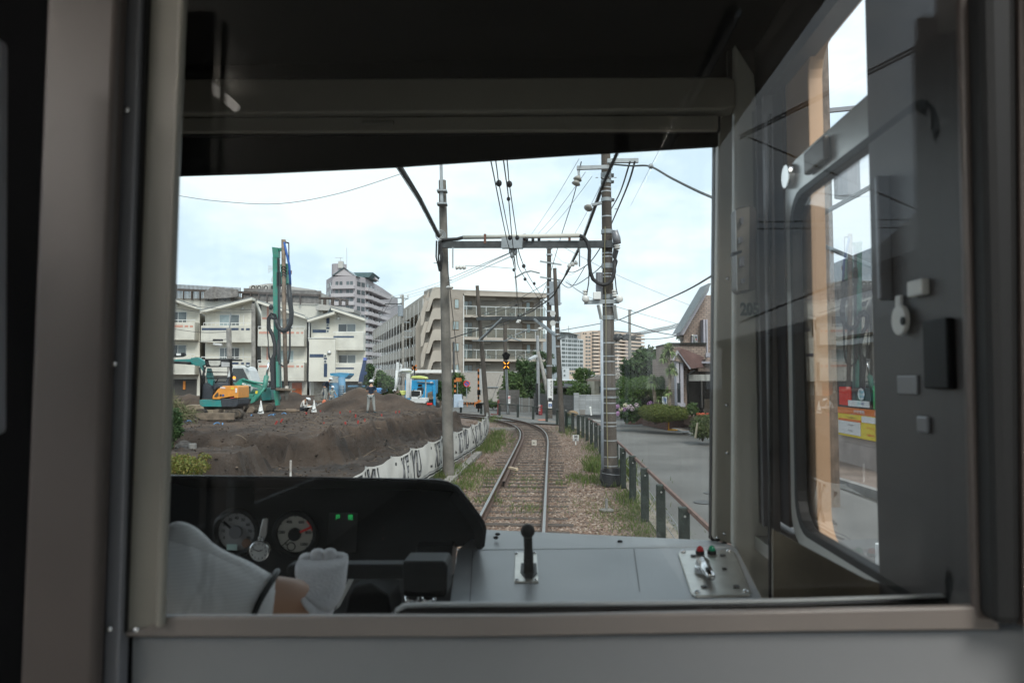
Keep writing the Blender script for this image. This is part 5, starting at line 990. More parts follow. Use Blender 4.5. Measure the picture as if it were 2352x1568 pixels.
# a gabled house back on the right, mirrored in the partition glass
o = thing('gabled_house', T(14, -16, -.2), 'grey gabled house back along the road, only mirrored in the partition glass', 'house')
MB().prism([T(9.5, -19, -.2), T(18, -19, -.2), T(18, -19, 5.4), T(13.7, -19, 9.3), T(9.5, -19, 5.4)], TV * 9).build('wall', M('mirror_house', (.20, .19, .18), .8), o)
MB().prism([T(9.2, -19.3, 5.2), T(13.7, -19.3, 9.3), T(13.7, -19.3, 9.55), T(9.0, -19.3, 5.35)], TV * 9.6).build('roof', m_roofg, o); MB().prism([T(18.3, -19.3, 5.2), T(13.7, -19.3, 9.3), T(13.7, -19.3, 9.55), T(18.5, -19.3, 5.35)], TV * 9.6).build('roof', m_roofg, o)
for yy in (-17, -13.5): MB().obox(T(9.42, yy, 3.2), TV * 1.0, TR * .1, (0, 0, 1.5)).build('window', m_pane2, o)
o = thing('street_building', T(12, -5, -.2), 'plain brown walled building beside the road, only mirrored in the partition glass', 'building'); MB().obox(T(8.8, -34, -.2), TV * 37, TR * 8, (0, 0, 4.1)).build('wall', M('mirror_wall', (.13, .12, .09), .85), o); MB().obox(T(8.6, -34.2, 3.9), TV * 37.4, TR * 8.4, (0, 0, .3)).build('roof', m_roofg, o)
# ============================================================ fence, poles, wires, signals
m_post = M('post_green_black', (.022, .03, .025), .7, var=.35, scale=6, bump=.25, bscale=30); m_hr = M('handrail_rust', (.17, .10, .08), .7, .2, var=.25, scale=12); m_wire = M('wire_steel', (.22, .22, .22), .5, .5, var=0)
fence = thing('roadside_fence', tr(14, 2.35, -.15), 'dark green post fence with rusty top rail and wires between the track and the road', 'fence')
ps = [9.55, 11.55, 13.5, 15.5, 17.55, 19.5, 21.5, 23.5, 25.4, 27.3, 29.1, 30.8, 32.4, 34.0, 36.4, 38.7, 41.0, 43.2, 45.6, 48.0, 50.6, 53.0, 55.5]
def foff(s): return float(np.interp(s, [0, 26, 34, 40, 60], [2.36, 2.36, 2.1, 2.2, 2.3]))
def fh(s): return float(np.interp(s, [0, 30, 40, 60], [.80, .80, .72, .70]))
for s in ps:
    X, Y, h = track(s); c = tr(s, foff(s), -.22); dy = math.sin(s * 7) * .02
    MB().cbox(c, .13, .13, fh(s) + .22 + dy, -YAW + h + math.sin(s * 3) * .1).build('post', m_post, fence, bevel=.012)
    if s < 30: MB().disc(c + EZ * (fh(s) + .10) - TV * .07, -TV, .016, .004, 8).build('bolt', m_alum, fence)
def rail_line(s0, s1, z, r, mat, nm, side=-.09, sag=0.):
    n = int((s1 - s0) / .5); MB().tube([tr(s0 + (s1 - s0) * i / n, foff(s0 + (s1 - s0) * i / n) - side, z(s0 + (s1 - s0) * i / n) + sag * math.sin(i * 1.57 + .5)) for i in range(n + 1)], r, 6).build(nm, mat, fence)
n = 100; MBX = MB()
for i in range(n):
    a, b_ = 7 + 24.2 * i / n, 7 + 24.2 * (i + 1) / n; MBX.bar(tr(a, foff(a) + .05, fh(a) - .03), tr(b_, foff(b_) + .05, fh(b_) - .03), .035, .055)
MBX.build('top_rail', m_hr, fence); rail_line(33, 56, lambda s: fh(s) - .03, .025, m_post, 'top_rail', -.02)
for f_ in (.55, .25): rail_line(7, 56, lambda s: fh(s) * f_ - .05, .007, m_wire, 'fence_wire', -.07, .012)
# green net panel on the fence
MB().obox(tr(36.4, 2.2, -.1), tr(38.7, 2.2, -.1) - tr(36.4, 2.2, -.1), (0, .01, 0), (0, 0, .75)).build('net', MG('green_net', (.55, .68, .60), .3), fence)
m_pole = M('pole_concrete', (.085, .071, .060), .9, var=.28, scale=2.2, bump=.25, bscale=25, stretch=(1, 1, .5)); m_poleg = M('pole_concrete_light', (.27, .255, .235), .9, var=.25, scale=3); m_band = M('band_steel', (.46, .47, .48), .4, .7, var=.1); m_galv = M('galvanised', (.32, .34, .35), .5, .6, var=.12); m_ins = M('insulator_white', (.66, .65, .62), .25, var=.03); m_blk = M('cable_black', (.018, .018, .02), .6, var=0)
m_galvd = M('galvanised_dark', (.085, .088, .09), .6, .5, var=.2)
def shaft(mb, base, top, r0, r1, n=20): return mb.tube([base, base.lerp(top, .5), top], [r0, (r0 + r1) / 2, r1], n)
def insul(c, ax, n=3, r=.06, l=.09, parent=None, mat=None):
    b = MB(); ax = Vector(ax).normalized(); c = Vector(c)
    for i in range(n): b.tube([c + ax * (i * l), c + ax * (i * l + l * .25), c + ax * (i * l + l * .6), c + ax * (i * l + l)], [r * .45, r, r * .8, r * .45], 12)
    return b.build('insulator', mat or m_ins, parent, smooth=True)
# ---- pole A: left concrete pole
DA = 19.2; a0 = P(1031, 1094, DA); a0.z = -.2; a1 = P(1016, 415, DA + .3)
pA = thing('concrete_pole', a0, 'round grey concrete pole behind the banner fence, left leg of the near wire gantry', 'pole')
shaft(MB(), a0, a1, .150, .098).build('shaft', M('pole_concrete_mid', (.15, .138, .122), .9, var=.28, scale=3, bump=.2, bscale=30), pA, smooth=True, auto=50)
ext = MB().bar(P(1015, 470, DA), P(1013, 372, DA), .16, .07); ext.build('channel_bar', m_galv, pA)
for y in (436, 466): MB().obox(P(1003, y + 2, DA - .15), (.26, 0, 0), (0, .3, 0), (0, 0, .04)).build('clamp', m_galv, pA)
c = P(1012, 540, DA - .12); b = MB()
for r_ in (.05, .09, .13): b.ring(c, (.3, -1, 0), r_, .012, 20, 6)
b.build('cable_coil', m_galv, pA)
for dx in (-.06, .0, .06): MB().tube([P(1008, 553, DA - .16) + EX * dx, P(1007, 590, DA - .2) + EX * dx, P(1011 + dx * 40, 622, DA - .18), P(1012, 590, DA - .15) + EX * dx, P(1012, 560, DA - .15)], .022, 7).build('hanging_cable', m_blk, pA)
for x, y in ((996, 604), (1037, 643)): MB().bar(P(x, y, DA - .1), P(1016 if x < 1010 else 1028, y, DA), .015, .015).build('step_bolt', m_galv, pA)
c = P(1033, 660, 19.0); MB().ell(c, .1, .1, .05, 14, 6).build('disc_insulator', m_ins, pA, smooth=True)
# ---- pole B: right striped power pole
DB = 17.9; b0 = P(1403, 1108, DB); b0.z = -.15; b1 = P(1391, 330, DB + .2); 
pB = thing('power_pole', b0, 'wide dark concrete power pole with steel bands, cables and insulators beside the road fence', 'power pole')
shaft(MB(), b0, b1, .165, .112, 24).build('shaft', m_pole, pB, smooth=True, auto=50)
def pb_at(y): 
    t = (1108 - y) / (1108 - 330); return b0.lerp(b1, t), .165 + (.112 - .165) * t
for y in (434, 443, 501, 586, 594, 612, 633, 640, 693, 707, 790, 820, 832, 862, 925, 947, 968, 976, 1008, 1044, 1064, 1072):
    c, r = pb_at(y); MB().cyl(c - EZ * .014, c + EZ * .014, r + .006, n=24).build('steel_band', m_band, pB)
for y, hgt in ((405, .12), (420, .08), (462, .09), (536, .10), (567, .14), (615, .12), (685, .10), (733, .1), (893, .05), (912, .05)):
    c, r = pb_at(y); MB().cyl(c - EZ * hgt / 2, c + EZ * hgt / 2, r + .018, n=20).build('clamp', m_galv, pB); MB().obox(c + Vector((r, -.05, -hgt / 3)), (.07, 0, 0), (0, .1, 0), (0, 0, hgt * .66)).build('clamp_bolt', m_galvd, pB)
MB().tube([P(1384, 1080, DB - .14), P(1382, 735, DB - .13)], .035, 10).build('conduit', M('conduit_pale', (.36, .40, .45), .5, var=.1), pB, smooth=True)
MB().tube([P(1396, 1075, DB - .17), P(1392, 860, DB - .16), P(1392, 730, DB - .15), P(1388, 600, DB - .13), P(1390, 520, DB - .12)], .012, 6).build('ground_wire', M('wire_olive', (.20, .18, .10), .7), pB)
b0c = P(1403, 1108, DB); MB().tube([b0c + EZ * -.05, b0c + EZ * .36], [.23, .215], 24).build('base_collar', m_blk, pB); MB().ring(b0c + EZ * .22, (0.1, 0, 1), .225, .006, 24, 5).build('collar_wire', m_band, pB); MB().tube([P(1383, 1108, DB - .2), P(1379, 1100, DB - .25), P(1381, 1078, DB - .22), P(1389, 1075, DB - .2)], .02, 7).build('collar_handle', m_blk, pB)
# top arms
MB().bar(P(1325, 386, DB - .15), P(1398, 384, DB - .15), .09, .09).build('crossarm', m_galv, pB); MB().bar(P(1395, 370, DB - .2), P(1466, 369, DB - .2), .09, .10).build('crossarm', m_galv, pB); MB().bar(P(1360, 471, DB), P(1382, 466, DB), .1, .06).build('bracket', m_galv, pB)
MB().bar(P(1328, 388, DB - .15), P(1330, 405, DB - .15), .05, .05).build('arm_hanger', m_galv, pB)
insul(P(1322, 425, DB - .2), P(1330, 402, DB - .15) - P(1322, 425, DB - .2), 2, .11, .12, pB, M('insulator_grey', (.30, .29, .26), .4)); insul(P(1350, 480, DB - .2), P(1356, 468, DB - .1) - P(1350, 480, DB - .2), 1, .11, .12, pB, MATS.get('insulator_grey'))
for x, y in ((1368, 408), (1384, 408), (1400, 408), (1410, 408), (1412, 480)): MB().bar(P(x, y, DB - .1), P(x + 6, y, DB - .1), .02, .02).build('step_bolt', m_galv, pB)
# cutout and cable loop
MB().tube([P(1405, 535, DB - .1), P(1412, 533, DB - .1), P(1416, 548, DB - .1), P(1418, 560, DB - .1)], [.04, .09, .10, .09], 10).build('cable_head', m_greym, pB, smooth=True); insul(P(1417, 562, DB - .1), (0, 0, -1), 2, .09, .06, pB)
MB().tube([P(1412, 570, DB - .1), P(1410, 590, DB - .1), P(1416, 600, DB - .1), P(1413, 626, DB - .1), P(1411, 600, DB - .1), P(1418, 575, DB - .1)], .035, 8).build('cable_tail', m_blk, pB)
loop = [(1331, 541), (1341, 545), (1349, 556), (1354, 575), (1353, 600), (1356, 625), (1362, 641), (1373, 650), (1384, 654), (1396, 652), (1406, 642), (1411, 625), (1411, 600)]
MB().tube([P(x, y, DB - .2) for x, y in loop], .045, 10).build('cable_loop', m_blk, pB, smooth=True)
for x0, x1 in ((1372, 1376), (1377, 1384)): MB().cyl(P(x0 + 2, 690, DB - .05), P(x0 + 2, 626, DB - .05), .06, n=10).build('cable_duct', m_greym, pB)
# lower arm with insulators, switch box
MB().bar(P(1342, 694, DB - .1), P(1422, 692, DB - .1), .08, .10).build('crossarm', m_galv, pB)
for x in (1344, 1411): insul(P(x, 682, DB - .12), (0, 0, 1), 3, .07, .06, pB); MB().ell(P(x + (1 if x < 1400 else 12), 686, DB - .2), .09, .06, .09, 14, 8).build('spool_insulator', m_ins, pB, smooth=True)
MB().obox(P(1363, 687, DB - .25), (.18, 0, 0), (0, .12, 0), (0, 0, .18)).build('switch_box', m_white, pB, bevel=.01)
for xa, xb in (((1374, 700), (1381, 733)), ((1411, 700), (1416, 733))): MB().bar(P(*xa, DB - .1), P(*xb, DB - .05), .09, .03).build('cover_strip', M('cover_pale', (.45, .45, .43), .6), pB)
MB().tube([P(1354, 600, DB - .2), P(1352, 650, DB - .2), P(1349, 668, DB - .15), P(1347, 680, DB - .12)], .014, 6).build('drop_lead', m_blk, pB); MB().tube([P(1412, 628, DB - .15), P(1415, 660, DB - .15), P(1418, 676, DB - .15)], .014, 6).build('drop_lead', m_blk, pB)
MB().ell(P(1417, 776, 17.5), .09, .12, .09, 12, 8).build('closure_box', m_blk, pB, smooth=True)
# ---- near gantry beam between A and B
ga = P(1012, 562, DA - .1); gb = P(1406, 561, DB - .1)
gn_ = thing('gantry_beam', (ga + gb) / 2, 'grey steel channel beam spanning between the two near poles above the track', 'gantry beam')
MB().bar(ga, gb, .10, .17).build('beam', m_galvd, gn_); MB().bar(P(1153, 559, 18.5), P(1201, 559, 18.4), .16, .26).build('splice_plate', m_galv, gn_)
tp0 = [P(1014, 551, DA - .2), P(1050, 549, DA - .2), P(1065, 545, DA - .2)]; MB().tube(tp0, .045, 10).build('cable_sleeve', m_blk, gn_)
MB().tube([P(1065, 545, DA - .2), P(1332, 541, DB)], .055, 12).build('cable_pipe', M('pipe_cream', (.55, .53, .47), .5, var=.05), gn_, smooth=True)
for x in (1114, 1205, 1308): q = P(x, 552, 18.5); MB().obox(q - Vector((.03, .03, .08)), (.06, 0, 0), (0, .06, 0), (0, 0, .24)).build('pipe_clamp', M('clamp_rust', (.14, .06, .04), .7), gn_)
for x in (1210, 1224, 1238, 1334): MB().ell(P(x, 550, 18.3), .04, .04, .05, 10, 6).build('stud_insulator', m_blk, gn_, smooth=True)
for x0, yb, xi, ang in ((1040, 615, 1046, 1), (1331, 612, 1326, -1)):
    MB().bar(P(x0, 568, 18.4), P(x0, yb, 18.4), .06, .03).build('drop_arm', m_galv, gn_); insul(P(xi, 614 if ang > 0 else 602, 18.3), Vector((1, 0, 0)) if ang > 0 else P(1305, 612, 18.3) - P(1326, 602, 18.3), 3, .065, .09, gn_)
for x, y in ((1173, 575), (1179, 572), (1184, 578), (1176, 585)): MB().ell(P(x, y, 18.5), .05, .05, .1, 10, 6).build('hanger', m_galv, gn_, smooth=True)
# ---- far gantry: poles C and D
DC = 46; c0 = P(1120, 955, DC); c0.z = -.3; c1 = P(1096, 656, DC); pC = thing('concrete_pole', c0, 'leaning dark pole left of the signal, left leg of the far wire gantry', 'pole'); shaft(MB(), c0, c1, .17, .105, 16).build('shaft', m_pole, pC, smooth=True, auto=50)
DD = 35.5; d0_ = P(1291, 986, DD); d0_.z = -.2; d1 = P(1274, 616, DD); pD = thing('concrete_pole', d0_, 'leaning dark pole right of the track bend, right leg of the far wire gantry', 'pole'); shaft(MB(), d0_, d1, .14, .085, 16).build('shaft', m_pole, pD, smooth=True, auto=50)
for y in (738, 752, 765, 792): q = d0_.lerp(d1, (986 - y) / 370.); MB().cyl(q - EZ * .04, q + EZ * .04, .125, n=14).build('clamp', m_band, pD)
for y in (720, 742): q = P(1270, y, DD - .1); MB().disc(q, (-.4, -1, 0), .14, .03, 16).build('disc_insulator', m_ins, pD)
fg = thing('gantry_beam', P(1190, 730, 41), 'far steel gantry beam with two diagonal braces, carried by the two leaning poles', 'gantry beam')
MB().bar(P(1096, 732, DC), P(1155, 730, 43), .13, .22).build('beam', m_galvd, fg); MB().bar(P(1155, 730, 43), P(1285, 732, DD - .2), .13, .2).build('beam', m_galvd, fg)
MB().bar(P(1154, 731, 43), P(1101, 782, DC - .2), .16, .1).build('brace', m_galv, fg); MB().bar(P(1229, 733, 38), P(1286, 778, DD - .2), .16, .1).build('brace', m_galv, fg); MB().bar(P(1085, 782, DC - .3), P(1165, 783, 43), .05, .05).build('lower_arm', m_galv, fg)
for x, y in ((1190, 740), (1192, 737), (1240, 755), (1248, 752)): MB().ell(P(x, y, 39), .12, .1, .08, 10, 6).build('insulator', m_ins, fg, smooth=True)
MB().tube([P(1160, 782, 43), P(1175, 776, 42), P(1197, 783, 41)], .035, 6).build('registration_arm', m_galv, fg); MB().tube([P(1182, 638, 24), P(1205, 625, 24), P(1220, 622, 24), P(1240, 627, 24)], .03, 6).build('registration_arm', m_galv, gn_); MB().tube([P(1182, 770, 40), P(1200, 762, 40), P(1215, 757, 39), P(1232, 760, 38)], .035, 6).build('registration_arm', m_galv, fg)
# ---- other poles
def upole(label, base, top, r0, r1, mat=None, name='utility_pole', z0=-.3):
    o = thing(name, Vector((base.x, base.y, z0)), label, 'utility pole'); shaft(MB(), Vector((base.x, base.y, z0)), top, r0, r1, 14).build('shaft', mat or m_pole, o, smooth=True, auto=50); return o
eD = 47; o = upole('tall utility pole wrapped with a vertical white shop sign, beside the road bend', P(1262, 950, eD), P(1261, 553, eD), .19, .13)
for y in (604, 640, 693): MB().bar(P(1240, y - 4, eD - .2), P(1290, y + 4, eD - .2), .09, .09).build('crossarm', m_galv, o)
MB().obox(P(1262, 700, eD - .25), (.7, 0, 0), (0, .3, 0), (0, 0, 1.5)).build('control_box', M('box_greyblue', (.25, .28, .31), .6), o); 
for y in (570, 585, 660, 676, 715, 840): q = P(1262, y, eD); MB().cyl(q - EZ * .05, q + EZ * .05, .20, n=12).build('clamp', m_band, o)
sg = MB().tube([P(1263, 918, eD), P(1263, 870, eD)], .205, 16).build('shop_sign', wt_, o, smooth=True, auto=40)
sg2 = MB().obox(P(1259, 921, eD - .25), (.23, 0, 0), (0, .02, 0), (0, 0, 1.4)).build('shop_sign', wt_, o)
for i, ch in enumerate('はったメンタル'): b = MB(); text(b, ch, P(1266, 876 + i * 5.1, eD - .27), EX, EZ, .15, .002); b.build('lettering', m_ink, sg2)
for i, ch in enumerate('クリニック'): b = MB(); text(b, ch, P(1261, 878 + i * 3.6, eD - .27), EX, EZ, .085); b.build('lettering', bl_ if i > 2 else m_ink, sg2)
MB().obox(P(1259.5, 921, eD - .27), (.22, 0, 0), (0, .02, 0), (0, 0, .2)).build('sign_plate', m_ink, o); st = MB().obox(P(1259, 937, eD - .27), (.24, 0, 0), (0, .02, 0), (0, 0, .4)).build('sign_plate', wt_, o); MB().obox(P(1260, 934, eD - .29), (.2, 0, 0), (0, .01, 0), (0, 0, .2)).build('blue_field', bl_, st); b = MB(); text(b, '2', P(1263.5, 931, eD - .31), EX, EZ, .16, .004); b.build('lettering', wt_, st)
gD = 52; o = upole('slim pale steel street light pole in front of the clipped pine', P(1237, 953, gD), P(1235, 770, gD), .13, .10, M('pole_pale', (.36, .37, .38), .6, var=.1)); MB().bar(P(1235, 806, gD), P(1231, 803, gD), .05, .05).build('arm', m_galv, o); MB().bar(P(1215, 826, gD - .4), P(1232, 817, gD - .1), .35, .18).build('lamp_head', M('lamp_pale', (.5, .52, .53), .5), o, bevel=.04)
MB().tube([P(1235, 808, gD), P(1247, 850, gD), P(1259, 910, gD - 1.5)], .13, 10).build('stay_pole', m_poleg, o, smooth=True)
MB().cyl(P(1233.5, 953, gD - .15), P(1233, 880, gD - .15), .09, n=10).build('base_sleeve', m_blk, o)
o = upole('short weathered utility pole standing before the apartment balconies', P(1162, 940, 60), P(1160, 740, 60), .19, .15)
o = upole('slim dark pole with a small lamp near the crossing', P(1043, 900, 66), P(1042, 785, 66), .1, .09, m_galvd)
o = upole('utility pole carrying a transformer beside the curved apartment wing', P(926, 905, 86), P(925, 677, 86), .19, .14, m_poleg)
MB().bar(P(899, 683, 86), P(938, 686, 86), .12, .12).build('crossarm', m_galv, o); MB().bar(P(884, 698, 86), P(926, 698, 86), .12, .12).build('crossarm', m_galvd, o); MB().cyl(P(920, 726, 85.6), P(920, 701, 85.6), .32, n=14).build('transformer', M('box_greyblue', (.25, .28, .31)), o)
for x in (901, 920, 937): insul(P(x, 683, 86), (0, 0, 1), 2, .11, .18, o)
for y in (740, 760, 774): MB().bar(P(926, y, 86), P(947 if y > 750 else 940, y, 86), .1, .1).build('bracket', m_galv, o)
o = upole('short concrete utility pole with a white cable box before the navy banded house', P(532, 860, 60), P(525.5, 754, 60), .21, .20, m_poleg); MB().cyl(P(527, 757, 60), P(530, 720, 60), .05, n=6).build('mast', m_galv, o)
MB().bar(P(490, 790, 59.8), P(510, 792, 59.8), .25, .2).build('cable_box', M('box_pale', (.55, .55, .54), .5), o, bevel=.05); MB().bar(P(490, 781, 59.8), P(511, 781, 59.8), .25, .17).build('closure_box', m_blk, o)
o = upole('tall grey utility pole in the gap between the navy banded and salmon banded houses', P(583, 915, 63), P(582, 697, 63), .19, .16, m_poleg)
o = upole('thin grey utility pole far behind the brick house trees', P(1447, 880, 70), P(1446, 711, 70), .17, .13, m_poleg); MB().bar(P(1443, 713, 70), P(1452, 713, 70), .12, .12).build('crossarm', m_galv, o)
b = MB()
for i in range(26): b.ell(P(1408 + random.random() * 50, 768 + random.random() * 12, 70), .25, .15, .12, 6, 4)
b.build('cable_tangle', m_galvd, o)
# ---- crossing signal: special X lamp
sD = 53; o = thing('crossing_signal', Vector((P(1163, 955, sD).x, sD, -.2)), 'crossing warning signal with a lit yellow X lamp below a black pentagon head', 'signal')
MB().cyl(Vector((P(1168, 900, sD).x, sD, -.2)), P(1162, 842, sD), .13, .11, 10).build('mast', m_pole, o)
for x in (1164, 1167): MB().cyl(P(x + 2, 950, sD - .2), P(x - 3, 842, sD - .2), .035, n=6).build('conduit', m_galv, o)
box = MB().obox(P(1156.2, 847.5, sD - .3), (.44, 0, 0), (0, .2, 0), (0, 0, .56)).build('lamp_box', m_black, o, bevel=.02); c = P(1163, 838.3, sD - .31); m_x = M('lamp_amber', (.9, .3, .02), .4, var=0, emit=((1, .34, .03), 1.6))
for sx in (-1, 1):
    for sz in (-1, 1): MB().bar(c + Vector((sx * .06, 0, sz * .07)), c + Vector((sx * .19, 0, sz * .22)), .042, .03, (0, 1, 0)).build('lit_bar', m_x, box)
hd_ = MB().prism([P(x, y, sD - .3) for x, y in ((1162, 807), (1172, 814), (1168, 826), (1157, 826), (1153, 814))], (0, .25, 0)).build('pentagon_head', m_black, o)
for x, y in ((1162, 812), (1157, 816), (1167, 816), (1159, 822), (1165, 822)): MB().ring(P(x, y, sD - .33), (0, 1, 0), .06, .02, 14, 5).build('lamp_hood', m_blackm, hd_)
nb = MB().obox(P(1167, 926.5, sD - .4), (.16, 0, 0), (0, .02, 0), (0, 0, .55)).build('notice_plate', wt_, o); MB().ring(P(1169.6, 913, sD - .43), (0, 1, 0), .06, .014, 16, 5).build('red_ring', m_red, nb); b = MB(); text(b, '注意', P(1169.6, 920, sD - .43), EX, EZ, .06); b.build('lettering', m_ink, nb)
# ---- crossing barrier pole, striped
def stripes(b1_, b2_, p0, p1, r, n, flat=False):
    for i in range(n): (b1_ if i % 2 else b2_).cyl(p0.lerp(p1, i / n), p0.lerp(p1, (i + 1) / n), r, n=8)
m_org = M('stripe_orange', (.52, .16, .03), .6, var=.08)
def barrier(label, x, y0, y1, d, r, n):
    o = thing('crossing_post', P(x, y0, d), label, 'crossing post'); a, b_ = MB(), MB(); stripes(a, b_, P(x, y0, d), P(x, y1, d), r, n); a.build('orange_band', m_org, o); b_.build('black_band', m_blackm, o); return o
o = barrier('tall orange and black striped crossing post left of the leaning pole', 1099, 946, 846, 50, .06, 14)
MB().obox(P(1096, 907, 49.8), (.22, 0, 0), (0, .2, 0), (0, 0, .36)).build('lamp_box', m_blackm, o, bevel=.02); MB().obox(P(1093, 938, 49.6), (.42, 0, 0), (0, .3, 0), (0, 0, .34)).build('gate_motor', m_blackm, o); MB().bar(P(1091, 926, 49.5), P(1105, 920, 49.5), .1, .12).build('gate_arm', m_org, o); MB().obox(P(1101, 905, 50), (.16, 0, 0), (0, .06, 0), (0, 0, 1.7)).build('ladder_plate', m_alum, o); MB().bar(P(1093, 846, 49.8), P(1101, 845, 49.8), .16, .1).build('cap_lamp', m_galvd, o)
o = barrier('orange and black striped post behind the light blue control cabinet', 1045, 918, 866, 62, .08, 9)
# crossing sign cross at left of cab canopy
o = thing('crossing_cross', P(953, 905, 60), 'small yellow and black crossing cross above the yellow canopied excavator', 'crossing sign'); MB().cyl(P(952, 905, 60), P(952, 842, 60), .06, n=8).build('mast', m_galvd, o)
for a, b_ in (((945, 850), (957, 838)), ((946, 838), (957, 850))): q0, q1 = P(*a, 59.9), P(*b_, 59.9); x1, x2 = MB(), MB(); [ (x1 if i % 2 else x2).bar(q0.lerp(q1, i / 4), q0.lerp(q1, (i + 1) / 4), .16, .03, (0, 1, 0)) for i in range(4)]; x1.build('yellow_board', m_org, o); x2.build('black_board', m_blackm, o)
o = thing('no_entry_sign', P(1072, 912, 58), 'round blue and red no parking sign on a thin post by the crossing', 'road sign'); MB().cyl(P(1072, 915, 58), P(1072, 876, 58), .04, n=8).build('post', m_galv, o); MB().disc(P(1072, 881, 57.9), (0, -1, 0), .25, .02, 24).build('disc', M('sign_blue', (.05, .15, .45), .4, var=0), o); MB().ring(P(1072, 881, 57.86), (0, 1, 0), .22, .035, 24, 6).build('red_rim', m_red, o); MB().bar(P(1068, 877, 57.85), P(1076, 885, 57.85), .05, .02, (0, 1, 0)).build('red_bar', m_red, o)
o = thing('orange_sign', P(1052, 890, 60), 'small orange arrow board beside the blue control cabinet', 'road sign'); MB().obox(P(1047, 876, 60), (.45, 0, 0), (0, .04, 0), (0, 0, .3)).build('board', m_org, o); MB().cyl(P(1051, 905, 60.1), P(1051, 876, 60.1), .03, n=6).build('post', m_galv, o)
o = thing('control_cabinet', P(1050, 935, 55), 'light blue grey trackside control cabinet near the crossing', 'cabinet'); MB().obox(P(1042, 935, 55), (.62, 0, 0), (0, .5, 0), (0, 0, .95)).build('body', M('cabinet_blue', (.42, .50, .60), .5, var=.06), o, bevel=.01); MB().obox(P(1053, 935, 54.7), (.34, 0, 0), (0, .4, 0), (0, 0, .55)).build('side_box', M('cabinet_blue2', (.46, .52, .60), .5), o, bevel=.01)
b = MB(); o = thing('striped_bar', P(1075, 925, 57), 'low yellow and black striped bar fence in front of the crossing steps', 'barrier'); a_, b_ = MB(), MB(); stripes(a_, b_, P(1055, 926, 57), P(1092, 926, 57), .035, 12); a_.build('yellow_band', m_org, o); b_.build('black_band', m_blackm, o)
for x in (1057, 1073, 1090): MB().cyl(P(x, 934, 57), P(x, 922, 57), .035, n=6).build('post', m_org, o)
# speed board 30
q = G(*zA5(1580, 1480), -.14); q.z = -.15; o = thing('speed_board', q, 'small white speed board reading 30 and 85 on the verge beside the fence', 'sign'); dq = q.y
MB().cyl(q, P(*zA5(1580, 1425), dq), .02, n=8).build('post', m_white, o)
pa = P(*zA5(1533, 1422), dq - .03); wd = (P(*zA5(1628, 1422), dq - .03) - pa).x; pl_ = MB().obox(pa, (wd, 0, 0), (0, .012, 0), (0, 0, P(*zA5(1533, 1388), dq).z - pa.z)).build('lower_plate', M('plate_grey', (.42, .42, .42), .6), o); pb_ = P(*zA5(1533, 1386), dq - .03); pu = MB().obox(pb_, (wd, 0, 0), (0, .012, 0), (0, 0, P(*zA5(1533, 1328), dq).z - pb_.z)).build('upper_plate', M('plate_white', (.68, .68, .67), .6), o)
b = MB(); text(b, '30', P(*zA5(1580, 1357), dq - .05), EX, EZ, .125, .004, 0, 1.2); b.build('lettering', m_ink, pu); b = MB(); text(b, '85', P(*zA5(1580, 1405), dq - .05), EX, EZ, .085, .001); b.build('lettering', m_blackm, pl_)
q = G(*zA5(930, 1490), -.15); o = tag(MB().obox(q - EX * .1, (.19, 0, 0), (0, .03, 0), (0, 0, .2)).build('marker_board', M('marker_cream', (.52, .48, .42), .7)), 'small cream marker board reading BC standing between the rails', 'sign'); b = MB(); text(b, 'BC', q + Vector((-.005, -.006, .09)), EX, EZ, .065, .002); b.build('lettering', m_ink, o)
q = G(1180, 1077, .0); tag(MB().bar(q + Vector((-.12, .16, .02)), q + Vector((.09, -.22, .02)), .07, .06).build('wood_block', M('fresh_wood', (.52, .40, .28), .8, var=.1), bevel=.004), 'pale wooden block lying at the start of the guard rail', 'wooden block')
q = G(*zZ4(1217, 1395), -.14); o = thing('drain_stub', q, 'grey plastic pipe stub with splashed mortar on the right verge', 'pipe'); MB().cyl(q, q + EZ * .22, .028, n=10).build('stub', M('pipe_pale', (.20, .19, .18), .7), o); MB().disc(q - EZ * .01, EZ, .14, .03, 12).build('mortar', M('mortar_grey', (.20, .185, .17), .9), o)
q0, q1 = G(*zA5(235, 1232), -.1), G(*zA5(640, 1232), -.1); tag(MB().bar(q0, q1, .16, .12).build('cable_trough', M('trough_grey', (.22, .21, .19), .9, var=.2)), 'grey concrete cable trough lying across the stones to the left rail', 'cable trough')
q0, q1 = G(1018, 1118, -.12), G(1100, 1040, -.12); tag(MB().bar(q0, q1, .22, .12).build('concrete_edging', MATS['old_concrete']), 'low concrete edging strip in the grass behind the left pole', 'edging')
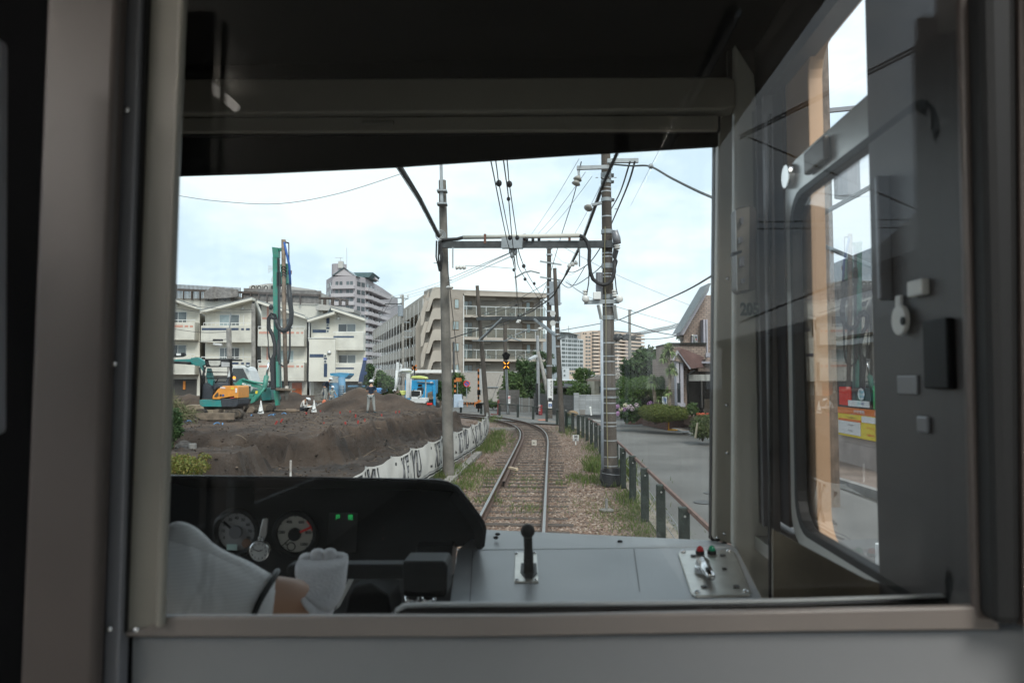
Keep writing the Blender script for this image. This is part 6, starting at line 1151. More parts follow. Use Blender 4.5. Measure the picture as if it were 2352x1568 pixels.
# ============================================================ wires: one thing each
def wire(label, pts, r, mat=None, name='overhead_wire', cat='wire', sub=6, group=None, beads=(), br=.05):
    W_ = [P(*p) for p in pts]; out = []; n0 = len(W_)
    if pts[0][2] < 16.6: W_.insert(0, W_[0] + (W_[0] - W_[1]).normalized() * 9)      # cables run on past the view
    if pts[-1][2] < 16.6: W_.append(W_[-1] + (W_[-1] - W_[-2]).normalized() * 9)
    if len(W_) == 2:
        for i in range(9): t = i / 8; q = W_[0].lerp(W_[1], t); out.append(q - EZ * (4 * t * (1 - t)) * (W_[1] - W_[0]).length * .006)
    else:                                                     # Catmull-Rom through the points
        for i in range(len(W_) - 1):
            p0, p1, p2, p3 = W_[max(i - 1, 0)], W_[i], W_[i + 1], W_[min(i + 2, len(W_) - 1)]
            for k in range(sub): t = k / sub; out.append(.5 * ((2 * p1) + (p2 - p0) * t + (2 * p0 - 5 * p1 + 4 * p2 - p3) * t * t + (3 * p1 - p0 - 3 * p2 + p3) * t ** 3))
        out.append(W_[-1])
    o = MB().tube(out, r, 6).build(name, mat or m_blk); tag(o, label, cat, group)
    for p in beads: MB().ell(P(*p), br, br, br * 1.15, 12, 8).build('insulator_bead', m_blk, o, smooth=True)
    return o
def spiral(o, pts, R0, pitch, r):
    W_ = [P(*p) for p in pts]; out = []
    for a, b_ in zip(W_[:-1], W_[1:]):
        L_ = (b_ - a).length; n = max(4, int(L_ / pitch * 7)); d = (b_ - a).normalized(); x = d.orthogonal().normalized(); y = d.cross(x)
        for i in range(n): t = i / n; an = 2 * math.pi * L_ * t / pitch; out.append(a.lerp(b_, t) + (x * math.cos(an) + y * math.sin(an)) * R0)
    return MB().tube(out, r, 4).build('spiral_wrap', m_galvd, o)
pts = [(915, 380, 11.5), (965, 460, 15), (1008, 543, 18.9)]; o = wire('thick black spiral wrapped cable running down to the left concrete pole', pts, .038, name='spiral_cable', cat='cable'); spiral(o, pts, .05, .13, .006)
pts = [(1420, 345, 16.5), (1383, 430, 18), (1335, 560, 24), (1300, 630, 30), (1281, 661, 34), (1270, 679, 36), (1240, 702, 42), (1189, 728, 50), (1032, 778, 62)]; o = wire('thick black spiral wrapped cable swinging from the power pole top across the track', pts, .038, name='spiral_cable', cat='cable'); spiral(o, pts[:4], .05, .14, .006)
wire('outer left overhead contact wire above the track', [(1128, 372, 11), (1163, 545, 16.8), (1185, 638, 24), (1193, 745, 40)], .010, beads=[(1186, 700, 33), (1190, 725, 36)], br=.045)
wire('left hanger wire with one insulator bead below the sun visor', [(1139, 372, 11), (1146, 421, 12.2), (1171, 548, 17)], .009, beads=[(1146, 421, 12.2), (1171, 546, 17)])
wire('inner contact wire running through the gantry middle', [(1157, 372, 11), (1168, 455, 13.5), (1176, 545, 16.8), (1185, 620, 22)], .010, beads=[(1168, 457, 13.5)], br=.035)
wire('right hanger wire with one insulator bead near the power pole', [(1165, 370, 11), (1170, 423, 12.3), (1188, 548, 17)], .009, beads=[(1170, 423, 12.3), (1188, 546, 17)])
wire('contact wire dropping right beyond the gantry towards the far pole', [(1188, 560, 18.5), (1196, 592, 24), (1215, 635, 33), (1250, 690, 45), (1262, 715, 50)], .014, beads=[(1203, 611, 27), (1227, 651, 36)], br=.07)
wire('second contact wire dropping right beyond the gantry', [(1186, 585, 20), (1192, 615, 26), (1210, 645, 34), (1240, 690, 46), (1265, 730, 52)], .014, beads=[(1206, 641, 33)], br=.07)
wire('short messenger wire below the gantry middle', [(1180, 570, 18.5), (1181, 610, 21), (1184, 640, 24), (1187, 690, 31)], .010, beads=[(1180, 620, 21.5)], br=.04)
wire('steady wire from the left drop arm to the contact wires', [(1066, 610, 18.3), (1120, 612, 20), (1184, 617, 22)], .006)
for i, (a, b_) in enumerate((((1330, 365, 17), (1219, 540, 30)), ((1345, 395, 17), (1233, 540, 30)), ((1360, 405, 17), (1250, 540, 30)), ((1380, 425, 18), (1318, 540, 25)))): wire('thin pale wire slanting from the power pole top down to the gantry beam', [a, b_], .006, m_wire, group='thin wires from the power pole')
wire('black wire from the double disc insulator down past the gantry to the far pole', [(1335, 372, 17.5), (1318, 450, 22), (1288, 545, 30), (1260, 640, 40), (1240, 690, 46)], .014)
wire('left one of two dark cables behind the power pole, slanting up right', [(1447, 372, 17.6), (1425, 440, 22), (1404, 480, 28)], .022); wire('right one of two dark cables behind the power pole, slanting up right', [(1458, 372, 17.6), (1440, 430, 21), (1404, 515, 30)], .026)
o = wire('thick grey bundled cable from the power pole top to the upper right of the windscreen', [(1400, 377, 17.6), (1450, 381, 17), (1492, 382, 16), (1540, 408, 14), (1600, 438, 12), (1660, 464, 10.5)], .022, M('cable_grey', (.07, .075, .07), .7), name='bundled_cable', cat='cable'); MB().ell(P(1495, 382, 15.9), .06, .05, .06, 10, 6).build('clamp', m_galv, o)
wire('thin wire rising from the clamp of the bundled cable to the sun visor', [(1496, 380, 15.9), (1514, 345, 14)], .004, m_wire)
wire('black cable rising right from behind the power pole to the window edge', [(1655, 622, 14), (1560, 675, 22), (1450, 722, 32), (1404, 738, 40), (1270, 762, 48)], .022, M('cable_grey', (.07, .075, .07)), name='twisted_cable', cat='cable')
wire('thin grey wire falling right across the sky from the power pole', [(1280, 560, 26), (1390, 618, 30), (1478, 658, 34), (1650, 727, 40)], .008, m_wire); wire('thin wire falling right above the brick house roof', [(1402, 700, 30), (1450, 714, 34), (1560, 745, 40), (1660, 770, 42)], .010, m_wire)
o = wire('spiral wrapped cable rising to the brick house gable', [(1455, 768, 70), (1540, 752, 52), (1660, 716, 38)], .015, m_wire, name='spiral_cable', cat='cable'); spiral(o, [(1455, 768, 70), (1540, 752, 52), (1660, 716, 38)], .14, .45, .014)
wire('lower dark cable rising to the brick house gable', [(1455, 779, 70), (1530, 776, 55), (1600, 755, 44), (1660, 735, 38)], .03); wire('dark cable falling right in front of the pine tops', [(1404, 728, 40), (1500, 760, 44), (1560, 772, 46), (1640, 790, 50)], .025)
wire('thin telephone wire crossing the sky at upper left', [(395, 447, 45), (500, 462, 45), (640, 468, 45), (780, 444, 45), (925, 398, 45)], .02, m_wire)
for i, (a, m_, b_) in enumerate((((900, 682, 86), (990, 655, 60), (1172, 580, 22)), ((920, 683, 86), (1010, 655, 60), (1178, 578, 22)), ((937, 684, 86), (1000, 664, 66), (1180, 586, 24)))): wire('thin power line rising from the transformer pole to the near gantry', [a, m_, b_], .012, m_wire, group='power lines from the transformer pole')
for i, (a, b_) in enumerate((((901, 683, 86), (868, 735, 120)), ((884, 699, 86), (862, 740, 120)), ((937, 685, 86), (870, 718, 120)))): wire('thin power line leaving the transformer pole towards the lilac tower', [a, b_], .03, m_wire, group='power lines towards the tower')
for i, (y0, y1) in enumerate(((686, 712), (703, 717), (752, 762), (780, 778))): wire('drooping telephone line in front of the row of cream houses', [(378, y0, 60), (460, (y0 + y1) / 2 + 6, 60), (528 if i > 1 else 583, y1, 60)], .022, m_galvd, group='telephone lines before the houses')
for i, (pts) in enumerate(([(1105, 762, 46), (1180, 735, 40), (1285, 660, 36)], [(1098, 730, 46), (1190, 700, 40), (1262, 670, 46)], [(1060, 790, 60), (1110, 812, 60), (1175, 817, 56), (1235, 800, 53)], [(1060, 735, 60), (1150, 705, 50), (1225, 668, 42), (1266, 640, 40)], [(1345, 610, 30), (1310, 660, 34), (1280, 642, 36)], [(1404, 585, 18), (1366, 625, 24), (1320, 655, 30), (1300, 648, 34)], [(1385, 560, 18), (1352, 605, 24), (1318, 625, 30), (1300, 622, 34)])): wire('slack service cable looping between the poles beyond the gantry', pts, .016, m_galvd, group='slack service cables')
for pts in ([(1268, 590, 47), (1280, 620, 44), (1300, 632, 40), (1320, 628, 36)], [(1268, 575, 47), (1290, 600, 42), (1316, 606, 34)], [(1298, 645, 36), (1370, 690, 24)], [(1300, 640, 36), (1345, 676, 22)]): wire('thin slack lead among the right hand poles', pts, .008, m_wire, group='thin slack leads')
o = wire('guy wire with a white disc hanging beside the left concrete pole', [(1028, 610, 19), (1033, 660, 19), (1045, 770, 24), (1062, 915, 40)], .010, name='guy_wire'); o = wire('guy wire slanting down from the leaning far pole', [(1150, 860, 50), (1127, 925, 47)], .014, m_galvd, name='guy_wire')

# wires along the road behind the train, seen only as reflections in the partition glass
def mirror(px, py, d): p = P(px, py, d); return p - TV * (2 * p.dot(TV) - 1.76)
for i, (a_, b_, r_) in enumerate((((1700, 318, 14), (2300, 18, 7), .016), ((1700, 312, 14), (2300, 8, 7), .016), ((1720, 315, 16), (2290, 560, 14), .018), ((1740, 510, 22), (2300, 500, 22), .016), ((1740, 525, 22), (2300, 522, 22), .016), ((1700, 740, 20), (2300, 500, 20), .03))):
    tag(MB().tube([mirror(*a_), mirror(*b_)], r_, 5).build('overhead_wire', m_blk), 'black street wire behind the train, seen only as a reflection in the partition glass', 'wire', 'reflected street wires')
# ============================================================ trees, hedges, garden walls on the right
def tree(label, blobs, n, size, mat, base, trunk_r=.14, name='tree', limbs=True, **k):
    o = thing(name, base, label, 'tree'); foliage('crown', blobs, n, size, mat, o, **k)
    b = MB(); top = Vector(blobs[0][:3]); base = Vector(base); b.tube([base, base.lerp(top, .5) + Vector((random.uniform(-.1, .1), 0, 0)), top], [trunk_r, trunk_r * .75, trunk_r * .35], 8)
    for bb in blobs[1:9]:
        s = base.lerp(top, random.uniform(.35, .7)); e_ = Vector(bb[:3]); b.tube([s, s.lerp(e_, .5) + EZ * .1, e_], [trunk_r * .5, trunk_r * .35, trunk_r * .12], 6)
    b.build('trunk', m_bark, o); return o
def gb(px, py, d, z=-.15): p = P(px, py, d); return Vector((p.x, p.y, z))
tree('dark broadleaf tree right of the X lamp, nearer the track', [blob(1176, 895, 58, 22, 30), blob(1170, 870, 58, 14, 22), blob(1190, 905, 58, 18, 25), blob(1160, 915, 58, 14, 20), blob(1185, 875, 58, 12, 16), blob(1175, 925, 58, 24, 14)], 5200, .28, m_leaf_m, gb(1178, 935, 58), clump=.15)
tree('taller dark tree between the X lamp and the clipped pine', [blob(1212, 870, 61, 20, 34), blob(1205, 845, 61, 14, 24), blob(1222, 885, 61, 18, 24), blob(1200, 880, 61, 14, 22), blob(1213, 905, 61, 16, 18), blob(1196, 835, 61, 8, 10)], 5200, .27, m_leaf_d, gb(1212, 930, 61), clump=.2)
# clipped pine with cloud pads
pads = [(1238, 812, 15, 7), (1258, 818, 16, 7), (1228, 835, 14, 6), (1250, 838, 18, 8), (1265, 845, 12, 6), (1240, 862, 17, 7), (1268, 852, 12, 7), (1262, 880, 17, 8), (1276, 846, 11, 5), (1246, 900, 20, 9), (1266, 905, 16, 8), (1238, 885, 14, 7)]
tree('clipped cloud pruned pine behind the street light pole', [blob(x, y, 57, rx, ry, rx * 57 / F * 1.0) for x, y, rx, ry in pads], 6500, .20, m_leaf_p, gb(1245, 935, 57), .17, 'pine_tree', aspect=.25, shell=.45)
for lb, bl__, n in (('rounded grey green clipped shrub left of the tiled roof', [blob(1333, 895, 50, 22, 16), blob(1318, 900, 50, 16, 14), blob(1345, 902, 50, 18, 12)], 3200), ('yellow green rounded shrub behind the carport', [blob(1300, 892, 54, 22, 14), blob(1285, 898, 54, 18, 12), blob(1315, 885, 54, 20, 11)], 3000), ('feathery low shrub left of the carport roof', [blob(1283, 890, 52, 12, 20), blob(1295, 900, 52, 14, 12)], 1800)):
    bush('clipped_shrub', bl__, n, .17, m_leaf_m, lb)
tree('small round topped tree before the peach tower', [blob(1340, 855, 70, 16, 9), blob(1328, 862, 70, 10, 8), blob(1354, 862, 70, 10, 8), blob(1340, 868, 70, 16, 8)], 2200, .32, m_leaf_m, gb(1340, 900, 70), .12)
tree('bushy young tree beside the curved apartment wing', [blob(884, 880, 60, 20, 24), blob(895, 890, 60, 14, 18), blob(872, 895, 60, 14, 14), blob(880, 862, 60, 10, 10), blob(905, 900, 60, 12, 10)], 3600, .28, m_leaf_m, gb(885, 925, 60), .12, clump=.15)
tree('slender tree just right of the navy banded house', [blob(845, 862, 64, 10, 12), blob(842, 880, 64, 12, 10), blob(850, 845, 64, 9, 8), blob(840, 898, 64, 12, 8)], 1500, .3, m_leaf_d, gb(845, 915, 64), .1)
tree('small rounded tree behind the control cabinet', [blob(1052, 878, 66, 18, 20), blob(1045, 890, 66, 14, 16), blob(1062, 893, 66, 14, 14), blob(1050, 900, 66, 18, 12)], 2800, .3, m_leaf_m, gb(1052, 925, 66), .12)
tree('thin dark tree behind the left concrete pole', [blob(1010, 892, 66, 10, 18), blob(1014, 905, 66, 8, 12)], 1200, .3, m_leaf_d, gb(1011, 925, 66), .1)
tree('large broadleaf tree behind the clipped hedge, before the tiled roof', [blob(1490, 825, 43, 24, 20), blob(1462, 838, 43, 26, 22), blob(1512, 832, 43, 20, 22), blob(1445, 850, 43, 14, 16), blob(1480, 850, 43, 28, 16), blob(1500, 805, 43, 12, 12), blob(1520, 850, 43, 16, 18), blob(1470, 815, 43, 12, 12), blob(1455, 868, 43, 22, 12), blob(1506, 866, 43, 22, 12)], 6500, .26, m_leaf_d, gb(1490, 930, 43), .16, aspect=.55, shell=.4, clump=.2)
tree('dark spiky conifer top behind the brick house', [blob(1578, 778, 48, 12, 6), blob(1568, 770, 48, 10, 4), blob(1585, 768, 48, 9, 4), blob(1575, 765, 48, 7, 4)], 1500, .3, m_leaf_p, gb(1580, 900, 48), .1, 'conifer_tree', aspect=.2)
m_leaf_h = MI('leaf_hedge', [(.05, .10, .022), (.08, .14, .03), (.105, .175, .045), (.06, .115, .026)], .55, .25)
# clipped dark hedge in three lobes
def lobes(px, py, d, rx, ry): return [blob(px, py, d, rx, ry)]
bush('clipped_hedge', [blob(1432, 893, 38, 18, 28), blob(1437, 898, 38, 16, 20), blob(1428, 915, 38, 14, 20)], 7000, .085, m_leaf_h, 'tall clipped dark hedge lobe nearest the power pole', shell=.88)
bush('clipped_hedge', [blob(1466, 890, 37.5, 24, 24), blob(1480, 885, 37.5, 22, 22), blob(1455, 905, 37.5, 16, 18)], 8000, .085, m_leaf_h, 'wide clipped dark hedge lobe left of the spiky palms', shell=.88)
bush('clipped_hedge', [blob(1520, 882, 38.5, 20, 18), blob(1535, 890, 38.5, 16, 20), blob(1512, 905, 38.5, 20, 16)], 6000, .085, m_leaf_h, 'clipped dark hedge lobe behind the spiky palms', shell=.85)
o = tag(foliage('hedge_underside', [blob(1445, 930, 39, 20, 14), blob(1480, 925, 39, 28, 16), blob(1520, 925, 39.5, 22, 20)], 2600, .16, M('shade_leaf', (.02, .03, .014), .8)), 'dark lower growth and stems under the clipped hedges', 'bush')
# spiky cordyline palms
def palm(label, crowns, base, d, trunk):
    o = thing('cordyline_palm', base, label, 'palm tree'); b = MB(); b.tube([P(*q, d) for q in trunk], [.10, .085, .075, .06][:len(trunk)] if len(trunk) <= 4 else .08, 8); b.build('trunk', M('palm_trunk', (.19, .155, .12), .9, var=.25, scale=10), o)
    for ci, (px, py, r, n) in enumerate(crowns):
        V = []; Fc = []; c = P(px, py, d); k = r * d / F
        for i in range(n):
            a = random.uniform(0, 6.28); el = random.uniform(-.6, 1.4); dr = Vector((math.cos(a) * math.cos(el), math.sin(a) * math.cos(el), math.sin(el))); l = k * random.uniform(.75, 1.1); sdv = dr.cross(EZ).normalized() * .042 if abs(dr.z) < .98 else EX * .042
            m_ = c + dr * l * .55 + EZ * .02; e_ = c + dr * l - EZ * (.22 * k * (1.2 - dr.z)); j = len(V); V += [c - sdv * .6, c + sdv * .6, m_ + sdv, e_, m_ - sdv]; Fc += [(j, j + 1, j + 2, j + 4), (j + 4, j + 2, j + 3)]
        MB().add(V, Fc).build('leaf_rosette', MI('palm_leaf', [(.13, .20, .06), (.19, .27, .10), (.28, .33, .15), (.15, .22, .08), (.34, .34, .18)], .5, .2), o)
    return o
K = zA6; dp = 34.2
palm('tall forked spiky palm standing in the rounded planter hedge', [(*K(1020, 330), 24, 190), (*K(1055, 560), 20, 150), (*K(950, 420), 15, 90), (*K(1010, 850), 15, 80)], gb(*K(1025, 1080), dp), dp, [K(1028, 1085), K(1020, 880), K(1035, 600), K(1018, 420)])
palm('shorter spiky palm left of the tall one', [(*K(815, 720), 21, 220)], gb(*K(850, 1000), dp + 1), dp + 1, [K(855, 1000), K(840, 880), K(818, 740)])
palm('low spiky palm tuft at the foot of the hedge between the palms', [(*K(895, 935), 10, 90)], gb(*K(895, 1000), dp + .6), dp + .6, [K(895, 1000), K(895, 950)])
# hydrangea, planter hedge, corner bush
hy = bush('hydrangea_bush', [blob(*K(480, 1030), 35.5, 20, 18), blob(*K(560, 1080), 35.2, 20, 18), blob(*K(420, 1010), 35.8, 14, 16), blob(*K(620, 1040), 35.6, 12, 18), blob(*K(500, 1130), 35, 16, 12), blob(*K(590, 1150), 35, 10, 10)], 2400, .17, m_leaf_d, 'hydrangea bush with pale pink and violet flower heads beside the side road', aspect=.7)
fl = [(376, 1018, 0), (475, 1005, 2), (508, 1030, 1), (535, 1022, 1), (615, 1005, 1), (466, 1058, 0), (418, 1055, 2), (378, 1108, 0), (560, 1050, 1), (775, 985, 0), (800, 978, 0)]
for x, y, c in fl:
    b = MB(); p = P(*K(x, y), 34.6 if x < 700 else 35.5)
    for i in range(40):
        d = Vector((random.gauss(0, 1), random.gauss(0, 1), random.gauss(0, 1))).normalized(); q = p + d * Vector((.11, .11, .1)).length * .6; u = d.orthogonal().normalized() * .035; v = d.cross(u); b.add([q + u, q + v, q - u, q - v], [(0, 1, 2, 3)])
    b.build('flower_head', M('hydrangea_%d' % c, [(.33, .17, .33), (.42, .34, .38), (.45, .42, .30)][c], .8, var=.15, scale=20), hy)
ph = bush('planter_hedge', [blob(*K(850, 1100), 34.2, 34, 20, 1.1), blob(*K(740, 1090), 34.6, 18, 16, 1), blob(*K(960, 1110), 33.8, 30, 19, 1.1), blob(*K(1100, 1100), 33.4, 26, 17, 1.0), blob(*K(1180, 1110), 33.2, 13, 14, .8), blob(*K(930, 1050), 34.4, 30, 12, 1)], 15000, .075, MI('leaf_planter', [(.08, .11, .02), (.13, .16, .035), (.17, .19, .05), (.06, .09, .02), (.11, .13, .03)], .55, .25), 'rounded yellow green hedge overflowing the red brick planter', 'hedge', shell=.8)
m_rb = MBR('brick_red', (.11, .04, .032), (.15, .06, .045), (.16, .135, .12), .22, .075, (.9, -.35, 0), .010)
q = [G(*K(x, y), -.08) for x, y in ((690, 1255), (985, 1312), (1020, 1312), (1290, 1300))]; b = MB()
for a_, c_ in zip(q[:-1], q[1:]): b.obox(a_, c_ - a_, (0.1, .25, 0), (0, 0, .62))
tag(b.build('brick_planter', m_rb), 'low red brick planter wall under the yellow green hedge', 'planter')
q = [G(*K(x, y), -.08) for x, y in ((470, 1240), (600, 1245), (690, 1240))]; b = MB()
for a_, c_ in zip(q[:-1], q[1:]): b.obox(a_, c_ - a_, (0.1, .25, 0), (0, 0, .42))
tag(b.build('brick_planter', m_rb), 'short dark brick planter under the hydrangea bush', 'planter')
bush('corner_bush', [blob(*K(1440, 1260), 28.5, 26, 26, .7), blob(*K(1400, 1310), 28.3, 20, 20, .6), blob(*K(1500, 1240), 28.6, 20, 26, .7), blob(*K(1490, 1330), 28.2, 20, 16, .6), blob(*K(1420, 1200), 28.6, 14, 10, .5)], 7000, .085, MI('leaf_corner', [(.06, .09, .03), (.10, .13, .045), (.04, .065, .02), (.16, .17, .08)], .5, .2), 'leafy bush on the pavement in front of the brick house, at the window edge', aspect=.45)
b = MB(); dR = 29
for x, y in ((1392, 1115), (1455, 1112), (1500, 1112), (1420, 1120)):
    for i in range(14): p = P(*K(x + random.uniform(-18, 18), y + random.uniform(-8, 8)), dR); b.ell(p, .035, .035, .03, 6, 4)
tag(b.build('red_flowers', M('flower_red', (.55, .09, .04), .7)), 'small red flowers above the leafy corner bush', 'flowers', kind='stuff')
tag(MB().bar(P(*K(1352, 1420), 27.6), P(*K(1380, 1225), 27.8), .06, .06).build('garden_stake', M('stake_olive', (.20, .18, .13), .8)), 'plain wooden stake leaning on the leafy corner bush', 'stake')
b = bush('potted_shrub', [blob(*K(1310, 1040), 33, 10, 14, .3), blob(*K(1340, 1060), 33, 8, 10, .3)], 420, .15, m_leaf_m, 'small leafy potted shrub by the glass door of the brick house')
o = thing('yellow_marker', G(*K(1018, 1320), .0), 'yellow plastic marker rod with a yellow base on the kerb beside the brick planter', 'marker'); m_yl = M('marker_yellow', (.75, .36, .02), .5); p = G(*K(1018, 1320), .02); MB().cyl(p, P(*K(1018, 1160), p.y), .03, n=8).build('rod', m_yl, o); MB().ell(p + EX * .18, .25, .16, .07, 12, 5, -.1).build('base', m_yl, o, smooth=True)
tag(MB().cbox(G(*K(1262, 1338), .02), 1.0, .5, .03, .1).build('cover_plate', M('plate_blue', (.30, .33, .36), .6)), 'flat pale grey cover plate on the tan pavement', 'cover plate')
o = tag(MB().frect(P(1520, 900, 36), P(1540, 900, 36), *K(938, 895), *K(1005, 1005), 0, .04).build('map_board', M('board_pale', (.55, .60, .62), .6)), 'pale map board with blue lines between the palm trunks', 'board')
b = MB()
for i in range(5): b.bar(P(*K(950 + i * 8, 905 + i * 17), 35.95), P(*K(990 - i * 3, 930 + i * 12), 35.95), .03, .01, (0, 1, 0))
b.build('map_lines', bl_, o)
# ---- garden walls: dark block wall, gate, pale block wall
m_dkb = MBR('block_dark', (.085, .078, .072), (.13, .12, .112), (.06, .055, .05), .55, .22, msize=.01); m_plb = MBR('block_pale', (.27, .285, .295), (.36, .375, .385), (.24, .25, .255), .42, .20, msize=.012, off=0)
def wallp(nm, x0, y0, x1, y1, d0, d1, mat, label, cat='wall', th=.15, h0=None):
    A = P(x0, y1, d0); B = P(x1, y1, d1); b = MB(); zt = P(x0, y0, d0).z; e_ = B - A; e_.z = 0; b.obox(Vector((A.x, A.y, -.25)), e_, (0, th, 0), (0, 0, zt + .25)); return tag(b.build(nm, mat), label, cat)
cv = zA5
x0, y0 = cv(370, 578); x1, y1 = cv(540, 960); wallp('garden_wall', x0, cv(0, 620)[1], cv(700, 0)[0], y1, 57, 56.5, m_dkb, 'dark weathered concrete block wall left of the grey gate')
wallp('garden_wall', cv(925, 0)[0], cv(0, 672)[1], cv(1560, 0)[0], y1, 56, 47.5, m_dkb, 'dark weathered concrete block wall between the grey gate and the pale block wall')
gt = thing('sliding_gate', P(*cv(830, 990), 56), 'grey metal sliding gate in the dark garden wall', 'gate'); m_gt = M('gate_grey', (.16, .155, .145), .6, var=.08); fr_g = (P(*cv(695, 900), 56.2), P(*cv(930, 900), 56.2)); MB().frect(*fr_g, *cv(700, 752), *cv(845, 990), 0, .06).build('leaf', m_gt, gt); MB().frect(*fr_g, *cv(848, 760), *cv(930, 990), 0, .06).build('leaf', m_gt, gt)
for x in (692, 730, 842): MB().frect(*fr_g, *cv(x, 740), *cv(x + 12, 992), -.03, .0).build('gate_frame', m_galv, gt)
pw = thing('block_wall', P(*cv(1800, 1010), 46.5), 'pale grey concrete block wall with a taller end pier beside the side road', 'wall'); fw_ = (P(*cv(1555, 1000), 46.5), P(*cv(2100, 1000), 46.5)); 
MB().frect(*fw_, *cv(1630, 705), *cv(2200, 1012), 0, .15).build('wall', m_plb, pw); MB().frect(*fw_, *cv(1553, 672), *cv(1632, 1018), -.08, .3).build('pier', m_plb, pw); MB().frect(*fw_, *cv(1630, 700), *cv(2200, 708), -.03, .18).build('coping', M('coping_pale', (.45, .46, .46), .8), pw)
lw = thing('rendered_wall', P(*cv(250, 830), 66), 'plain beige rendered wall below the apartment block', 'wall'); MB().frect(P(1100, 900, 66), P(1160, 900, 66), *cv(170, 585), *cv(360, 850), 0, .2).build('wall', MATS['low_wall_beige'], lw); MB().frect(P(1100, 900, 66), P(1160, 900, 66), *cv(60, 572), *cv(372, 586), -.1, .3).build('coping', m_galv, lw)
bush('low_hedge', [blob(*cv(280, 850), 60, 18, 6, .8), blob(*cv(220, 830), 60, 10, 8, .8), blob(*cv(400, 850), 60, 14, 8, .8), blob(*cv(430, 820), 60, 8, 6, .8)], 2600, .16, m_leaf_m, 'low clipped hedge behind the crossing fence')
cpo = thing('carport_roof', P(*cv(1600, 640), 52), 'dark curved carport roof above the garden wall', 'carport'); b = MB(); V = []
for i in range(13): t = i / 12; x = 1210 + (1940 - 1210) * t; y = 578 + 75 * t * t + 12 * math.sin(t * 3) * -1; a_ = P(*cv(x, y), 51); V += [a_, a_ + Vector((0, 3, .25)), a_ - EZ * .08, a_ + Vector((0, 3, .17))]
b.add(V, [(4 * i, 4 * i + 4, 4 * i + 5, 4 * i + 1) for i in range(12)] + [(4 * i + 2, 4 * i + 3, 4 * i + 7, 4 * i + 6) for i in range(12)] + [(4 * i, 4 * i + 2, 4 * i + 6, 4 * i + 4) for i in range(12)]); b.build('roof', m_blk, cpo)
for x in (1300, 1720): MB().cyl(P(*cv(x, 740), 51.5), P(*cv(x, 610), 51.5), .06, n=8).build('post', m_blk, cpo)
o = thing('letter_box', P(*cv(1022, 1015), 51), 'narrow red box on the pavement by the street light pole', 'box'); MB().obox(P(*cv(1000, 1015), 51), (.25, 0, 0), (0, .25, 0), (0, 0, P(*cv(0, 862), 51).z - P(*cv(0, 1015), 51).z)).build('body', M('box_red', (.28, .02, .025), .5), o, bevel=.02); b = MB(); text(b, '消火栓', P(*cv(1008, 905), 50.97), EZ * -1, EX, .16); b.build('lettering', wt_, o)
o = thing('red_post', P(*cv(362, 1010), 52), 'thin dull red metal post at the crossing fence', 'post'); MB().cyl(P(*cv(362, 1015), 52), P(*cv(368, 780), 52), .07, n=8).build('shaft', M('post_red', (.20, .035, .03), .7), o); MB().bar(P(*cv(245, 1005), 52), P(*cv(362, 1012), 52), .08, .08).build('foot_bar', MATS['post_red'], o)
for x in (1440, 1570): pass
o = tag(MB().ell(P(*cv(1530, 1012), 44), .36, .25, .26, 12, 6, -.2).build('rope_coil', M('rope_tan', (.22, .15, .085), .8, var=.3, scale=8), smooth=True), 'tan heap of rope and sacking at the foot of the dark garden wall', 'rope heap')
o = thing('white_stick_post', P(*cv(1815, 1020), 45), 'small white painted post before the pale block wall', 'post'); MB().cyl(P(*cv(1822, 1022), 45), P(*cv(1808, 905), 45), .05, n=8).build('shaft', m_white, o); MB().ell(P(*cv(1808, 905), 45), .07, .06, .08, 8, 6).build('knob', m_white, o)
o = thing('crate', P(*cv(1690, 1020), 45), 'low grey slatted crate at the foot of the pale block wall', 'crate'); b = MB(); q = P(*cv(1645, 1022), 45)
for i in range(3): b.obox(q + EZ * (.03 + i * .11), (.33, 0, 0), (0, .25, 0), (0, 0, .08))
b.build('slats', M('crate_grey', (.20, .18, .16), .8), o)
o = tag(MB().frect(P(1300, 950, 44), P(1310, 950, 44), *cv(1421, 938), *cv(1430, 1000), 0, .03).build('white_rod', m_white), 'thin white rod standing by the right leaning pole', 'rod')
# orange road patch and white lines on the side road
st = MB().add([G(*cv(x, y), -.085) for x, y in ((985, 1090), (1130, 1080), (1125, 1095), (1000, 1100))], [(0, 1, 2, 3)]).build('road_marking', M('marking_orange', (.62, .20, .12), .8)); struct(st)
st = MB().add([G(*cv(x, y), -.085) for x, y in ((1820, 1088), (2010, 1108), (2010, 1118), (1835, 1096))], [(0, 1, 2, 3)]).build('road_marking', M('marking_white', (.55, .55, .53), .8)); struct(st)
# ============================================================ construction machines
m_teal = M('paint_teal', (.02, .235, .225), .5, col2=(.06, .20, .185), scale=4); m_tealg = M('paint_green_teal', (.02, .26, .19), .5, col2=(.07, .22, .165), scale=4); m_orp = M('paint_orange', (.72, .29, .045), .4, var=.06); m_dkp = M('counterweight_dark', (.035, .04, .05), .5, var=.15); m_trk = M('track_muddy', (.075, .06, .048), .9, var=.4, scale=6, bump=.4, bscale=20); m_mud = M('muddy_steel', (.17, .13, .095), .8, var=.3, scale=4); m_hose = M('hose_black', (.012, .012, .013), .5, var=0); m_rod = M('drill_rod', (.25, .19, .14), .7, .3, var=.25, scale=5); m_whp = M('paint_white', (.62, .63, .63), .4, var=.05); m_bluep = M('paint_blue', (.02, .27, .52), .45, var=.12, scale=2); m_blued = M('paint_blue_dull', (.10, .23, .36), .6, var=.25, scale=1.5); m_yelp = M('canopy_yellow', (.62, .68, .20), .5, var=.05)
def poly(z, pts, d, t, name, mat, parent, **k): return MB().prism([P(*z(*p), d) for p in pts], (0, t, 0)).build(name, mat, parent, **k)
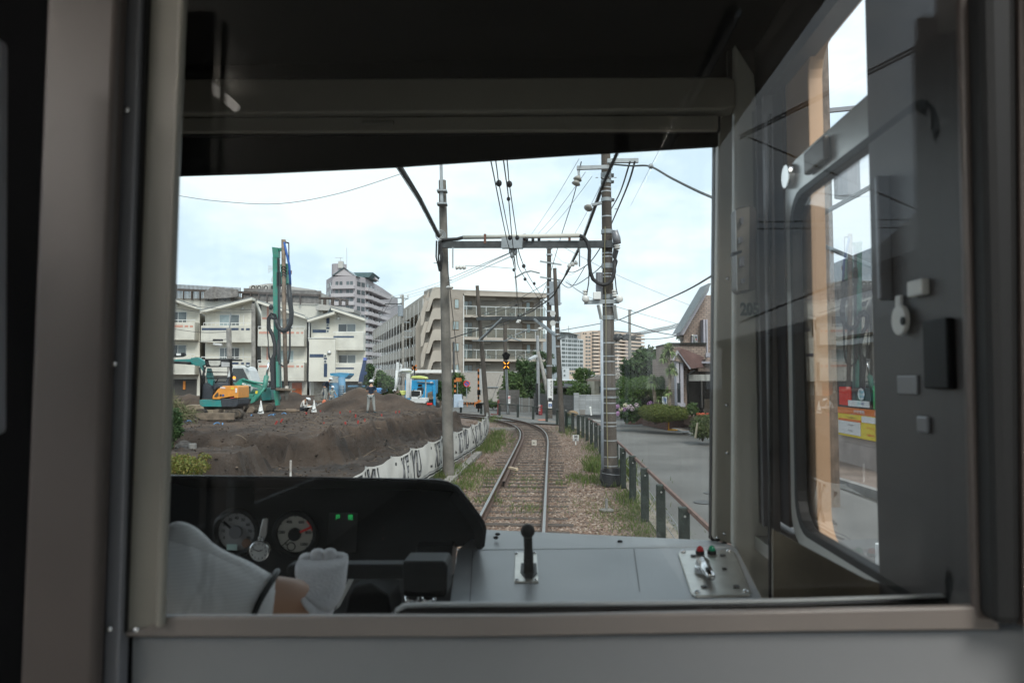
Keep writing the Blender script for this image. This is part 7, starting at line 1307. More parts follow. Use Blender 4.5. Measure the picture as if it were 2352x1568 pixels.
def ptube(z, pts, d, r, name, mat, parent, **k): return MB().tube([P(*z(*p[:2]), p[2] if len(p) > 2 else d) for p in pts], r, 8).build(name, mat, parent, smooth=True, **k)
def crawler(z, x0, y0, x1, y1, d, w, parent):
    ym = (y0 + y1) / 2; r = (y1 - y0) / 2; pts = [(x0 + r + r * math.cos(a), ym + r * math.sin(a)) for a in [math.pi * (.5 + k / 8) for k in range(9)]] + [(x1 - r + r * math.cos(a), ym + r * math.sin(a)) for a in [math.pi * (1.5 + k / 8) for k in range(9)]]
    t = poly(z, pts, d, w, 'track', m_trk, parent)
    ins = [(x0 + (x - x0) * .80 + (x1 - x0) * .1 if False else (x0 + x1) / 2 + (x - (x0 + x1) / 2) * .86, ym + (y - ym) * .62) for x, y in pts]
    poly(z, ins, d - .03, .04, 'track_frame', m_mud, t)
    for x in (x0 + r, x1 - r): MB().disc(P(*z(x, ym), d - .05), (0, -1, 0), r * .62 * .25 * d / F * (.6 if False else .55), .04, 14).build('sprocket', m_trk, t)
    return t
# ---- mini excavator, orange and teal
a = zA1; d = 30.5; ex = thing('mini_excavator', G(*a(870, 1170), MESA), 'teal and orange mini excavator with black canopy and dozer blade, nearest at left', 'excavator')
crawler(a, 1045, 1000, 1278, 1165, d - .6, .35, ex); crawler(a, 535, 1000, 700, 1120, d + .8, .35, ex)
poly(a, [(505, 1062), (1168, 1065), (1160, 1172), (640, 1172), (560, 1110)], d - 1.0, .12, 'dozer_blade', m_mud, ex, bevel=.01); poly(a, [(830, 1010), (920, 1010), (915, 1062), (835, 1062)], d - .8, .5, 'blade_arm', m_mud, ex); poly(a, [(680, 965), (1180, 965), (1180, 1010), (700, 1010)], d - .1, .9, 'undercarriage', m_trk, ex)
poly(a, [(618, 856), (950, 852), (968, 968), (660, 965), (620, 935)], d - .5, 1.3, 'deck_skirt', m_teal, ex, bevel=.02); poly(a, [(945, 835), (1230, 838), (1226, 930), (1195, 968), (965, 970)], d - .52, 1.3, 'counterweight', m_dkp, ex, bevel=.03)
ob = poly(a, [(820, 848), (822, 800), (905, 690), (985, 640), (1205, 632), (1225, 655), (1228, 830), (1165, 830), (1160, 800), (950, 835), (940, 850)], d - .55, 1.25, 'engine_cover', m_orp, ex, bevel=.03); poly(a, [(845, 808), (880, 760), (910, 738), (918, 790), (890, 815)], d - .565, .03, 'vent', m_trk, ob)
t = MB(); text(t, 'F936', P(*a(985, 670), d - .57), EX, EZ, .105, .004); t.build('lettering', m_white, ob); poly(a, [(1110, 662), (1155, 662), (1155, 690), (1110, 690)], d - .57, .02, 'yellow_sticker', ye, ob); poly(a, [(1180, 676), (1206, 676), (1206, 745), (1180, 745)], d - .57, .02, 'white_sticker', wt_, ob); poly(a, [(1095, 832), (1170, 828), (1150, 822), (1110, 824)], d - .58, .02, 'red_reflector', m_red, ex)
for x, c in ((950, m_dkp), (990, bl_)): MB().disc(P(*a(x, 785), d - .565), (0, -1, 0), .045, .008, 16).build('round_sticker', c, ob)
# canopy and posts
poly(a, [(700, 240), (730, 220), (1090, 225), (1120, 248), (1130, 350), (1115, 355), (1095, 345), (720, 345)], d - .5, .08, 'canopy_face', m_black, ex); poly(a, [(762, 240), (945, 242), (945, 300), (915, 325), (795, 325), (770, 300)], d - .53, .03, 'canopy_window', M('pale_window', (.50, .49, .44), .4), ex); poly(a, [(962, 262), (1092, 270), (1092, 338), (962, 338)], d - .53, .02, 'warning_plate', M('plate_grey', (.42, .42, .42)), ex); MB().obox(P(*a(700, 240), d - .5), (P(*a(1120, 240), d).x - P(*a(700, 240), d).x, 0, 0), (0, 1.2, 0), (0, 0, .07)).build('canopy_roof', m_black, ex, bevel=.02)
for pts, w in (([(705, 340), (660, 560), (640, 850)], .05), ([(1110, 340), (1120, 460), (1120, 640)], .055)): ptube(a, pts, d - .45, w, 'canopy_post', m_black, ex)
for pts in ([(700, 340), (690, 600), (690, 800)], [(1000, 255), (1115, 370)], [(735, 420), (895, 425), (1070, 428)], [(730, 520), (885, 520), (1060, 515)]): ptube(a, pts, d - .1, .018, 'hand_bar', m_black, ex)
poly(a, [(650, 840), (655, 620), (720, 590), (800, 640), (830, 720), (815, 845)], d - .3, .7, 'floor_console', m_dkp, ex); poly(a, [(1010, 620), (1045, 520), (1070, 490), (1095, 510), (1075, 620)], d - .1, .5, 'seat_back', m_dkp, ex, bevel=.03); poly(a, [(830, 620), (900, 590), (1100, 600), (1100, 640), (900, 660), (840, 720)], d - .2, .5, 'seat', m_dkp, ex, bevel=.02); ptube(a, [(870, 590), (900, 550), (915, 515)], d - .2, .022, 'control_lever', m_black, ex); poly(a, [(680, 600), (760, 600), (775, 730), (690, 720)], d - .25, .3, 'side_console', m_hose, ex)
MB().cyl(P(*a(1158, 545), d), P(*a(1158, 520), d), .07, n=12).build('beacon_base', m_white, ex); MB().ell(P(*a(1158, 520), d), .075, .075, .085, 14, 8, -.2).build('beacon_lamp', M('beacon_orange', (.85, .28, .02), .3, var=0, emit=((1, .35, .03), .8)), ex, smooth=True)
# boom and arm
bm = MB().prism([P(*a(*p), d - .1) for p in ((735, 360), (775, 360), (835, 560), (820, 640), (760, 640), (745, 560), (720, 480))], (0, .22, 0)); bm.build('boom', m_teal, ex, bevel=.015)
poly(a, [(480, 200), (590, 190), (705, 260), (710, 300), (660, 330), (690, 430), (680, 430), (620, 330), (560, 325), (505, 300), (480, 260)], d - .1, .2, 'boom_head', m_teal, ex, bevel=.012); poly(a, [(60, 235), (480, 215), (500, 245), (500, 310), (440, 305), (170, 270), (60, 330)], d - .05, .18, 'arm', m_teal, ex, bevel=.012)
ptube(a, [(150, 268), (480, 282)], d - .16, .055, 'arm_cylinder', m_hose, ex); poly(a, [(60, 160), (180, 135), (380, 120), (392, 165), (330, 185), (190, 190), (130, 240), (60, 250)], d + .05, .15, 'bucket_linkage', m_hose, ex); poly(a, [(255, 130), (325, 128), (325, 162), (258, 165)], d + .03, .02, 'white_plate', wt_, ex); ptube(a, [(620, 350), (640, 480), (660, 560)], d - .2, .04, 'boom_cylinder', m_hose, ex)
poly(a, [(552, 720), (655, 715), (655, 930), (570, 932), (552, 900)], d + .9, .3, 'second_blade', m_teal, ex) if False else None
# ---- drill rig, teal
d = 39; rg = thing('drill_rig', G(*a(1780, 1060), MESA), 'tall teal drilling rig with hanging black hoses and rotary drive head', 'drilling rig')
crawler(a, 1290, 910, 1775, 1055, d - .6, .5, rg); crawler(a, 1215, 900, 1700, 1010, d + 1.2, .5, rg)
poly(a, [(1130, 590), (1200, 590), (1320, 640), (1320, 770), (1460, 770), (1460, 850), (1130, 850)], d, 2.0, 'body', m_tealg, rg, bevel=.04); poly(a, [(1570, 680), (1720, 660), (1760, 860), (1600, 870)], d - .2, 1.5, 'mast_base', m_teal, rg, bevel=.02); poly(a, [(1230, 840), (1760, 840), (1760, 900), (1230, 900)], d + .1, 1.6, 'turntable', m_trk, rg)
cb = poly(a, [(1050, 590), (1060, 470), (1110, 330), (1250, 320), (1350, 340), (1390, 400), (1440, 560), (1455, 690), (1420, 740), (1320, 760), (1320, 640), (1200, 590)], d + .8, 1.4, 'cab', m_whp, rg, bevel=.04); poly(a, [(1140, 365), (1300, 365), (1385, 540), (1385, 580), (1140, 580)], d + .76, .05, 'cab_window', m_pane, cb); poly(a, [(1320, 650), (1420, 620), (1415, 730), (1320, 745)], d + .74, .05, 'lower_window', m_pane, cb); poly(a, [(1470, 580), (1500, 565), (1620, 590), (1610, 640), (1450, 650)], d + .3, 1.0, 'hood', M('hood_cream', (.55, .52, .44), .5), rg, bevel=.04); MB().ell(P(*a(1375, 325), d + .6), .14, .1, .08, 8, 6).build('work_lamp', m_galv, cb)
# small digger arm standing before the rig
sk = thing('mini_excavator', G(*a(1400, 1090), MESA), 'green digger arm with muddy bucket, left of a white traffic cone', 'excavator'); ds = d - 1.6
poly(a, [(1180, 600), (1240, 540), (1300, 515), (1330, 545), (1480, 590), (1560, 620), (1590, 660), (1570, 690), (1480, 660), (1330, 620), (1270, 625), (1225, 690)], ds, .22, 'boom', m_tealg, sk, bevel=.015); poly(a, [(1540, 680), (1590, 655), (1600, 690), (1530, 860), (1440, 910), (1415, 915), (1425, 850), (1500, 760)], ds - .05, .2, 'arm', m_tealg, sk, bevel=.015); ptube(a, [(1290, 535), (1470, 580), (1620, 600)], ds - .05, .05, 'boom_cylinder', m_tealg, sk); ptube(a, [(1640, 670), (1560, 780), (1510, 870)], ds - .1, .06, 'bucket_cylinder', m_tealg, sk); poly(a, [(1320, 1100), (1400, 965), (1440, 960), (1478, 1010), (1470, 1045), (1380, 1095)], ds - .15, .5, 'bucket', m_mud, sk, bevel=.02); poly(a, [(1500, 715), (1535, 720), (1520, 765), (1492, 755)], ds - .07, .02, 'yellow_sticker', ye, sk); t = MB(); text(t, 'SK-666', P(*a(1370, 622), ds - .01), Vector((1, 0, -.2)), EZ, .13, .004); t.build('lettering', m_white, sk); MB().disc(P(*a(1302, 606), ds), (0, -1, 0), .05, .01, 14).build('emblem', m_white, sk); poly(a, [(1170, 640), (1230, 690), (1300, 640), (1320, 700), (1320, 770), (1170, 770)], ds + .2, .8, 'swing_frame', m_tealg, sk, bevel=.03); crawler(a, 1215, 905, 1330, 1060, ds + .6, .4, sk)
# mast
z = zZ1; ms = poly(z, [(862, 250), (900, 250), (920, 1290), (876, 1290)], d - .5, .35, 'mast', m_tealg, rg, bevel=.01); poly(z, [(858, 172), (905, 178), (905, 252), (866, 252)], d - .52, .4, 'mast_head', m_tealg, ms); poly(z, [(905, 180), (940, 178), (940, 202), (905, 200)], d - .4, .2, 'head_arm', m_tealg, ms); poly(z, [(900, 260), (912, 260), (920, 1290), (908, 1290)], d - .6, .2, 'guide_rail', m_hose, ms); MB().ell(P(*z(850, 644), d - .6), .12, .12, .14, 10, 8).build('hose_reel', m_hose, ms)
hdv = poly(z, [(922, 305), (978, 300), (980, 455), (965, 465), (930, 462)], d - .7, .45, 'drive_head', m_tealg, rg, bevel=.03); poly(z, [(895, 370), (925, 365), (925, 470), (895, 480)], d - .6, .4, 'carriage', m_hose, hdv); poly(z, [(985, 355), (1010, 355), (1008, 385), (985, 385)], d - .75, .1, 'swivel', M('swivel_red', (.22, .06, .04), .6), hdv)
for y in (330, 352, 375, 395): ptube(z, [(932, y + 10), (945, y - 8), (965, y), (972, y + 14)], d - .95, .03, 'head_hose', m_hose, hdv)
ptube(z, [(948, 115), (950, 300), (955, 700), (968, 1260)], d - .85, .11, 'drill_rod', m_rod, rg); ptube(z, [(973, 1260), (974, 1370)], d - .85, .1, 'rod_tip', M('rod_pale', (.35, .32, .28), .7), rg); MB().cyl(P(*z(965, 1295), d - .85), P(*z(966, 1280), d - .85), .5, n=14).build('mud_collar', m_mud, rg); poly(z, [(938, 112), (958, 112), (958, 185), (938, 185)], d - .8, .2, 'rod_head', m_hose, rg); ptube(z, [(950, 130), (990, 142)], d - .75, .04, 'head_bar', m_hose, rg)
ptube(z, [(953, 135), (975, 230), (995, 320), (1003, 470)], d - .9, .06, 'blue_hose', M('hose_blue', (.02, .10, .36), .5, var=0), rg); ptube(z, [(990, 142), (992, 290), (1000, 480)], d - .8, .03, 'air_line', m_hose, rg)
ptube(z, [(990, 470), (1000, 600), (1012, 690), (1005, 770), (975, 820), (945, 828), (915, 812), (898, 770), (890, 740)], d - 1.0, .125, 'hanging_hose', m_hose, rg); ptube(z, [(1003, 470), (1000, 700), (998, 1000), (985, 1080), (950, 1108), (915, 1085), (905, 1040), (905, 900)], d - .8, .05, 'hanging_hose', m_hose, rg); ptube(z, [(890, 735), (850, 720), (832, 745), (835, 810), (862, 860), (880, 930), (880, 1010), (858, 1060), (855, 1150)], d - .8, .10, 'hanging_hose', m_hose, rg)
for k in range(4): ptube(z, [(905, 780 - k * 6), (890, 715 - k * 5), (850, 698 - k * 3), (822, 730), (820, 800), (828, 900), (832, 1000 + k * 10), (845, 1060)], d - .75 - k * .05, .03, 'bundle_hose', m_hose, rg)
poly(z, [(840, 1040), (870, 1040), (880, 1290), (850, 1290)], d - .9, .3, 'hose_guide', m_hose, rg); poly(z, [(888, 1070), (908, 1070), (912, 1270), (890, 1270)], d - .85, .25, 'ram', m_tealg, rg, bevel=.02); ptube(z, [(836, 1075), (816, 1180)], d - .9, .06, 'rod', m_chrome, rg); ptube(z, [(816, 1180), (800, 1270), (790, 1300)], d - .9, .13, 'stay_cylinder', m_tealg, rg); poly(z, [(870, 1300), (908, 1300), (908, 1410), (885, 1415)], d - .9, .3, 'foot_plate', m_tealg, rg); poly(z, [(880, 1270), (995, 1290), (985, 1310), (890, 1320)], d - .6, .4, 'clamp', m_mud, rg)
# auger lying on the soil
au = thing('auger', G(*a(2000, 1040), MESA), 'rusty drill auger rod with spiral flights lying on the soil', 'auger'); da = 38.2; ptube(a, [(1800, 1020), (2200, 1030)], da, .05, 'shaft', m_rod, au)
b = MB()
for i in range(9): q = P(*a(1985 + i * 18, 1030), da); b.ring(q, (1, .25, 0), .10, .028, 12, 5)
b.build('flight', m_rod, au)
tag(MB().obox(P(*a(400, 1060), 34), (1.5, 0, 0), (0, .8, 0), (0, 0, .35)).build('timber_baulks', M('timber_mud', (.26, .21, .15), .9, var=.3, scale=5)), 'muddy timber baulks lying behind the orange excavator', 'timber')
# white traffic cones
def cone(label, zz, x, yb, yt, d):
    o = thing('traffic_cone', P(*zz(x, yb), d), label, 'traffic cone', 'white cones on the site'); b = P(*zz(x, yb), d); t_ = P(*zz(x, yt), d); h = t_.z - b.z; MB().tube([b + EZ * h * .24, b + EZ * h * .8, t_], [h * .17, h * .06, h * .035], 16).build('body', m_white, o, smooth=True, auto=40); MB().tube([b, b + EZ * h * .06, b + EZ * h * .24], [h * .235, h * .225, h * .19], 4).build('base', m_white, o); MB().prism([b + Vector((sx * h * .175, -h * .2, h * zz_)) for sx, zz_ in ((-1, .30), (0, .20), (1, .30), (1, .24), (0, .14), (-1, .24))], (0, .02, 0)).build('chevron', m_blackm, o)
    t = MB()
    for i in range(5): text(t, '安全第一!'[i], b + Vector((0, -h * .13, h * (.78 - i * .085))), EX, EZ, h * .07)
    t.build('lettering', M('ink_grey', (.10, .13, .15), .6), o); MB().ell(t_, h * .03, h * .03, h * .045, 8, 6).build('knob', m_galvd, o); return o
cone('white cone with lettering in front of the drill rig tracks', a, 1580, 1090, 868, 36); cone('white cone with lettering right of the crouching man', zA2, 455, 1048, 862, 37)
# ---- blue grout silo, hopper and pump
z = zA2; d = 47; si = thing('grout_silo', P(*z(800, 870), d), 'pale blue cement silo with blue hopper on top, behind two workers', 'silo'); c = P(*z(815, 860), d); r = 118 * .14648 * d / F
MB().cyl(c, P(*z(815, 585), d), r, n=26).build('tank', m_blued, si, smooth=True, auto=40); MB().prism([P(*z(*p), d - r) for p in [(785 + 98 * math.cos(t_), 588 - 105 * math.sin(t_)) for t_ in [math.pi * k / 12 for k in range(13)]]], (0, r, 0)).build('dome_front', M('silo_grey', (.36, .37, .36), .7, var=.2), si); poly(z, [(705, 440), (860, 430), (998, 440), (995, 470), (930, 530), (890, 530), (850, 490), (712, 478)], d - .5, 1.6, 'hopper', M('hopper_blue', (.05, .25, .42), .5, var=.15), si); MB().tube([P(*z(890, 500), d - r), P(*z(895, 740), d - r), P(*z(895, 800), d - r)], .22, 10).build('feed_pipe', m_blued, si, smooth=True); poly(z, [(865, 640), (935, 640), (930, 860), (860, 860)], d - r - .1, .2, 'ladder_panel', m_blued, si)
for i in range(6): ptube(z, [(850, 640 + i * 28), (930, 640 + i * 28)], d - r - .2, .03, 'rung', m_galv, si)
poly(z, [(785, 750), (830, 750), (830, 870), (785, 870)], d - r, .3, 'control_panel', M('panel_blue', (.12, .30, .48), .6), si)
pf = thing('pump_platform', P(*z(620, 1000), 43), 'grey pump and work platform with orange hoses beneath the worker in the navy jacket', 'pump'); poly(z, [(480, 872), (720, 872), (720, 895), (480, 895)], 42.5, 1.6, 'deck', m_mud, pf)
for x in (490, 560, 640): ptube(z, [(x, 890), (x + 5, 990)], 42.6, .03, 'leg', m_galv, pf)
for pts in ([(625, 860), (605, 900), (598, 960), (605, 1000)], [(490, 985), (520, 1025), (580, 1025), (610, 1000)]): ptube(z, pts, 42.2, .09, 'orange_hose', M('hose_orange', (.60, .16, .08), .6, var=.1), pf)
ptube(z, [(490, 980), (520, 940), (560, 920), (640, 925)], 42.3, .06, 'grey_hose', m_poleg, pf); poly(z, [(640, 905), (700, 905), (700, 1000), (640, 1000)], 42.4, .6, 'pump_body', m_galv, pf); MB().ell(P(*z(695, 950), 42.0), .16, .14, .3, 10, 8).build('white_drum', m_whp, pf, smooth=True); poly(z, [(460, 800), (560, 800), (560, 870), (460, 870)], 44.5, .8, 'mixer_tank', M('tank_brown', (.17, .16, .14), .8), pf); ptube(z, [(600, 690), (575, 760), (565, 820), (590, 840)], 43.5, .05, 'hose', m_poleg, pf); poly(z, [(505, 995), (600, 975), (605, 1010), (510, 1015)], 42.5, .3, 'orange_tray', m_org, pf)
bagm = M('sack_white', (.55, .50, .44), .9, var=.1); o = tag(poly(z, [(870, 845), (905, 770), (935, 740), (998, 765), (960, 780), (940, 800), (900, 830)], 44, .5, 'sack', bagm, None, bevel=.04), 'crumpled white sack between the silo and the soil heap', 'sack')
# ---- dark blue truck crane behind the heap
tc_ = thing('truck_crane', P(*z(1180, 640), 49), 'truck with a dark blue crane boom raised behind the soil heap', 'truck'); bmm = M('crane_blue', (.02, .045, .12), .45, var=.1); poly(z, [(1145, 590), (1210, 590), (1272, 215), (1225, 220), (1200, 350), (1165, 480)], 49, .35, 'crane_boom', bmm, tc_, bevel=.02); poly(z, [(1228, 195), (1272, 195), (1272, 240), (1228, 240)], 48.95, .45, 'boom_head', M('crane_violet', (.12, .17, .50), .45), tc_); poly(z, [(1145, 575), (1208, 575), (1200, 600), (1150, 605)], 48.9, .4, 'boom_foot', m_poleg, tc_); poly(z, [(1150, 600), (1195, 600), (1195, 640), (1150, 640)], 48.9, .5, 'hook', m_hose, tc_); poly(z, [(985, 632), (1200, 632), (1200, 655), (985, 655)], 49.2, 1.2, 'truck_bed', m_blued, tc_); MB().disc(P(*z(1258, 440), 48.6), (0, -1, 0), .12, .05, 14).build('hook_block', bmm, tc_); ptube(z, [(1275, 210), (1445, 207)], 49.1, .03, 'stay', m_galvd, tc_)
cbx = poly(z, [(1395, 690), (1425, 670), (1465, 690), (1480, 760), (1395, 760)], 48.5, 1.6, 'cab', M('cab_blue', (.04, .22, .50), .4), tc_, bevel=.04); poly(z, [(1400, 725), (1445, 715), (1440, 752), (1400, 750)], 48.45, .1, 'windscreen', m_panec, cbx); poly(z, [(1508, 690), (1595, 688), (1598, 725), (1510, 760)], 48.4, .2, 'wing_mirror', m_pane, cbx); ptube(z, [(1480, 740), (1510, 730)], 48.5, .03, 'mirror_arm', m_hose, cbx)
# ---- white mini excavator with yellow canopy
d = 44; we = thing('mini_excavator', P(*z(2090, 930), d), 'white mini excavator with pale yellow canopy and raised boom behind the soil heap', 'excavator')
poly(z, [(1955, 865), (1975, 820), (2215, 830), (2222, 880), (2200, 915), (2010, 905)], d - .3, 1.2, 'counterweight', m_whp, we, bevel=.03); poly(z, [(1965, 770), (1980, 710), (2130, 710), (2130, 800), (2080, 830), (1965, 840)], d - .2, .9, 'engine_cover', m_whp, we, bevel=.03); poly(z, [(1978, 715), (2120, 720), (2110, 800), (1980, 800)], d - .24, .1, 'console', m_hose, we); poly(z, [(1790, 715), (1895, 710), (1890, 780), (1830, 790)], d + .6, .8, 'yellow_cover', m_yelp, we, bevel=.04)
poly(z, [(1970, 505), (2000, 485), (2090, 478), (2190, 495), (2210, 528), (2090, 522), (1980, 515)], d - .4, 1.4, 'canopy', m_yelp, we, bevel=.03)
for x in (1978, 2205): ptube(z, [(x, 515), (x - (8 if x < 2100 else -2), 715 if x < 2100 else 720), (x - 5, 840)], d - (.3 if x < 2100 else -.6), .035, 'canopy_post', m_whp, we)
poly(z, [(2065, 760), (2075, 665), (2150, 660), (2165, 770)], d + .1, .3, 'seat_back', m_hose, we, bevel=.04); poly(z, [(2080, 655), (2088, 610), (2145, 612), (2150, 655)], d + .1, .2, 'headrest', m_hose, we, bevel=.03); ptube(z, [(2125, 712), (2130, 790), (2100, 800), (2095, 830)], d - .3, .03, 'hand_rail', m_whp, we)
for pts in ([(2175, 720), (2165, 650)], [(2010, 720), (2030, 680)]): ptube(z, pts, d - .2, .02, 'control_lever', m_hose, we)
poly(z, [(1890, 830), (1900, 450), (1960, 450), (1955, 830)], d + .2, .3, 'boom', m_whp, we, bevel=.02); poly(z, [(1735, 440), (1742, 268), (1780, 268), (1785, 430)], d + .5, .25, 'arm', m_whp, we, bevel=.015); poly(z, [(1785, 440), (1800, 370), (1880, 360), (1975, 380), (1985, 450), (1890, 440)], d + .3, .3, 'boom_elbow', m_whp, we, bevel=.02); ptube(z, [(1755, 400), (1745, 600), (1730, 710)], d + .4, .085, 'arm_cylinder', m_whp, we); ptube(z, [(1790, 420), (1830, 400), (1985, 395)], d + .2, .06, 'boom_cylinder', m_whp, we); poly(z, [(1690, 715), (1780, 700), (1790, 745), (1720, 760)], d + .4, .4, 'bucket', m_mud, we); ptube(z, [(1800, 310), (1830, 310), (1825, 350), (1800, 400)], d + .4, .045, 'link', m_whp, we); ptube(z, [(1690, 722), (1720, 700), (1740, 720)], d + .3, .05, 'link', m_whp, we); crawler(z, 1990, 905, 2215, 1010, d - .4, .4, we)
# ---- blue dump truck
d = 56; dt = thing('dump_truck', P(*z(2250, 1010), d), 'bright blue dump truck body behind the yellow canopied excavator', 'truck'); poly(z, [(1880, 550), (2350, 545), (2345, 760), (2200, 860), (1880, 860)], d, 2.4, 'dump_body', m_bluep, dt, bevel=.03); poly(z, [(2235, 745), (2310, 720), (2310, 850), (2235, 850)], d - .1, .1, 'rusty_gate', m_mud, dt); poly(z, [(2225, 850), (2345, 850), (2345, 1000), (2230, 940)], d, 1.8, 'chassis', m_hose, dt); poly(z, [(2225, 905), (2310, 905), (2310, 935), (2225, 935)], d - .1, .1, 'tail_lamp', m_red, dt); poly(z, [(2075, 565), (2330, 585), (2330, 598), (2075, 575)], d - .15, .15, 'side_bar', m_galv, dt); poly(z, [(2275, 570), (2310, 568), (2310, 592), (2278, 594)], d - .2, .15, 'side_lamp', m_whp, dt); poly(z, [(2320, 640), (2360, 610), (2358, 1000), (2330, 1020)], d - .2, .4, 'mud_flap', m_bluep, dt)
for x in (2270, 2335): MB().cyl(P(*z(x, 975), d), P(*z(x, 975), d + .3), .45, n=18).build('wheel', m_hose, dt)
# ============================================================ people
m_skin = M('skin', (.50, .28, .18), .5, var=.06, scale=8); m_hair = M('hair_black', (.012, .010, .009), .6); m_navys = M('shirt_navy', (.012, .022, .045), .85, var=.2, scale=6); m_gtr = M('trousers_grey', (.30, .31, .30), .9, var=.12, scale=8, bump=.3, bscale=25); m_gsh = M('shirt_grey_green', (.30, .32, .30), .9, var=.1, scale=8, bump=.3, bscale=25); m_wsh = M('shirt_white', (.58, .56, .53), .9, var=.06, scale=8, bump=.3, bscale=20); m_dtr = M('trousers_dark', (.02, .022, .028), .9, var=.2); m_helm = M('helmet_white', (.72, .73, .74), .3, var=0)
def skinned(name, J, E, mat, parent, Mx, sub=2):
    names = list(J); me = bpy.data.meshes.new(name); pl_ = WL[parent.name]
    vs = [Mx @ Vector(J[k][:3]) - pl_ for k in names]; me.from_pydata([tuple(v) for v in vs], [(names.index(a), names.index(b)) for a, b in E], []); me.materials.append(mat)
    o = bpy.data.objects.new(name, me); COL.objects.link(o); o.parent = parent; m = o.modifiers.new('skin', 'SKIN'); m.use_smooth_shade = True; sv = me.skin_vertices[0].data; s = Mx.to_scale()[0]
    for i, k in enumerate(names):
        r = J[k][3]; r2 = J[k][4] if len(J[k]) > 4 else r; sv[i].radius = (r * s, r2 * s); sv[i].use_root = (i == 0)
    mm = o.modifiers.new('sub', 'SUBSURF'); mm.levels = sub; mm.render_levels = sub; WL[o.name] = pl_; return o
def chainE(*c): return [(a, b) for a, b in zip(c[:-1], c[1:])]
def worker(label, foot, s, face, J, shirt, trouser, shirt_arm=1, boots=None, look=(0, 1, 0), hat=True):
    """J: joints in metres, x to the viewer's right, y away from the viewer when face=0"""
    o = thing('person', foot, label, 'person'); Mx = Matrix.Translation(Vector(foot)) @ Matrix.Rotation(face, 4, 'Z') @ Matrix.Scale(s, 4)
    bodyE = chainE('pelvis', 'waist', 'chest', 'neck', 'head') + [('chest', 'shL'), ('chest', 'shR')] + chainE('shL', 'elL', 'wrL', 'haL') + chainE('shR', 'elR', 'wrR', 'haR') + [('pelvis', 'hipL'), ('pelvis', 'hipR')] + chainE('hipL', 'knL', 'anL', 'toL') + chainE('hipR', 'knR', 'anR', 'toR')
    rad = dict(pelvis=(.13, .10), waist=(.12, .09), chest=(.145, .10), neck=(.05,), head=(.075,), shL=(.06,), shR=(.06,), elL=(.04,), elR=(.04,), wrL=(.03,), wrR=(.03,), haL=(.035,), haR=(.035,), hipL=(.085,), hipR=(.085,), knL=(.055,), knR=(.055,), anL=(.04,), anR=(.04,), toL=(.035,), toR=(.035,))
    full = {k: (*J[k], *rad[k]) for k in rad}; skinned('body', full, bodyE, m_skin, o, Mx)
    gr = lambda ks, f: {k: (*J[k], *[f * r for r in rad[k]]) for k in ks}
    top = ['chest', 'waist', 'pelvis', 'shL', 'shR', 'elL', 'elR'] + (['wrL', 'wrR'] if shirt_arm > 1 else []); J2 = gr(top, 1.18); nk = Vector(J['chest']).lerp(Vector(J['neck']), .6); J2['collar'] = (*nk, .07)
    if shirt_arm == 1:
        for q in ('L', 'R'): v = Vector(J['sh' + q]).lerp(Vector(J['el' + q]), .8); J2['el' + q] = (*v, .062)
    e_ = chainE('chest', 'waist', 'pelvis') + [('chest', 'collar'), ('chest', 'shL'), ('chest', 'shR'), ('shL', 'elL'), ('shR', 'elR')] + ([('elL', 'wrL'), ('elR', 'wrR')] if shirt_arm > 1 else []); skinned('shirt', J2, e_, shirt, o, Mx)
    J3 = gr(['pelvis', 'hipL', 'hipR', 'knL', 'knR', 'anL', 'anR'], 1.5); J3['pelvis'] = (*J['pelvis'], .15, .12); skinned('trousers', J3, [('pelvis', 'hipL'), ('pelvis', 'hipR')] + chainE('hipL', 'knL', 'anL') + chainE('hipR', 'knR', 'anR'), trouser, o, Mx)
    for q in ('L', 'R'):
        a_, t_ = Vector(J['an' + q]), Vector(J['to' + q]); b_ = MB(); ds_ = (t_ - a_).normalized(); b_.tube([Mx @ (a_ - ds_ * .03 - EZ * .035), Mx @ (a_.lerp(t_, .5) - EZ * .03), Mx @ (t_ + ds_ * .05)], [.045 * s, .05 * s, .03 * s], 8); b_.build('shoe', boots or m_dkp, o, smooth=True)
    h = Mx @ Vector(J['head']); up = (Vector(J['head']) - Vector(J['neck'])).normalized(); up = (Mx.to_3x3() @ up).normalized(); fw = (Mx.to_3x3() @ Vector(look)).normalized()
    MB().ell(h + up * .015 * s - fw * .01 * s, .098 * s, .10 * s, .10 * s, 14, 8).build('hair', m_hair, o, smooth=True)
    side = fw.cross(up).normalized(); MB().ell(h + fw * .105 * s - up * .01 * s, .014 * s, .02 * s, .02 * s, 8, 6).build('nose', m_skin, o, smooth=True)
    for sg in (-1, 1): MB().ell(h + side * .098 * s * sg - up * .01 * s, .015 * s, .02 * s, .03 * s, 8, 6).build('ear', m_skin, o, smooth=True)
    if hat:
        c = h + up * .05 * s; x, y = side, fw; V = []; Fc = []; n = 18
        for j in range(7):
            t_ = math.pi / 2 * j / 6
            for k in range(n): an = 2 * math.pi * k / n; V.append(c + (x * math.cos(an) * .128 + y * math.sin(an) * .145) * math.cos(t_) * s + up * (.125 * math.sin(t_) * s))
        for j in range(6): Fc += [(j * n + k, j * n + (k + 1) % n, (j + 1) * n + (k + 1) % n, (j + 1) * n + k) for k in range(n)]
        hm = MB().add(V, Fc).build('helmet', m_helm, o, smooth=True); V = []
        for k in range(n): an = 2 * math.pi * k / n; e1 = .045 if math.sin(an) > .2 else .012; dr = x * math.cos(an) + y * math.sin(an); base = c + (x * math.cos(an) * .126 + y * math.sin(an) * .143) * s; V += [base + up * .006 * s, base + dr * e1 * s - up * .006 * s, base - up * .008 * s]
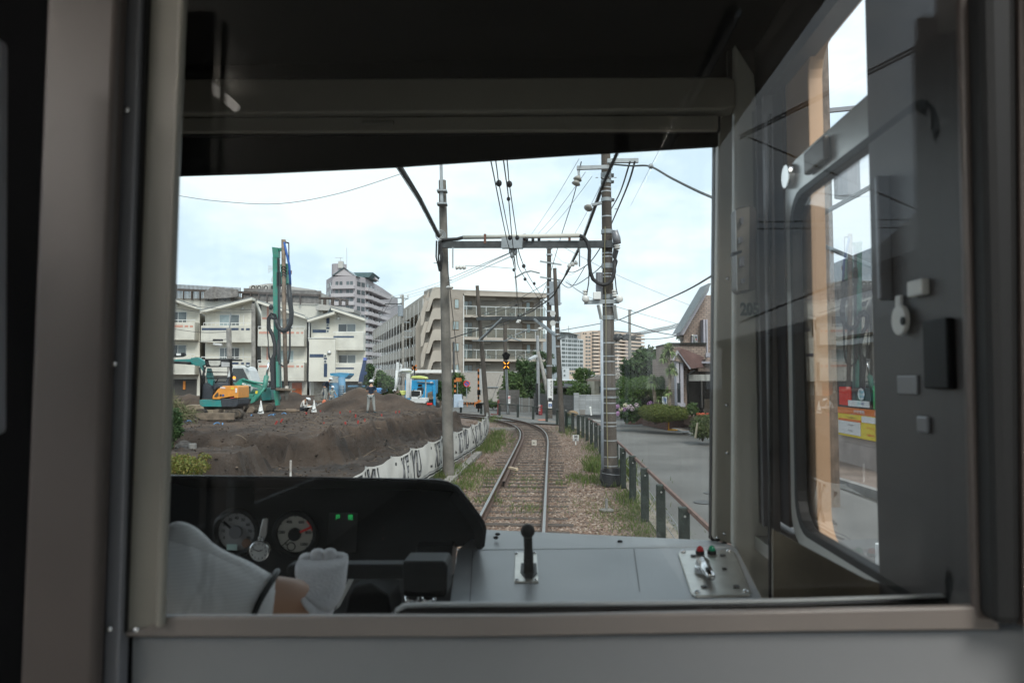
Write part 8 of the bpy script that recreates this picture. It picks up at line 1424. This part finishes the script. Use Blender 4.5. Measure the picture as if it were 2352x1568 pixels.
        MB().add(V, [(3 * k + i, 3 * ((k + 1) % n) + i, 3 * ((k + 1) % n) + (i + 1) % 3, 3 * k + (i + 1) % 3) for k in range(n) for i in range(3)]).build('helmet_brim', m_helm, hm)
        MB().tube([c + (x * math.cos(2 * math.pi * k / n) * .131 + y * math.sin(2 * math.pi * k / n) * .148) * .98 * s + up * .035 * s for k in range(n)], .006 * s, 5, closed=True).build('helmet_band', M('band_grey', (.45, .47, .50), .5), hm)
    return o
base = dict(pelvis=(0, 0, .95), waist=(0, 0, 1.10), chest=(0, 0, 1.33), neck=(0, .0, 1.52), head=(0, .02, 1.64), hipL=(-.10, 0, .90), hipR=(.10, 0, .90), knL=(-.14, .02, .49), knR=(.15, .02, .49), anL=(-.19, 0, .09), anR=(.20, 0, .09), toL=(-.22, .14, .04), toR=(.24, .14, .04), shL=(-.20, 0, 1.43), shR=(.20, 0, 1.43), elL=(-.27, .05, 1.16), elR=(.27, .05, 1.16), wrL=(-.05, .24, 1.16), wrR=(.05, .22, 1.20), haL=(.05, .24, 1.19), haR=(-.05, .24, 1.14))
f1 = G(*zA2(1347, 1060), MESA); h1 = P(*zA2(1347, 540), f1.y).z - f1.z; sc1 = h1 / 1.80
worker('man in navy polo shirt and grey trousers seen from behind with folded arms, white helmet', f1, sc1, 0, base, m_navys, m_gtr, boots=M('shoe_teal', (.03, .08, .10), .6))
J = dict(base); J.update(elL=(-.24, -.03, 1.15), elR=(.27, .03, 1.17), wrL=(-.20, .12, .98), wrR=(.33, .16, 1.02), haL=(-.18, .20, .95), haR=(.34, .25, .99), head=(.03, .03, 1.64), chest=(.02, .03, 1.33), knL=(-.10, .06, .49), knR=(.12, -.02, .50), anL=(-.12, 0, .09), anR=(.16, -.05, .09), toL=(-.12, .14, .04), toR=(.2, .1, .04))
f2 = P(*zA2(735, 985), 41.6); worker('man in grey work uniform seen from behind, white helmet, beside the grout pump', f2, (P(*zA2(745, 640), 41.6).z - f2.z) / 1.8, -.1, J, m_gsh, m_gtr)
J = dict(base); J.update(pelvis=(-.06, 0, .95), waist=(-.02, 0, 1.10), chest=(.10, .04, 1.31), neck=(.22, .06, 1.46), head=(.30, .07, 1.57), shL=(.02, .18, 1.40), shR=(.12, -.18, 1.40), elL=(.12, .30, 1.18), elR=(-.20, -.22, 1.24), wrL=(.36, .30, 1.12), wrR=(-.14, -.2, 1.05), haL=(.45, .28, 1.08), haR=(-.06, -.2, 1.02), hipL=(-.08, .09, .90), hipR=(-.06, -.09, .90), knL=(.04, .10, .50), knR=(-.02, -.10, .50), anL=(0, .12, .09), anR=(-.10, -.12, .09), toL=(.14, .12, .04), toR=(.04, -.12, .04))
f3 = P(*zA2(640, 872), 43.2); worker('man in navy jacket leaning to the right on the pump platform, white helmet', f3, (P(*zA2(680, 510), 43.2).z - f3.z) / 1.72, 0, J, m_navys, m_gtr, 2, look=(1, .2, -.2))
J = dict(base); J.update(pelvis=(-.20, 0, .30), waist=(-.22, 0, .44), chest=(-.10, 0, .68), neck=(.06, 0, .84), head=(.17, 0, .88), hipL=(-.14, .10, .27), hipR=(-.14, -.10, .27), knL=(.26, .12, .45), knR=(.24, -.14, .42), anL=(.02, .12, .08), anR=(.0, -.14, .08), toL=(.18, .12, .04), toR=(.16, -.14, .04), shL=(-.03, .17, .74), shR=(-.03, -.17, .74), elL=(.10, .2, .46), elR=(.04, -.2, .46), wrL=(.27, .10, .50), wrR=(.26, -.12, .48), haL=(.33, .06, .50), haR=(.32, -.06, .50))
f4 = G(*zA2(310, 1066), MESA); w4 = worker('crouching man in white shirt and dark trousers writing on paper, white helmet', f4, (P(*zA2(380, 808), f4.y).z - f4.z) / 1.03, -.2, J, m_wsh, m_dtr, 2, look=(.85, 0, -.5))
q = P(*zA2(345, 970), f4.y - .25); tag(MB().obox(q + Vector((-.16, 0, -.03)), (.36, .0, .03), (.02, .24, .05), (0, 0, .008)).build('clipboard_paper', m_white), 'white sheets of paper held by the crouching man', 'paper')
# ---- the driver: right arm with striped sleeve, bare forearm and white glove on the handle
m_stripe = bpy.data.materials.new('shirt_striped'); m_stripe.use_nodes = True; t = m_stripe.node_tree; bs = t.nodes['Principled BSDF']; bs.inputs['Roughness'].default_value = .85
g = t.nodes.new('ShaderNodeNewGeometry'); wv = t.nodes.new('ShaderNodeTexWave'); wv.bands_direction = 'Z'; wv.inputs['Scale'].default_value = 62; wv.inputs['Distortion'].default_value = .6; wv.inputs['Detail'].default_value = 0
rr_ = t.nodes.new('ShaderNodeValToRGB'); rr_.color_ramp.elements[0].color = (.80, .79, .78, 1); rr_.color_ramp.elements[1].color = (.88, .87, .86, 1); t.links.new(g.outputs['Position'], wv.inputs[0]); t.links.new(wv.outputs[0], rr_.inputs[0]); t.links.new(rr_.outputs[0], bs.inputs['Base Color'])
nf = t.nodes.new('ShaderNodeTexNoise'); nf.inputs['Scale'].default_value = 9; nf.inputs['Detail'].default_value = 2; nf.inputs['Distortion'].default_value = 1.5; bf = t.nodes.new('ShaderNodeBump'); bf.inputs['Strength'].default_value = .35; bf.inputs['Distance'].default_value = .03; t.links.new(g.outputs['Position'], nf.inputs['Vector']); t.links.new(nf.outputs[0], bf.inputs['Height']); t.links.new(bf.outputs[0], bs.inputs['Normal'])
DD_ = 1.30
def q_(px, py, d): p = P(px, py, d); return (p.x, p.y, p.z)
drv = thing('person', T(-.35, 1.0, 1.5), 'train driver in striped short sleeved shirt and white glove, right hand on the controller handle', 'person')
I4 = Matrix.Identity(4)
wr = (752, 1378, 1.22); 
body = {'chest': (*q_(150, 1330, 1.12), .15, .11), 'belly': (*q_(130, 1560, 1.10), .16, .13), 'hips': (*q_(130, 1800, 1.12), .17, .15), 'neck': (*q_(150, 1130, 1.12), .055), 'head': (*q_(155, 1000, 1.14), .085), 'shR': (*q_(340, 1290, 1.16), .060), 'up': (*q_(470, 1375, 1.17), .050), 'elR': (*q_(610, 1382, 1.195), .0440), 'fa1': (*q_(662, 1376, 1.222), .0390), 'fa2': (*q_(702, 1380, 1.252), .0340), 'wrR': (*q_(730, 1374, 1.266), .0260), 'palm': (*q_(740, 1350, 1.272), .013), 'shL': (*q_(20, 1290, 1.16), .07), 'elL': (*q_(-60, 1460, 1.22), .045), 'wrL': (*q_(20, 1480, 1.40), .03), 'haL': (*q_(60, 1470, 1.46), .03)}
skinned('body', body, [('chest', 'belly'), ('belly', 'hips'), ('chest', 'neck'), ('neck', 'head')] + chainE('chest', 'shR', 'up', 'elR', 'fa1', 'fa2', 'wrR', 'palm') + chainE('chest', 'shL', 'elL', 'wrL', 'haL'), m_skin, drv, I4)
shirt = {'chest': (*q_(150, 1330, 1.12), .175, .135), 'belly': (*q_(130, 1560, 1.10), .18, .15), 'hips': (*q_(130, 1760, 1.12), .19, .165), 'shR': (*q_(335, 1310, 1.16), .080), 'sl0': (*q_(400, 1322, 1.165), .080), 'sl1': (*q_(470, 1360, 1.17), .070), 'sl2': (*q_(535, 1372, 1.18), .066), 'sl3': (*q_(590, 1388, 1.185), .0545), 'cuff': (*q_(640, 1391, 1.19), .0445), 'shL': (*q_(20, 1290, 1.16), .10), 'elL': (*q_(-40, 1420, 1.2), .07)}
skinned('shirt', shirt, [('chest', 'belly'), ('belly', 'hips'), ('chest', 'shL'), ('shL', 'elL')] + chainE('chest', 'shR', 'sl0', 'sl1', 'sl2', 'sl3', 'cuff'), m_stripe, drv, I4)
# shirt folds on the shoulder and the black piping at the cuff
skinned('shirt_fold', {'a': (*q_(372, 1232, 1.15), .030), 'b': (*q_(420, 1235, 1.155), .028), 'c': (*q_(452, 1258, 1.16), .024), 'd': (*q_(482, 1290, 1.165), .022), 'e': (*q_(535, 1308, 1.17), .022), 'f': (*q_(566, 1330, 1.175), .020)}, chainE('a', 'b', 'c', 'd', 'e', 'f'), m_stripe, drv, I4)
ax = (Vector(q_(632, 1398, 1.19)) - Vector(q_(540, 1378, 1.18))).normalized(); c_ = Vector(q_(606, 1389, 1.187)); a1 = ax.orthogonal().normalized(); a2 = ax.cross(a1); MB().tube([c_ + (a1 * math.cos(2 * math.pi * k / 28) + a2 * math.sin(2 * math.pi * k / 28)) * .0535 + ax * .006 * math.sin(4 * math.pi * k / 28) for k in range(28)], .005, 6, closed=True).build('cuff_piping', m_hose, drv, smooth=True)
m_glove = M('glove_white', (.80, .78, .79), .9, var=.05, scale=30, bump=.25, bscale=220)
def loft(rings, n=20):                                    # rings: (px, py, d, half width in px, half depth in m, tilt in degrees)
    V = []; Fc = []
    for px, py, d, hw, hd, tl in rings:
        c = Vector(q_(px, py, d)); k = d / F; u = (EX * math.cos(R(tl)) + EZ * -math.sin(R(tl))) * hw * k; w = Vector((0, 1, .15)).normalized() * hd
        for j in range(n):
            an = 2 * math.pi * j / n; ca, sa = math.cos(an), math.sin(an); ca = math.copysign(abs(ca) ** .8, ca); sa = math.copysign(abs(sa) ** .8, sa); V.append(c + u * ca + w * sa)
    for i in range(len(rings) - 1): Fc += [(i * n + j, i * n + (j + 1) % n, (i + 1) * n + (j + 1) % n, (i + 1) * n + j) for j in range(n)]
    Fc += [tuple(range(n - 1, -1, -1)), tuple((len(rings) - 1) * n + j for j in range(n))]; return MB().add(V, Fc)
loft([(731, 1374, 1.238, 46, .040, 42), (738, 1357, 1.246, 49, .038, 28), (740, 1340, 1.255, 55, .034, 12), (737, 1322, 1.268, 58, .028, 3), (738, 1302, 1.285, 60, .028, 0), (741, 1286, 1.302, 59, .026, -1), (744, 1277, 1.318, 55, .022, -2), (744, 1273, 1.333, 48, .016, -2)]).build('glove', m_glove, drv, smooth=True, sub=1)
for i, (x, y, r, ln) in enumerate(((704, 1283, .0150, 0), (730, 1275, .0155, 2), (757, 1273, .0150, 1), (782, 1279, .0135, -2))):
    J = {'a': (*q_(x + 2, y + 14, 1.305), r * 1.05), 'b': (*q_(x, y + 2 - ln, 1.332), r * 1.05), 'c': (*q_(x - 1, y + 8, 1.375), r), 'd': (*q_(x, y + 34, 1.400), r * .9), 'e': (*q_(x + 2, y + 48, 1.385), r * .8)}; skinned('finger', J, chainE('a', 'b', 'c', 'd', 'e'), m_glove, drv, I4)
skinned('thumb', {'a': (*q_(716, 1336, 1.285), .015), 'b': (*q_(704, 1342, 1.32), .014), 'c': (*q_(712, 1344, 1.36), .012), 'd': (*q_(730, 1344, 1.385), .010)}, chainE('a', 'b', 'c', 'd'), m_glove, drv, I4)
loft([(722, 1385, 1.232, 44, .038, 45), (726, 1380, 1.234, 47, .0405, 44), (731, 1373, 1.238, 48, .041, 42), (736, 1365, 1.242, 45, .038, 36)]).build('glove_cuff', m_glove, drv, smooth=True, sub=1)
hd0 = Vector(body['head'][:3]); MB().ell(hd0 + EZ * .02 - TV * .01, .098, .108, .115, 16, 10).build('hair', m_hair, drv, smooth=True); MB().tube([hd0 + EZ * .06, hd0 + EZ * .10, hd0 + EZ * .135], [.105, .125, .115], 24).build('cap', m_navys, drv, smooth=True); MB().ell(hd0 + TV * .11 + EZ * .06, .09, .07, .012, 14, 6).build('cap_peak', m_hose, drv, smooth=True)
MB().ell(hd0 + TV * .105 - EZ * .015, .014, .022, .02, 8, 6).build('nose', m_skin, drv, smooth=True)
for sg in (-1, 1): MB().ell(hd0 + TR * .10 * sg - EZ * .01, .014, .022, .032, 8, 6).build('ear', m_skin, drv, smooth=True)
for sg in (-1, 1): MB().ell(hd0 + TR * .036 * sg + TV * .092 + EZ * .015, .013, .012, .009, 8, 6).build('eye', m_hair, drv, smooth=True)
MB().obox(T(-.62, .9, 1.38), TR * .5, TV * .42, EZ * .08).build('driver_seat', m_dkp, train, bevel=.02); 
bpy.context.view_layer.update()
